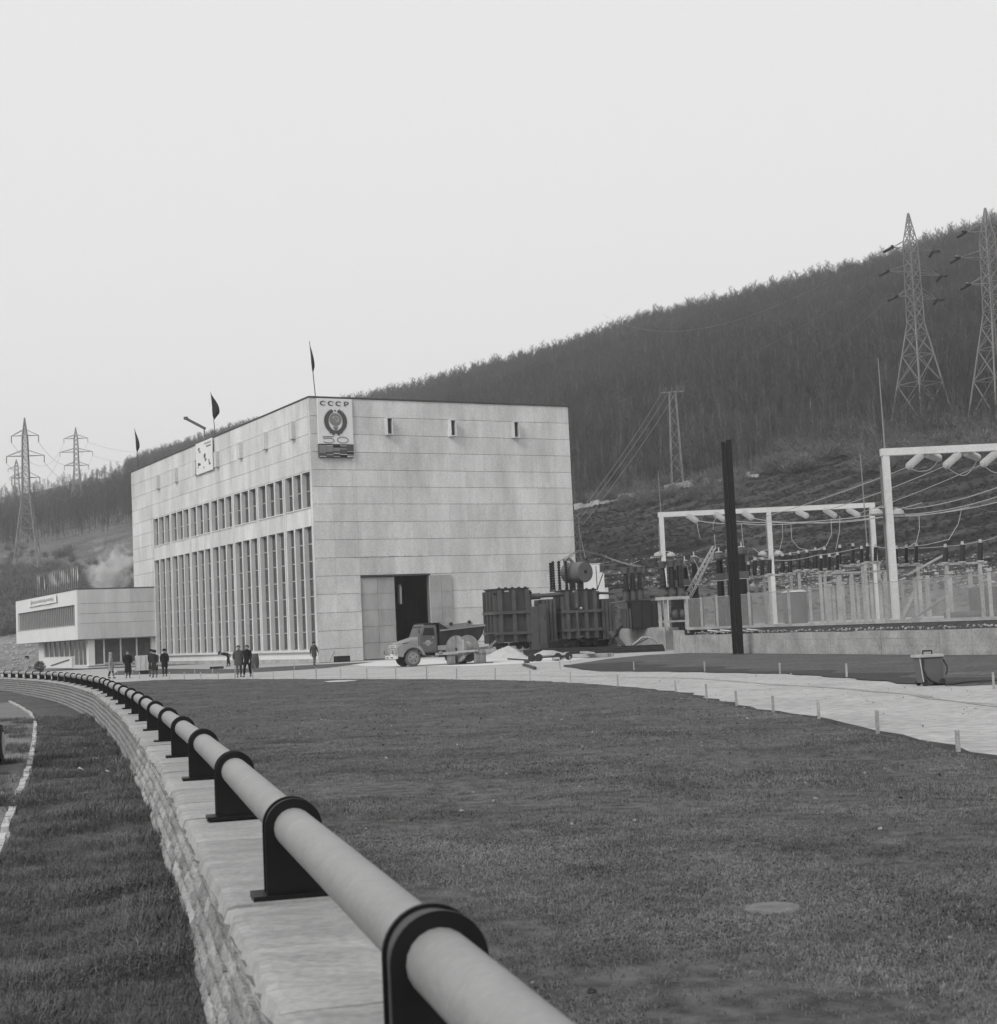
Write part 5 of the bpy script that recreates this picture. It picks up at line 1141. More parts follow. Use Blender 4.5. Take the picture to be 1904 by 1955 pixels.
for k, (q0, q1) in enumerate((((1728, 972), (1960, 910)), ((1728, 982), (1960, 930)), ((1704, 984), (1960, 945)))): wire([A_(*q0, YB + 4), A_(*q1, 60)], .25, ['upper', 'middle', 'lower'][k] + ' of three wires running out past the near portal', .025)
wire([A_(1794, 875, YB + 1.5), A_(1820, 920, YB + 6), A_(1850, 958, YB + 8), A_(1905, 976, YB + 10)], [.0, .1, .2], 'thin slack wire dropping across the terraces behind the near portal', .02, 'wire')
wire([A_(1330, 994, 128), A_(1420, 1000, 126), A_(1530, 998, 122), A_(1700, 985, 112)], [.1, .12, .2], 'low sagging bus wire from the first far insulator string', .03)
wire([A_(1383, 992, 128), A_(1470, 997, 125), A_(1590, 992, 118), A_(1760, 960, 100)], [.1, .1, .2], 'low sagging bus wire from the second far insulator string', .03)
wire([A_(1436, 989, 128), A_(1530, 999, 124), A_(1700, 985, 108), A_(1850, 968, 92)], [.1, .1, .2], 'low sagging bus wire from the third far insulator string', .03)
for k, q in enumerate((((1755, 982), (1756, 1010), (1750, 1035), (1737, 1043)), ((1836, 974), (1830, 1000), (1812, 1030), (1770, 1040), (1712, 1046)), ((1494, 999), (1495, 1025), (1488, 1055)), ((1510, 997), (1512, 1030), (1525, 1046), (1541, 1050)), ((1587, 990), (1588, 1020), (1578, 1042), (1557, 1050)), ((1604, 985), (1603, 1015), (1596, 1050)), ((1331, 995), (1333, 1012), (1337, 1028)), ((1416, 1000), (1418, 1025), (1420, 1044)), ((1362, 1012), (1362, 998), (1372, 980)), ((1364, 1020), (1366, 1045), (1358, 1075)), ((1300, 1068), (1312, 1080), (1318, 1110)), ((1325, 1068), (1334, 1085), (1326, 1125)))):
    YY = [94, 90, 116, 112, 108, 106, 124, 112, 126, 112, 107.5, 108][k]
    wire([A_(x, y, YY) for x, y in q], 0, '%s hanging drop wire of the switchyard counted by height above the apparatus' % ORD[k], .022)
for k, q in enumerate((((1437, 1045), (1461, 1062), (1541, 1050), (1574, 1047)), ((1437, 1063), (1500, 1070), (1560, 1060), (1640, 1046)), ((1660, 1041), (1712, 1046), (1805, 1043), (1872, 1033), (1910, 1022)), ((1328, 1062), (1365, 1072), (1421, 1060)))):
    wire([A_(x, y, 101 - 4 * k if k < 3 else 106) for x, y in q], .06, '%s long low wire linking the insulator heads in the switchyard' % ORD[k], .02)
# leads from transformer b up over the hall corner
for k, (x0, y0, xm, ym) in enumerate(((1068.5, 1081, 1095, 1052), (1076.5, 1082, 1098, 1050), (1084.5, 1080, 1103, 1049))):
    wire([A_(x0, y0, 115.2), A_(x0 + .5, y0 - 10, 115.4), A_(xm, ym + 4 - k, 118), A_(xm + 12, ym + 1, 122), A_(1150, 1060, 124), A_(1215 + 8 * k, 1082, 113)], [0, 0, .05, .05, .1], '%s dark lead rising from the large transformer bushings past the hall corner' % ORD[k], .028, 'wire')

# black double pole
p = g(1409, 1250); t = thing('black_pole', 'tall tarred black double pole standing on the verge before the yard wall', 'pole', (p.x, p.y, 0), 0)
MB().box((.02, -.14, -.1), (.33, .16, 12.25)).build('pole', 'black_paint', t); MB().box((-.27, -.10, -.1), (-.06, .12, 12.15)).build('pole', 'black_paint', t)
for z in (1.2, 3.2, 5.3, 7.6, 9.9, 11.6): MB().box((-.28, -.155, z), (.34, -.142, z + .05)).build('strap', 'machine_dark', t)
MB().box((-.055, .0, .0), (.015, .10, 12.1)).build('filler', 'machine_pale', t)
mound('earth_ring', 'low ring of dug earth round the foot of the black pole', 'earth heap', (p.x, p.y, 0), .75, .6, .12, 'soil', 2)
# leaning lattice pole in the yard
def lattice_leaning():
    a, b = at(1313, 1140, 108), at(1364, 1044, 107); T = thing('lattice_pole', 'pale lattice pole leaning at a slant among the breakers', 'lattice pole', a, 0); d = b - a; x, y = frame_to(d); w0, w1 = .42, .22; cs = []
    for sx, sy in ((1, 1), (1, -1), (-1, -1), (-1, 1)):
        cs.append(((x * sx + y * sy) * w0 / 2, d + (x * sx + y * sy) * w1 / 2)); MB().bar(*cs[-1], .05).build('chord', 'steel_pale', T)
    br = MB(); n = 12
    for i in range(n):
        for k in range(4):
            p0 = cs[k][0].lerp(cs[k][1], i / n); q0 = cs[(k + 1) % 4][0].lerp(cs[(k + 1) % 4][1], (i + 1) / n); br.bar(p0, q0, .03)
    br.build('bracing', 'steel_pale', T)
lattice_leaning()
# welding set
def welder():
    p = g(1776, 1309); T = thing('welding_set', 'boxy grey welding transformer on small wheels with a cable draped over it', 'welding machine', (p.x, p.y, p.z), R(6)); T.scale = (.78, .8, 1.0); 
    MB().ring([rrect(-.31, .33, -.22, .22, .07, .03, 2), rrect(-.33, .35, -.24, .24, .40, .03, 2), rrect(-.355, .36, -.25, .25, .64, .03, 2)], True, True, False).build('casing', 'machine_pale', T)
    MB().ring([rrect(-.42, .38, -.30, .30, .645, .04, 2), rrect(-.42, .38, -.30, .30, .70, .04, 2)], True, True, False).build('lid', 'steel_pale', T); h = MB(); h.bar((-.15, 0, .78), (.12, 0, .78), .035).bar((-.15, 0, .70), (-.15, 0, .78), .03).bar((.12, 0, .70), (.12, 0, .78), .03); h.build('handle', 'machine_dark', T)
    for x, y in ((-.24, -.25), (.28, -.25), (-.24, .25), (.28, .25)): MB().cyl((x, y - .03, .08), (x, y + .03, .08), .08, n=12).build('wheel', 'rubber', T)
    MB().tube([(-.26, -.27, .62), (-.30, -.29, .40), (-.22, -.3, .22), (-.08, -.3, .12), (.1, -.3, .06), (.3, -.32, .05)], .022, 7).build('cable', 'rubber', T)
    MB().tube([(.36, -.2, .58), (.46, -.22, .42), (.45, -.22, .30), (.40, -.22, .24)], .02, 7).build('cable', 'rubber', T); MB().tube([(-.36, -.28, .62), (-.30, -.30, .1)], .018, 7).build('side_bar', 'steel_pale', T)
    o = MB().tube([g(1806, 1308, .03), g(1840, 1303, .03), g(1868, 1300.5, .03), g(1910, 1299, .03)], .02, 6).build('power_cable', 'rubber'); tag(o, 'thin dark cable trailing over the ground from the welding set', 'cable')
welder()
# ================================================================== PYLONS AND MASTS ON THE HILLS
def hit(px, py, r_from=100):
    d = ray(px, py); az = math.atan2(d[0], d[1]); h = math.hypot(d[0], d[1]); prev = None; r = r_from
    while r < 1400:
        z = CAM_Z + d[2] / h * r
        if hill(az, r) >= z: break
        r += 1.0
    return Vector((r * math.sin(az), r * math.cos(az), hill(az, r)))
def pylon(base, H, bw, waist, ww, tw, arms, label, rz=0, group=None, m='galv', leg=.16, br=.08, strings=True, simple=False):
    T = thing('lattice_pylon', label, 'pylon', base, rz, group)
    prof = lambda z: (bw + (ww - bw) * z / waist) if z < waist else (ww + (tw - ww) * (z - waist) / (H - waist)) if z < H * .86 else max(.12, (ww + (tw - ww) * (H * .86 - waist) / (H - waist)) * (H - z) / (H * .14))
    zs = [0]; z = 0
    while z < H - .4:
        z += max(1.0, prof(z) * (.95 if z < waist else 1.15)); zs.append(min(z, H))
    cor = lambda z, k: Vector(((1, 1, -1, -1)[k] * prof(z) / 2, (1, -1, -1, 1)[k] * prof(z) / 2, z))
    for k in range(4):
        mb = MB(); kz = [0, waist, H * .86, H]
        for a, b in zip(kz, kz[1:]): mb.bar(cor(a, k), cor(b, k), leg if a < waist else leg * .7)
        mb.build('leg', m, T)
    for i in range(4):
        mb = MB(); j = (i + 1) % 4
        for n_, (a, b) in enumerate(zip(zs, zs[1:])):
            mb.bar(cor(a, i), cor(b, j), br); mb.bar(cor(a, j), cor(b, i), br)
            if not simple: mb.bar(cor(b, i), cor(b, j), br)
        mb.build('bracing', m, T, kind='stuff')
    tips = []
    for (za, wl, wr) in arms:
        mb = MB(); w2 = prof(za) / 2
        for sg, wa in ((-1, wl), (1, wr)):
            tip = Vector((sg * wa, 0, za)); tips.append(tip)
            for y in (-w2, w2): mb.bar((sg * w2, y, za), tip, br * 1.1); mb.bar((sg * w2, y, za + 1.3), tip, br)
            mb.bar((sg * (w2 + wa) / 2, -w2 / 2, za), (sg * (w2 + wa) / 2, w2 / 2, za), br)
            if strings == 'hang': MB().sheds(tip, tip - Vector((0, 0, 1.6)), .14, 6, 6).build('insulator', 'galv_dark', T)
            elif strings:
                for dy, dz in ((-2.2, -.6), (2.0, -.25)): MB().sheds(tip, tip + Vector((sg * .6 - (1.6 if dy < 0 else -.6), dy, dz)), .24, 8, 6).build('insulator', 'porcelain_dark', T)
        mb.build('cross_arm', m, T)
    return T, tips
PB = hit(1762, 812); Hp = 415 * PB.y / 2873
py1, tips1 = pylon(PB, Hp, 6.4, Hp * .47, 1.8, 1.3, [(Hp * .60, 3.2, 4.6), (Hp * .715, 4.6, 5.6), (Hp * .83, 3.4, 4.4)], 'tall lattice pylon with three cross-arms on the wooded slope above the near portal', R(28), 'large pylons on the slope', 'galv', .16, .075)
PB2 = hit(1911, 808); pylon(PB2, Hp * .94, 6.2, Hp * .47, 1.8, 1.3, [(Hp * .60, 3.4, 4.4), (Hp * .715, 4.8, 5.4), (Hp * .83, 3.4, 4.2)], 'tall lattice pylon cut off by the picture edge beside the other slope pylon', R(20), 'large pylons on the slope', 'galv', .16, .075)
for o in [c for c in py1.children if c.name.startswith('leg')][:0]: pass
q = hit(53, 1086); h_ = 291 * q.y / 2873; _, tl1 = pylon(q, h_, 5.6, h_ * .5, 1.7, 1.0, [(h_ * .60, 3.2, 3.2), (h_ * .745, 4.3, 4.3), (h_ * .88, 3.1, 3.1)], 'nearest of the distant pylons, standing on the meadow behind the office wing', R(6), 'distant lattice pylons', 'galv', .20, .11, 'hang')
q2 = hit(148, 968); h_ = 154 * q2.y / 2873; _, tl2 = pylon(q2, h_, 4.6, h_ * .45, 1.9, 1.1, [(h_ * .52, 4.5, 4.5), (h_ * .69, 6.0, 6.0), (h_ * .86, 4.4, 4.4)], 'distant pylon standing alone high on the wooded ridge', R(6), 'distant lattice pylons', 'galv', .26, .15, 'hang', True)
q3 = hit(33, 968); h_ = 92 * q3.y / 2873; pylon(q3, h_, 4.5, h_ * .45, 2.2, 1.2, [(h_ * .62, 3.2, 3.2), (h_ * .8, 4.0, 4.0)], 'smallest distant pylon, seen behind the meadow pylon', R(6), 'distant lattice pylons', 'galv', .26, .15, 'hang', True)
def mast(base, H, w0, w1, label, name='lattice_mast', arm=None, rz=0):
    T = thing(name, label, 'lattice mast', base, rz); n = int(H / (w0 * .95)); c = lambda u, k: Vector(((1, 1, -1, -1)[k] * (w0 + (w1 - w0) * u) / 2, (1, -1, -1, 1)[k] * (w0 + (w1 - w0) * u) / 2, H * u))
    for k in range(4): MB().bar(c(0, k), c(1, k), .11).build('leg', 'galv', T)
    br = MB()
    for i in range(n):
        for k in range(4): br.bar(c(i / n, k), c((i + 1) / n, (k + 1) % 4), .07) if i % 2 else br.bar(c(i / n, (k + 1) % 4), c((i + 1) / n, k), .07)
    br.build('bracing', 'galv', T, kind='stuff')
    if arm:
        MB().bar((-arm, 0, H), (arm, 0, H + .1), .16).build('cross_arm', 'galv', T)
        for k in range(5): MB().cyl((-arm + .1 + k * (2 * arm - .2) / 4, 0, H), (-arm + .1 + k * (2 * arm - .2) / 4, 0, H + .9), .17, n=7).build('insulator', 'galv_dark', T)
    return T
mp = hit(1294, 931); mh = 184 * mp.y / 2873; mast(mp, mh, 1.75, .95, 'slim pale lattice mast with a short cross-arm at the forest edge', arm=1.9)
m2 = Vector((at(1104, 1075, 152).x, 152, 1.3)); m2h = at(1102, 985, 152).z - 1.3; mast(m2, m2h, .8, .5, 'short lattice mast just behind the hall corner')
for k, (dx, x1, y1) in enumerate(((-1.6, 1098, 990), (-.6, 1102, 997), (.6, 1112, 1003))): wire([mp + Vector((dx, 0, mh)), at(x1, y1, 152)], .5, '%s cable running down from the slim mast to the hall corner' % ORD[k], .03, 'wire', grp='cables from the slim mast')
wire([at(1105, 1005, 151.5), at(1112, 1040, 140), at(1118, 1066, 118.5)], .0, 'dark cable from the short mast down to the transformer', .03, 'wire', grp='cables from the slim mast')
for k, tip in enumerate(tips1[::2]):
    A = py1.matrix_basis @ tip if False else Matrix.Rotation(R(28), 4, 'Z') @ tip + PB; B = at([1250, 1180, 1150][k], [745, 690, 600][k], 520); wire([A + Vector((-.8, -1.5, -.3)), B], 9, '%s long conductor from the slope pylon across the wooded hill counted from below' % ORD[k], .03, 'wire', 20, 'long conductors over the hill')
for k, (ta, tb) in enumerate(zip(tl1, tl2)):
    wire([Matrix.Rotation(R(6), 4, 'Z') @ ta + q - Vector((0, 0, 1.6)), Matrix.Rotation(R(6), 4, 'Z') @ tb + q2 - Vector((0, 0, 1.6))], 7, '%s faint conductor strung between the meadow pylon and the ridge pylon' % ORD[k], .035, 'wire', 14, 'faint conductors behind the office wing')
for k, tb in enumerate(tl2[1::2]):
    wire([Matrix.Rotation(R(6), 4, 'Z') @ tb + q2 - Vector((0, 0, 1.6)), at(420 + 0 * k, 835 - 14 * k, 690)], 8, '%s faint conductor leaving the ridge pylon towards the hall' % ORD[k], .035, 'wire', 14, 'faint conductors behind the office wing')
def thin_pole(px, pt, pb, label, r=.10, Y=None, m='galv'):
    b = hit(px, pb) if Y is None else Vector((at(px, pb, Y).x, Y, YZ)); h = at(px, pt, b.y).z - b.z; o = MB().tube([(0, 0, -.3), (-.01 * h, 0, h)], [r, r * .7], 7).build('thin_pole', m); o.location = b; tag(o, label, 'pole')
thin_pole(1552, 760, 829, 'pale bare pole among the scrub on the slope', .13); thin_pole(1657, 866, 1035, 'thin mast behind the far portal end', .06, 118); thin_pole(1076, 690, 780, 'thin dark mast among the trees above the hall roof', .05, 400, 'galv_dark')
# pale stone boundary along the forest edge
def boundary():
    T = thing('stone_boundary', 'broken pale stone boundary wall along the forest edge above the terraces', 'stone wall', (0, 0, 0)); rr = random.Random(17)
    ks = [(1098, 973), (1145, 965), (1200, 952), (1250, 943), (1290, 936), (1325, 928), (1360, 922), (1400, 917), (1450, 912)]
    pts = [hit(x, y) for x, y in ks]
    for a, b in zip(pts, pts[1:]):
        n = max(2, int((b - a).length / 1.3))
        for i in range(n):
            p, r_ = a.lerp(b, i / n), a.lerp(b, (i + 1) / n); h = rr.uniform(.35, .95) if rr.random() > .08 else .2
            mb = MB(); mb.bar(p + Vector((0, 0, h / 2 - .1)), r_ + Vector((0, 0, h / 2 - .1)), .5, h + .2); mb.build('stone_block', 'rock', T)
boundary()

# ================================================================== STAKES
def stakes():
    rr = random.Random(23)
    rowA = [(1830, 1437, 42), (1676, 1404, 47), (1564, 1374, 38), (1477, 1361, 32), (1407, 1349, 30), (1350, 1335, 29), (1291, 1322, 23), (1180, 1311, 24), (1090, 1304.5, 21), (1013, 1300, 20), (946, 1297.5, 22), (872.5, 1297, 20), (815, 1297, 27), (756, 1296.5, 21), (701, 1296, 20), (651, 1295.5, 20), (604, 1295.5, 21),
            (561, 1295.5, 14), (522, 1296, 13), (483, 1296, 15), (449, 1297, 23), (417, 1296.5, 13), (384, 1297, 14), (352, 1297, 14), (324, 1297, 14), (267, 1296.5, 12), (240, 1297, 11), (216, 1297.5, 13)]
    rowB = [(1898, 1316, 32), (1617, 1294, 27), (1490, 1287.5, 22), (1346, 1283, 20), (1211, 1280, 17), (1070, 1279, 24), (1089, 1266, 13), (1169, 1256, 9), (562, 1278.5, 13), (406, 1286.5, 10), (372, 1287, 9), (253, 1286, 8), (225, 1288.5, 9)]
    for grp, row in (('thin wooden stakes along the lawn edge', rowA), ('thin wooden stakes on the far side of the road', rowB)):
        for k, (x, y, hp) in enumerate(row):
            p = g(x, y); h = hp * p.y / 2873; w = .028 if p.y < 40 else .034
            lean = (rr.uniform(-.03, .03), rr.uniform(-.04, .04)); mb = MB(); mb.bar((0, 0, -.08), (lean[0] * h, lean[1] * h, h), w * 1.5, w * 1.2, (0, 1, 0)); o = mb.build('wooden_stake', 'timber_pale'); o.location = p
            tag(o, '%s thin wooden stake %s, counted from the near end' % (ORD[k], 'along the lawn edge' if grp[-4:] == 'edge' else 'on the far side of the road'), 'stake', grp)
stakes()
p = g(1476, 1744); o = MB().lathe((0, 0, -.03), (0, 0, .012), [(0, .136), (.8, .138), (1, .130)], 32).build('concrete_cover', 'cover_concrete'); o.location = p + Vector((0, 0, .02)); tag(o, 'round pale concrete cover lying flat in the near lawn', 'cover')
for k, (x, y, s) in enumerate(((181, 1456, .10), (152, 1476, .09), (204, 1482, .10), (190, 1478, .07), (163, 1435, .07))):
    p = g(x, y, 0, terl); rr = random.Random(k); mb = MB(); mb.add([(-s, 0, .03), (-.1 * s, -s * .5, .05 + s * .3), (s, .1 * s, .03), (.2 * s, s * .6, .04), (0, 0, .05 + s * .4)], [(0, 1, 4), (1, 2, 4), (2, 3, 4), (3, 0, 4)]); o = mb.build('paper_scrap', 'white_sheet'); o.location = p; tag(o, '%s scrap of pale paper on the rough grass by the wall' % ORD[k], 'litter', 'paper scraps on the grass'); o.modifiers.new('t', 'SOLIDIFY').thickness = .004

# ================================================================== PEOPLE
def skinned(name, V, E, m, parent, root=0, lvl=1):
    """V: (x, y, z, radius) joints; E: bones"""
    me = bpy.data.meshes.new(name); bm = bmesh.new(); sl = bm.verts.layers.skin.verify(); vs = []
    for i, v in enumerate(V):
        b = bm.verts.new(v[:3]); r = v[3]; b[sl].radius = (r, r) if not isinstance(r, tuple) else r; b[sl].use_root = (i == root); vs.append(b)
    for a, b in E: bm.edges.new((vs[a], vs[b]))
    bm.to_mesh(me); bm.free(); me.materials.append(MATS[m]); o = bpy.data.objects.new(name, me); COL.objects.link(o); o.parent = parent
    s = o.modifiers.new('skin', 'SKIN'); s.use_smooth_shade = True; d = o.modifiers.new('sub', 'SUBSURF'); d.levels = d.render_levels = lvl; return o
def person(loc, rz, label, coat='coat_dark', trousers='trousers_dark', hat=None, hat_m='coat_black', hair='hair_dark', coat_len=.55, stride=.0, arm=.12, h=1.0, bend=0.0, wide=1.0, boots='coat_black', bag=False, group=None, elbow=0.0):
    T = thing('person', label, 'person', loc, rz, group); T.scale = (h, h, h)
    cb, sb = math.cos(bend), math.sin(bend)
    def up(x, y, z): return (x, y * cb + (z - .95) * sb, .95 + (z - .95) * cb - y * sb)     # bend the trunk forward (+y) about the hips
    hipx, shx = .095, .185 * wide
    kl, kr = stride * .45, -stride * .35
    A = lambda s: (up(s * shx, 0, 1.43), up(s * (shx + .06), -s * arm * .4 + elbow * .05, 1.15), up(s * (shx + .04), s * -arm + .05 + elbow * .22, .92 + elbow * .12), up(s * (shx + .035), s * -arm + .07 + elbow * .27, .84 + elbow * .12))
    L = lambda s, k: ((s * hipx, 0, .92), (s * (hipx + .01), k + .03, .50), (s * hipx, k * 2.0 - .02, .085 + max(0, -k) * .12), (s * (hipx + .02), k * 2.0 + .13, .035 + max(0, -k) * .05))
    aL, aR, lL, lR = A(1), A(-1), L(1, kl), L(-1, kr)
    hd = up(0, .02, 1.62)
    # body: one continuous skin from head to feet and hands
    V = [(0, 0, .95, .12), (*up(0, 0, 1.2), .12), (*up(0, 0, 1.38), .12), (*up(0, .0, 1.50), .058), (*up(0, .015, 1.585), .085), (*up(0, .02, 1.66), .098), (*up(0, .01, 1.725), .07)]
    E = [(0, 1), (1, 2), (2, 3), (3, 4), (4, 5), (5, 6)]
    for a in (aL, aR):
        b = len(V); V += [(*a[0], .055), (*a[1], .042), (*a[2], .03), (*a[3], .036)]; E += [(2, b), (b, b + 1), (b + 1, b + 2), (b + 2, b + 3)]; hx, hy, hz = a[3]
        for f in range(4): V.append((hx, hy + (f - 1.5) * .02, hz - .075 + .008 * abs(f - 1.5), .009)); E.append((b + 3, len(V) - 1)); V.append((hx, hy + (f - 1.5) * .02 + .02, hz - .11 + .008 * abs(f - 1.5), .008)); E.append((len(V) - 2, len(V) - 1))
        V.append((hx, hy + .05, hz - .03, .011)); E.append((b + 3, len(V) - 1))
    for l in (lL, lR):
        b = len(V); V += [(*l[0], .085), (*l[1], .055), (*l[2], .04), (*l[3], .035)]; E += [(0, b), (b, b + 1), (b + 1, b + 2), (b + 2, b + 3)]
    skinned('body', V, E, 'skin', T)
    # face
    f = MB(); n0 = Vector(up(0, .115, 1.625)); f.ball(n0, .018, 6, 5, (1, 1.2, 1.4)); f.build('nose', 'skin', T)
    f = MB()
    for s in (-1, 1): f.ball(up(s * .036, .103, 1.655), .011, 6, 4)
    f.build('eyes', 'hair_dark', T); f = MB(); f.box(tuple(Vector(up(-.025, .10, 1.578))), tuple(Vector(up(.025, .108, 1.586)))); f.build('mouth', 'trousers_dark', T)
    # trousers and boots
    V = [(0, 0, .97, .135), (0, 0, .90, .12)]; E = [(0, 1)]
    for l in (lL, lR): b = len(V); V += [(l[0][0], l[0][1], .86, .105), (*l[1], .078), (l[2][0], l[2][1], l[2][2] + .03, .068)]; E += [(1, b), (b, b + 1), (b + 1, b + 2)]
    skinned('trousers', V, E, trousers, T)
    for l in (lL, lR): skinned('boot', [(l[2][0], l[2][1] - .03, l[2][2] - .01, .05), (l[2][0], l[2][1] + .04, l[2][2] - .03, .052), (*l[3], .042)], [(0, 1), (1, 2)], boots, T)
    # coat: sleeves + lofted skirt
    V = [(*up(0, 0, 1.05), .15 * wide), (*up(0, 0, 1.25), .155 * wide), (*up(0, -.01, 1.42), .13), (*up(0, .0, 1.50), .075)]; E = [(0, 1), (1, 2), (2, 3)]
    for a in (aL, aR): b = len(V); V += [(a[0][0], a[0][1], a[0][2] - .01, .085), (*a[1], .07), (*(Vector(a[2]) * .93 + Vector(a[1]) * .07), .055)]; E += [(2, b), (b, b + 1), (b + 1, b + 2)]
    C = skinned('coat', V, E, coat, T)
    mb = MB(); rings = []; zt = 1.40; zb = .97 - coat_len + .12
    for i in range(8):
        u = i / 7; z = zt + (zb - zt) * u; rx = (.175 + .03 * (1 - abs(u - .0)) * 0 + .065 * max(0, u - .4)) * wide + .02 * (1 - u); ry = .125 * wide + .075 * max(0, u - .35); rg = []
        for k in range(14):
            t = 2 * math.pi * k / 14; x, y = rx * math.cos(t) * (1 + .04 * math.sin(3 * t + i)), ry * math.sin(t); yy = y + (stride * .25 * math.cos(t) * max(0, u - .5) if stride else 0)
            if z > .95: rg.append(up(x, yy, z))
            else: rg.append((x, yy, z))
        rings.append(rg)
    mb.ring(rings, True, True, True); mb.build('coat_skirt', coat, C)
    cl = MB(); cl.lathe(up(0, .0, 1.46), up(0, .015, 1.545), [(0, .10), (.5, .095), (1, .082)], 10); cl.build('collar', coat, C)
    hm = MB(); hm.ring([[up(.103 * s_ * math.cos(t) * (1.0), -.012 + .118 * s_ * math.sin(t) + dy, z) for t in np.linspace(0, 2 * math.pi, 12, endpoint=False)] for s_, dy, z in ((.92, -.045, 1.60), (1.03, -.03, 1.66), (1.0, -.012, 1.71), (.75, 0, 1.755), (.3, 0, 1.775))]); hm.build('hair', hair, T)
    if hat == 'fur':
        k = MB(); k.ring([[up(.128 * s_ * math.cos(t), .01 + .135 * s_ * math.sin(t), z) for t in np.linspace(0, 2 * math.pi, 14, endpoint=False)] for s_, z in ((.92, 1.665), (1.02, 1.69), (1.02, 1.74), (.86, 1.79), (.42, 1.815))]); k.build('fur_hat', hat_m, T)
    elif hat == 'cap':
        k = MB(); k.ring([[up(.115 * s_ * math.cos(t), .01 + .13 * s_ * math.sin(t), z) for t in np.linspace(0, 2 * math.pi, 14, endpoint=False)] for s_, z in ((.95, 1.70), (1.08, 1.73), (1.0, 1.765), (.5, 1.785))]); k.box(tuple(Vector(up(-.07, .11, 1.695))), tuple(Vector(up(.07, .19, 1.705)))); k.build('cap', hat_m, T)
    elif hat == 'scarf':
        k = MB(); k.ring([[up(.122 * s_ * math.cos(t), -.01 + .13 * s_ * math.sin(t), z) for t in np.linspace(0, 2 * math.pi, 14, endpoint=False)] for s_, z in ((.9, 1.50), (.95, 1.56), (1.0, 1.62), (1.03, 1.68), (.85, 1.75), (.4, 1.78))]); k.build('headscarf', hat_m, T)
    return T
def pg(x, y): return g(x, y)
person(pg(212, 1295.5), R(-75), 'person in a pale belted coat and headscarf walking past the office glass front', 'coat_pale', 'trousers_dark', 'scarf', 'coat_pale', coat_len=.60, stride=.20, arm=.12, h=.98, wide=1.05)
person(pg(245, 1294.5), R(190), 'person in a long black overcoat walking towards the camera before the glass front', 'coat_black', 'trousers_dark', None, coat_len=.72, stride=.10, h=1.0, wide=1.06, hair='coat_grey')
person(pg(296, 1293.5), R(170), 'person in a dark overcoat and fur hat beside the wrapped crate', 'coat_dark', 'trousers_grey', 'fur', coat_len=.62, stride=.08, h=.98, wide=1.08)
person(pg(290, 1291.5), R(165), 'person in a dark fur hat mostly hidden behind the overcoated companion', 'coat_dark', 'trousers_grey', 'fur', coat_len=.6, stride=.05, h=1.0)
person(pg(315, 1291.5), R(195), 'person in a short black coat and round fur hat with dark trousers', 'coat_black', 'trousers_dark', 'fur', coat_len=.5, stride=.12, h=1.0)
person(pg(457, 1293.2), R(192), 'person in a bulky grey padded jacket walking towards the camera', 'coat_grey', 'trousers_grey', None, coat_len=.42, stride=.26, h=1.03, wide=1.22, elbow=.3)
bg = pg(473, 1292.5); person(bg, R(168), 'person in a black jacket and trousers carrying a flat briefcase', 'coat_black', 'coat_black', None, coat_len=.40, stride=.32, h=1.03, wide=1.08, arm=.2)
person(g(600.5, 1270.5), R(215), 'person in grey work clothes and cap striding past the hall corner', 'coat_grey', 'trousers_grey', 'cap', coat_len=.42, stride=.36, h=1.0, wide=1.05, arm=.2)
person(g(437, 1272.6), R(100), 'person in dark work clothes bending low over the ground by the hall plinth', 'coat_dark', 'trousers_dark', 'cap', coat_len=.34, stride=.12, h=1.05, bend=1.35, arm=.0)
person(Vector((at(52, 1290, 104).x, 104, 0)), R(150), 'person in pale clothes standing behind the far end of the pipe railing', 'coat_pale', 'trousers_grey', 'cap', coat_len=.5, stride=.1, h=.97)
t = thing('briefcase', 'flat grey briefcase held by the person in the black jacket', 'briefcase', bg + Vector((.42, -.16, .42)), R(20)); MB().box((-.03, -.2, 0), (.05, .22, .34), rot=Matrix.Rotation(R(-24), 3, 'Y')).build('case', 'machine_pale', t); MB().tube([(-.05, -.06, .33), (-.09, -.05, .40), (-.09, .06, .40), (-.05, .07, .33)], .012).build('handle', 'hair_dark', t)
# wrapped crate, barrel, shrub, tub
p = g(276, 1287); t = thing('wrapped_crate', 'low crate wrapped in pale sheeting standing on the road before the office', 'crate', p, R(8)); MB().ring([rrect(-.62, .62, -.5, .5, z, .1 + .03 * k) for k, z in enumerate((.28, .5, 1.0, 1.3, 1.36))]).build('sheeting', 'sign_pale', t); MB().box((-.3, -.45, 0), (.35, .45, .3)).build('skid', 'coat_dark', t)
for k in range(4): MB().bar((-.58 + k * .36, -.51, .35), (-.55 + k * .36, -.505, 1.28), .03).build('fold', 'coat_pale', t)
p = g(486.5, 1275.5); o = MB().lathe((0, 0, 0), (0, 0, 1.1), [(0, .27), (.02, .30), (.3, .34), (.32, .36), (.35, .34), (.65, .34), (.68, .36), (.71, .33), (.98, .28), (1, .26)], 16).build('barrel', 'machine_grey'); o.location = p; tag(o, 'dark ribbed barrel standing on the grass strip by the hall plinth', 'barrel')
p = g(414, 1277); o = MB().box((-.5, -.25, 0), (.5, .25, .18)).build('mortar_tray', 'coat_dark'); o.location = p; tag(o, 'flat dark mortar tray on the ground near the bending worker', 'tray')
o = MB().box((-.6, -.3, 0), (.6, .3, .5)).build('tool_box', 'coat_dark'); o.location = hallp(1.5, -1.3, 0); o.rotation_euler = (0, 0, HRZ); tag(o, 'low dark tool box against the hall wall by the corner', 'box')
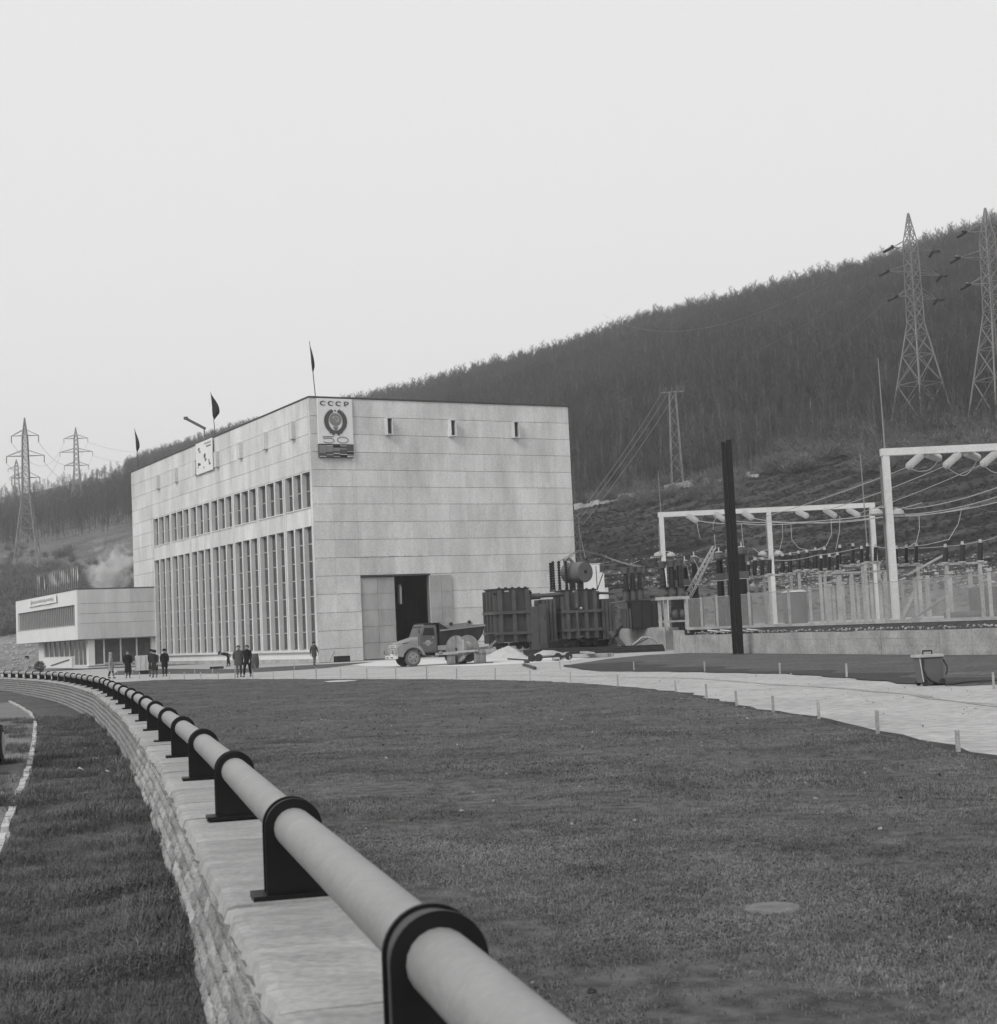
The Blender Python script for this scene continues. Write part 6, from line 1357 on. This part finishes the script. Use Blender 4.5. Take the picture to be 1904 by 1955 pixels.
o = MB().bar((0, 0, .0), (.45, .1, .95), .05).build('spade', 'timber'); o.location = hallp(.3, -1.5, 0); tag(o, 'spade leaning near the hall corner behind the striding worker', 'spade')
# parked car at the very edge
def car():
    T = thing('parked_car', 'rounded grey saloon car with pale roof parked on the gravel path', 'car', (-8.87, 23.9, terl(23.9)), R(12))
    bx = lambda y, hw, z0, z1, r=.16: [(p[1], p[0], p[2]) for p in hood_ring(y, hw, z0, z1, r)]
    MB().ring([bx(y, hw, z0, z1, r) for y, hw, z0, z1, r in ((-2.9, .60, .35, .72, .12), (-2.6, .72, .28, .84, .16), (-1.2, .78, .25, .92, .16), (0, .78, .25, .90, .16), (.75, .74, .27, .82, .18), (1.05, .66, .33, .74, .16), (1.15, .55, .38, .64, .1))]).build('body', 'car_paint', T)
    MB().ring([bx(y, hw, .86, z1, .16) for y, hw, z1 in ((-2.3, .66, .95), (-1.9, .62, 1.30), (-1.3, .6, 1.38), (-.5, .6, 1.36), (.15, .66, .95))]).build('roof', 'white_paint', T)
    for sx in (-1, 1):
        MB().prism([(sx * .625, -1.8, .97), (sx * .635, -.05, .97), (sx * .60, -.5, 1.28), (sx * .60, -1.7, 1.28)], (sx * .03, 0, 0)).build('side_window', 'car_glass', T); MB().ball((sx * .55, 1.06, .6), .1, 10, 6).build('headlight', 'steel_pale', T)
        for y in (.35, -2.1):
            w = MB().lathe((sx * .66, y, .32), (sx * .82, y, .32), [(0, .22), (.08, .31), (.9, .31), (1, .22)], 20).build('wheel', 'rubber', T); MB().cyl((sx * .80, y, .32), (sx * .83, y, .32), .19, n=16).build('rim', 'steel_pale', w)
    MB().bar((-.7, 1.2, .42), (.7, 1.2, .42), .08, .12).build('bumper', 'steel_pale', T)
car()
# ================================================================== VEGETATION
def twig(mb, p, q, r0, r1, n=3): mb.cyl(p, q, r0, r1, n, False)
def bare_tree(seed, H=9.5, spread=.32, clear=.35, dense=1.0):
    rr = random.Random(seed); tk = MB(); cr = MB()
    pts = [Vector((0, 0, -.3))]; n = 6
    for i in range(1, n + 1): pts.append(Vector((pts[-1].x + rr.uniform(-.12, .12), pts[-1].y + rr.uniform(-.12, .12), H * .86 * i / n)))
    tk.tube(pts, [.10 * (1 - .80 * i / n) + .012 for i in range(n + 1)], 4)
    def point(t): k = min(n - 1, int(t * n)); return pts[k].lerp(pts[k + 1], t * n - k)
    nb = int(15 * dense)
    for b in range(nb):
        t = clear + (1 - clear) * (b + rr.random()) / nb; p = point(min(.999, t)); a = rr.uniform(0, 6.283); ln = H * spread * (1.15 - .75 * t) * rr.uniform(.7, 1.2); upk = rr.uniform(1.1, 2.4)
        d = Vector((math.cos(a), math.sin(a), upk)).normalized(); q = p + d * ln; twig(tk, p, q, .045 * (1.2 - t) + .012, .014)
        for s_ in range(int(6 * dense)):
            u = rr.uniform(.3, 1); p2 = p.lerp(q, u); d2 = (d + Vector((rr.uniform(-.8, .8), rr.uniform(-.8, .8), rr.uniform(-.1, .9)))).normalized(); q2 = p2 + d2 * ln * rr.uniform(.3, .6); side = d2.cross(Vector((rr.uniform(-1, 1), rr.uniform(-1, 1), .3))).normalized() * .022
            cr.add([p2 - side, p2 + side, q2], [(0, 1, 2)])
            for w in range(3):
                p3 = p2.lerp(q2, rr.uniform(.3, 1)); d3 = (d2 + Vector((rr.uniform(-.9, .9), rr.uniform(-.9, .9), rr.uniform(-.2, .9)))).normalized(); q3 = p3 + d3 * rr.uniform(.35, .8); sd = d3.cross(Vector((rr.uniform(-1, 1), rr.uniform(-1, 1), .2))).normalized() * .016; cr.add([p3 - sd, p3 + sd, q3], [(0, 1, 2)])
    return tk, cr
def bush(seed, H=2.2, n=70):
    rr = random.Random(seed); mb = MB()
    for k in range(n):
        a = rr.uniform(0, 6.283); e = rr.uniform(.25, 1.5); d = Vector((math.cos(a) * math.cos(e), math.sin(a) * math.cos(e), math.sin(e))); p = Vector((rr.uniform(-.25, .25), rr.uniform(-.25, .25), 0)); q = p + d * H * rr.uniform(.6, 1); s = d.cross(Vector((rr.uniform(-1, 1), rr.uniform(-1, 1), .1))).normalized() * .03; mb.add([p - s, p + s, q], [(0, 1, 2)])
        for w in range(5):
            p2 = p.lerp(q, rr.uniform(.4, 1)); d2 = (d + Vector((rr.uniform(-1, 1), rr.uniform(-1, 1), rr.uniform(-.5, .9)))).normalized(); q2 = p2 + d2 * H * rr.uniform(.15, .32); s = d2.cross(Vector((rr.uniform(-1, 1), rr.uniform(-1, 1), .1))).normalized() * .028; mb.add([p2 - s, p2 + s, q2], [(0, 1, 2)])
    return mb
TREES = [bare_tree(s, H, sp, cl) for s, H, sp, cl in ((1, 8.8, .27, .40), (2, 9.6, .23, .46), (3, 7.6, .32, .34), (4, 8.6, .25, .42), (5, 6.2, .34, .30))]
def forest():
    pts = []; rng = np.random.default_rng(5)
    azs = rng.uniform(R(-22), R(22), 44000)
    for az in azs:
        r1, r2 = np.interp(az, HA, R1), np.interp(az, HA, R2); r = math.sqrt(rng.uniform(r1 ** 2, (r2 + 12) ** 2)); x = math.tan(az) * FPX + 952
        if x < 240:                                   # open meadow and thin cover on the far ridge
            u = (r - r1) / (r2 - r1)
            if u > .42 and rng.random() > .10 + .10 * vnoise(r * az, r, .05) + (.10 if u > .96 else 0): continue
        if r > r2 - 26 and rng.random() > .42: continue
        pts.append((az, r, x))
    keep = rng.permutation(len(pts))[:29000]; pts = [pts[i] for i in keep]
    P_ = np.array([(r * math.sin(a), r * math.cos(a), hill(a, r)) for a, r, x in pts]); n = len(P_)
    var = rng.integers(0, 5, n); rot = np.zeros((n, 3)); rot[:, 2] = rng.uniform(0, 6.28, n); rot[:, 0] = rng.normal(0, .05, n); rot[:, 1] = rng.normal(0, .05, n)
    rr_ = np.array([p[1] for p in pts]); xs = np.array([p[2] for p in pts]); r1s = np.array([np.interp(p[0], HA, R1) for p in pts])
    sc = rng.uniform(.72, 1.2, n) * np.where(xs < 240, .85, 1.0) * np.clip(.55 + (rr_ - r1s) / 60, .55, 1.0)
    # the nearest trees in view stand alone as objects, the rest is one mass
    D = rr_.copy(); hidden = (xs > 262) & (xs < 1085); D[hidden] += 5000; D[(xs < 4) | (xs > 1900)] += 5000
    near = np.argsort(D)[:292]; mask = np.ones(n, bool); mask[near] = False
    tkm = [t.mesh('trunk', 'bark_pale' if k in (1, 3) else 'bark') for k, (t, c) in enumerate(TREES)]; crm = [c.mesh('crown', 'bark') for t, c in TREES]
    for i in near:
        right = xs[i] > 1000
        T = thing('bare_tree', 'bare leafless tree in the lower edge of the wood %s' % ('above the terraced slope' if right else 'behind the office wing'), 'tree', P_[i], rot[i, 2], 'bare trees along the wood edge above the terraces' if right else 'bare trees along the wood edge behind the office wing')
        s = sc[i]; T.scale = (s, s, s); inst('trunk', tkm[var[i]], T); inst('crown', crm[var[i]], T)
    scatter('forest', [[(t, 'bark_pale' if k in (1, 3) else 'bark'), (c, 'bark')] for k, (t, c) in enumerate(TREES)], P_[mask], rot[mask], np.repeat(sc[mask][:, None], 3, 1), var[mask], 'dense bare winter wood covering the hillside')
forest()
def scrub():
    rng = np.random.default_rng(8); protos = [[(bush(s, h), m_)] for s, h, m_ in ((1, 2.4, 'scrub'), (2, 3.2, 'scrub'), (3, 1.8, 'bark_pale'))]; P_ = []
    def put(xa, xb, ya, yb, n, smin, smax, clump=0):
        for _ in range(n):
            x, y = rng.uniform(xa, xb), rng.uniform(ya, yb)
            if clump and vnoise(x, y * 2, clump) < -.05: continue
            p = hit(x, y); P_.append((*p, rng.uniform(smin, smax)))
    put(1088, 1700, 785, 905, 1500, .6, 1.25, .02); put(1400, 1904, 850, 880, 120, .5, 1.0); put(1095, 1420, 905, 965, 170, .4, .9); put(1440, 1904, 800, 860, 250, .6, 1.2)
    put(2, 262, 1092, 1150, 260, .8, 1.5); put(2, 255, 905, 985, 260, .8, 1.8, .05); put(2, 150, 1050, 1092, 40, .4, .9); put(2, 40, 1150, 1215, 60, .6, 1.2)
    P_ = np.array(P_); n = len(P_); rot = np.zeros((n, 3)); rot[:, 2] = rng.uniform(0, 6.28, n)
    scatter('scrub', protos, P_[:, :3], rot, np.repeat(P_[:, 3:4], 3, 1) * np.array([1.15, 1.15, .9]), rng.integers(0, 3, n), 'pale leafless scrub and brush on the slopes')
scrub()
def terrace_growth():
    rng = np.random.default_rng(18); protos = [[(bush(s, 1.0, 34), m_)] for s, m_ in ((31, 'hill_tuft'), (32, 'hill_tuft'), (33, 'bark'))]; P_ = []
    while len(P_) < 11000:
        az = rng.uniform(math.atan2(1080 - 952, FPX), R(21)); r0, r1 = np.interp(az, HA, R0), np.interp(az, HA, R1); r = rng.uniform(r0 + 4, r1); x, y = r * math.sin(az), r * math.cos(az)
        ph = (r + 2.6 * vnoise(x, y, .06) + 1.2 * vnoise(x, y, .21)) / 5.2; fr = ph - math.floor(ph)
        if (fr < .70 and rng.random() > .07) or ((r - r0) / (r1 - r0) < .24 and rng.random() > .25): continue
        P_.append((x, y, hill(az, r) - .03, rng.uniform(.15, .40)))
    P_ = np.array(P_); n = len(P_); rot = np.zeros((n, 3)); rot[:, 2] = rng.uniform(0, 6.28, n)
    scatter('terrace_weeds', protos, P_[:, :3], rot, np.repeat(P_[:, 3:4], 3, 1) * np.array([1.3, 1.3, .8]), rng.integers(0, 3, n), 'rough weeds along the edges of the ploughed terraces')
mat('hill_tuft', .055, .4, .3, 1.0)
terrace_growth()
def rocks():
    rng = np.random.default_rng(9); pr = []
    for s in range(3):
        rr = random.Random(s); mb = MB().ball((0, 0, .1), .5, 7, 4, (1, .8, .6)); mb.v = [tuple(c * rr.uniform(.75, 1.2) for c in v) for v in mb.v]; mb.sm = [False] * len(mb.f); pr.append([(mb, 'rock')])
    P_ = []
    for _ in range(2000):
        x = rng.uniform(1100, 1904); y = rng.triangular(1050, 1118, 1128); p = hit(x, y, 132); P_.append((*p, rng.uniform(.08, .3) * (2.2 if rng.random() < .06 else 1)))
    for _ in range(150):
        x = rng.uniform(2, 66); y = rng.uniform(1195, 1282); p = hit(x, y, 150); p.z = max(p.z, 0); P_.append((*p, rng.uniform(.15, .6)))
    for _ in range(420):                              # stones and spoil on the bank over the wall
        t = rng.uniform(0, .6); y = 97.4 + (20.5 - 97.4) * t; P_.append((yw_x(y) + rng.uniform(.4, 2.0), y, 1.16 + rng.uniform(0, .1), rng.uniform(.04, .16)))
    P_ = np.array(P_); n = len(P_); rot = rng.uniform(0, 6.28, (n, 3)) * np.array([.1, .1, 1])
    scatter('rubble', pr, P_[:, :3], rot, np.repeat(P_[:, 3:4], 3, 1), rng.integers(0, 3, n), 'loose pale rubble at the foot of the slope')
rocks()
def tuft(seed, n, h, spread, w, droop=.35):
    rr = random.Random(seed); mb = MB()
    for k in range(n):
        a = rr.uniform(0, 6.283); p = Vector((rr.gauss(0, spread * .5), rr.gauss(0, spread * .5), -.01)); hh = h * rr.uniform(.5, 1.15); ln = rr.uniform(.1, .8) * droop * 2; d = Vector((math.cos(a), math.sin(a), 0)); s = Vector((-d.y, d.x, 0)) * w * rr.uniform(.7, 1.3); m_ = p + d * hh * ln * .35 + Vector((0, 0, hh * .6)); q = p + d * hh * ln + Vector((0, 0, hh * (1 - .35 * ln)))
        mb.add([p - s, p + s, m_ + s * .7, m_ - s * .7, q], [(0, 1, 2, 3), (3, 2, 4)])
    return mb
def grass():
    rng = np.random.default_rng(12)
    short = [[(tuft(s, 12, .036, .07, .0019, 1.0), 'grass_blade')] for s in (1, 2, 3)] + [[(tuft(9, 7, .034, .07, .0018, 1.1), 'dry_blade')]]
    P_ = []; 
    def lawn_pts(n, y0, y1, sc):
        k = 0; t_ = 0
        while k < n and t_ < n * 6:
            t_ += 1; y = math.sqrt(rng.uniform(y0 ** 2, y1 ** 2)); lim = y * .36 + 2.2; x = rng.uniform(-lim, lim)
            if x < wall_x(y) + .33 or x > lawn_r(y) - .05: continue
            v = vnoise(x, y, .9) + .6 * vnoise(x, y, 2.7)
            if rng.random() > min(1, max(.10, .75 + 1.1 * v)): continue
            P_.append((x, y, terr(y) + .012, sc * rng.uniform(.5, 1.25) * (1 + .35 * max(0, v)))); k += 1
    lawn_pts(62000, 3.0, 11, .95); lawn_pts(58000, 9, 24, 1.15); lawn_pts(34000, 20, 88, 1.7)
    P_ = np.array(P_); n = len(P_); rot = np.zeros((n, 3)); rot[:, 2] = rng.uniform(0, 6.28, n); dry = np.array([.05 + .40 * max(0, vnoise(q[0] + 7, q[1] * .6, .8) - .05) for q in P_]); var = np.where(rng.random(n) < dry, 3, rng.integers(0, 3, n))
    scatter('lawn_grass', short, P_[:, :3], rot, np.repeat(P_[:, 3:4], 3, 1), var, 'short patchy grass of the wide lawn')
    lng = [[(tuft(s, 12, .115, .09, .0024, .95), 'long_grass')] for s in (11, 12, 13)] + [[(tuft(19, 5, .13, .08, .0022, 1.0), 'dry_blade')]]
    P_ = []
    for (n_, y0, y1, sc) in ((26000, 2.6, 9, .75), (26000, 8, 18, .8), (16000, 17, 45, 1.0)):
        k = 0; t_ = 0
        while k < n_ and t_ < n_ * 8:
            t_ += 1; y = rng.uniform(y0, y1); xa, xb = kerb_x(y) + .1, wall_x(y) - .30; x = rng.uniform(max(xa - 5, -y * .36 - .3), xb); onp = x < xa
            if x > xb or abs(x - xa + .1) < .09 or (onp and (vnoise(x, y, 1.1) < .05 or rng.random() > .45)): continue
            v = vnoise(x, y, 1.3) + .6 * vnoise(x, y, 3.3); edge_ = xb - x < .35
            if rng.random() > min(1, max(.15, .85 + 1.0 * v)) and not edge_: continue
            P_.append((x, y, terl(y) + .012, sc * rng.uniform(.45, 1.15) * (1 + .9 * max(-.4, v)) * (1.2 if edge_ else 1))); k += 1
    P_ = np.array(P_); n = len(P_); rot = np.zeros((n, 3)); rot[:, 2] = rng.uniform(0, 6.28, n); var = np.where(rng.random(n) < .14, 3, rng.integers(0, 3, n))
    scatter('rough_grass_blades', lng, P_[:, :3], rot, np.repeat(P_[:, 3:4], 3, 1), var, 'long tangled grass between the path kerb and the stone wall')
    # clods, pebbles and spoil on the lawn and the road
    pr = []
    for s in range(2):
        rr = random.Random(s + 40); mb = MB().ball((0, 0, .2), .5, 6, 4, (1, .9, .6)); mb.v = [tuple(c * rr.uniform(.7, 1.25) for c in v) for v in mb.v]; mb.sm = [False] * len(mb.f); pr.append([(mb, 'soil' if s else 'rock')])
    P_ = []; var = []
    for _ in range(900):
        y = math.sqrt(rng.uniform(3.5 ** 2, 40 ** 2)); x = rng.uniform(-y * .36, y * .36)
        if wall_x(y) + .4 < x < lawn_r(y) - .1: P_.append((x, y, terr(y) + .01, rng.uniform(.012, .045))); var.append(int(rng.random() < .7))
    for _ in range(2500):
        y = rng.uniform(14, 95); x = rng.uniform(lawn_r(y), lawn_r(y) + 14)
        if y > 34 and x > np.interp(y, IS_Y, IS_X): continue
        P_.append((x, y, terr(y), rng.uniform(.008, .03) * (1 if rng.random() < .98 else 2.5))); var.append(int(rng.random() < .25))
    sp = g(712, 1630)
    for _ in range(220): P_.append((sp.x + rng.normal(0, .13), sp.y + rng.normal(0, .22), sp.z + .005, rng.uniform(.012, .045))); var.append(1)
    for _ in range(700):
        y = rng.uniform(8, 30); x = kerb_x(y) - rng.uniform(.2, 6); P_.append((x, y, terl(y), rng.uniform(.012, .04))); var.append(0)
    P_ = np.array(P_); n = len(P_); rot = rng.uniform(0, 6.28, (n, 3)) * np.array([.1, .1, 1])
    scatter('pebbles', pr, P_[:, :3], rot, np.repeat(P_[:, 3:4], 3, 1), np.array(var), 'pebbles and clods strewn over lawn, road and path')
grass()
# round shrub by the office wing
def shrub():
    p = hallp(-8.45 - 1.3, 46.9 + 13.5, 0); p = Vector((at(76, 1270, 135).x, 135, 0)); T = thing('round_shrub', 'small round dark shrub in front of the office parapet', 'shrub', p, 0); T.scale = (.5, .5, .62); rr = random.Random(2)
    s = MB()
    for k in range(5): s.tube([(0, 0, 0), (rr.uniform(-.3, .3), rr.uniform(-.3, .3), .8)], .03, 4)
    s.build('stem', 'bark', T); f = MB()
    for k in range(900):
        v = Vector((rr.gauss(0, 1), rr.gauss(0, 1), rr.gauss(0, 1))).normalized() * rr.uniform(.55, 1.05); c = Vector((v.x * .95, v.y * .95, 1.05 + v.z * .85)); a = Vector((rr.uniform(-1, 1), rr.uniform(-1, 1), rr.uniform(-1, 1))).normalized() * .1; b = a.cross(Vector((rr.uniform(-1, 1), rr.uniform(-1, 1), rr.uniform(-1, 1)))).normalized() * .06; f.add([c - a, c - b, c + a, c + b], [(0, 1, 2, 3)])
    f.build('foliage', 'leaf_dark', T)
shrub()
# smoke drifting behind the office roof
def smoke():
    c = at(215, 1092, 186); mb = MB()
    o = MB().box((-4.2, -3, -3.4), (4.6, 3, 5.2)).build('smoke', None); o.location = c; o['kind'] = 'stuff'; o['label'] = 'pale smoke drifting up behind the office roof'
    m = bpy.data.materials.new('smoke'); m.use_nodes = True; N = m.node_tree.nodes; L = m.node_tree.links; N.clear(); out = N.new('ShaderNodeOutputMaterial'); v = N.new('ShaderNodeVolumePrincipled'); v.inputs['Color'].default_value = (.97, .97, .97, 1)
    tc = N.new('ShaderNodeTexCoord'); nz = N.new('ShaderNodeTexNoise'); nz.inputs['Scale'].default_value = .42; nz.inputs['Detail'].default_value = 4; nz.inputs['Roughness'].default_value = .6; nz.inputs['Distortion'].default_value = .8; L.new(tc.outputs['Object'], nz.inputs['Vector'])
    sp = N.new('ShaderNodeVectorMath'); sp.operation = 'MULTIPLY'; sp.inputs[1].default_value = (1 / 4.4, 1 / 3.0, 1 / 4.4); L.new(tc.outputs['Object'], sp.inputs[0]); ln = N.new('ShaderNodeVectorMath'); ln.operation = 'LENGTH'; L.new(sp.outputs[0], ln.inputs[0])
    a = N.new('ShaderNodeMath'); a.operation = 'SUBTRACT'; L.new(nz.outputs[0], a.inputs[0]); s2 = N.new('ShaderNodeMath'); s2.operation = 'MULTIPLY_ADD'; s2.inputs[1].default_value = .34; s2.inputs[2].default_value = .26; L.new(ln.outputs['Value'], s2.inputs[0]); L.new(s2.outputs[0], a.inputs[1])
    mx = N.new('ShaderNodeMath'); mx.operation = 'MULTIPLY'; mx.inputs[1].default_value = 4.0; L.new(a.outputs[0], mx.inputs[0]); cl = N.new('ShaderNodeMath'); cl.operation = 'MAXIMUM'; cl.inputs[1].default_value = 0; L.new(mx.outputs[0], cl.inputs[0]); L.new(cl.outputs[0], v.inputs['Density']); L.new(v.outputs[0], out.inputs['Volume']); o.data.materials.append(m)
smoke()
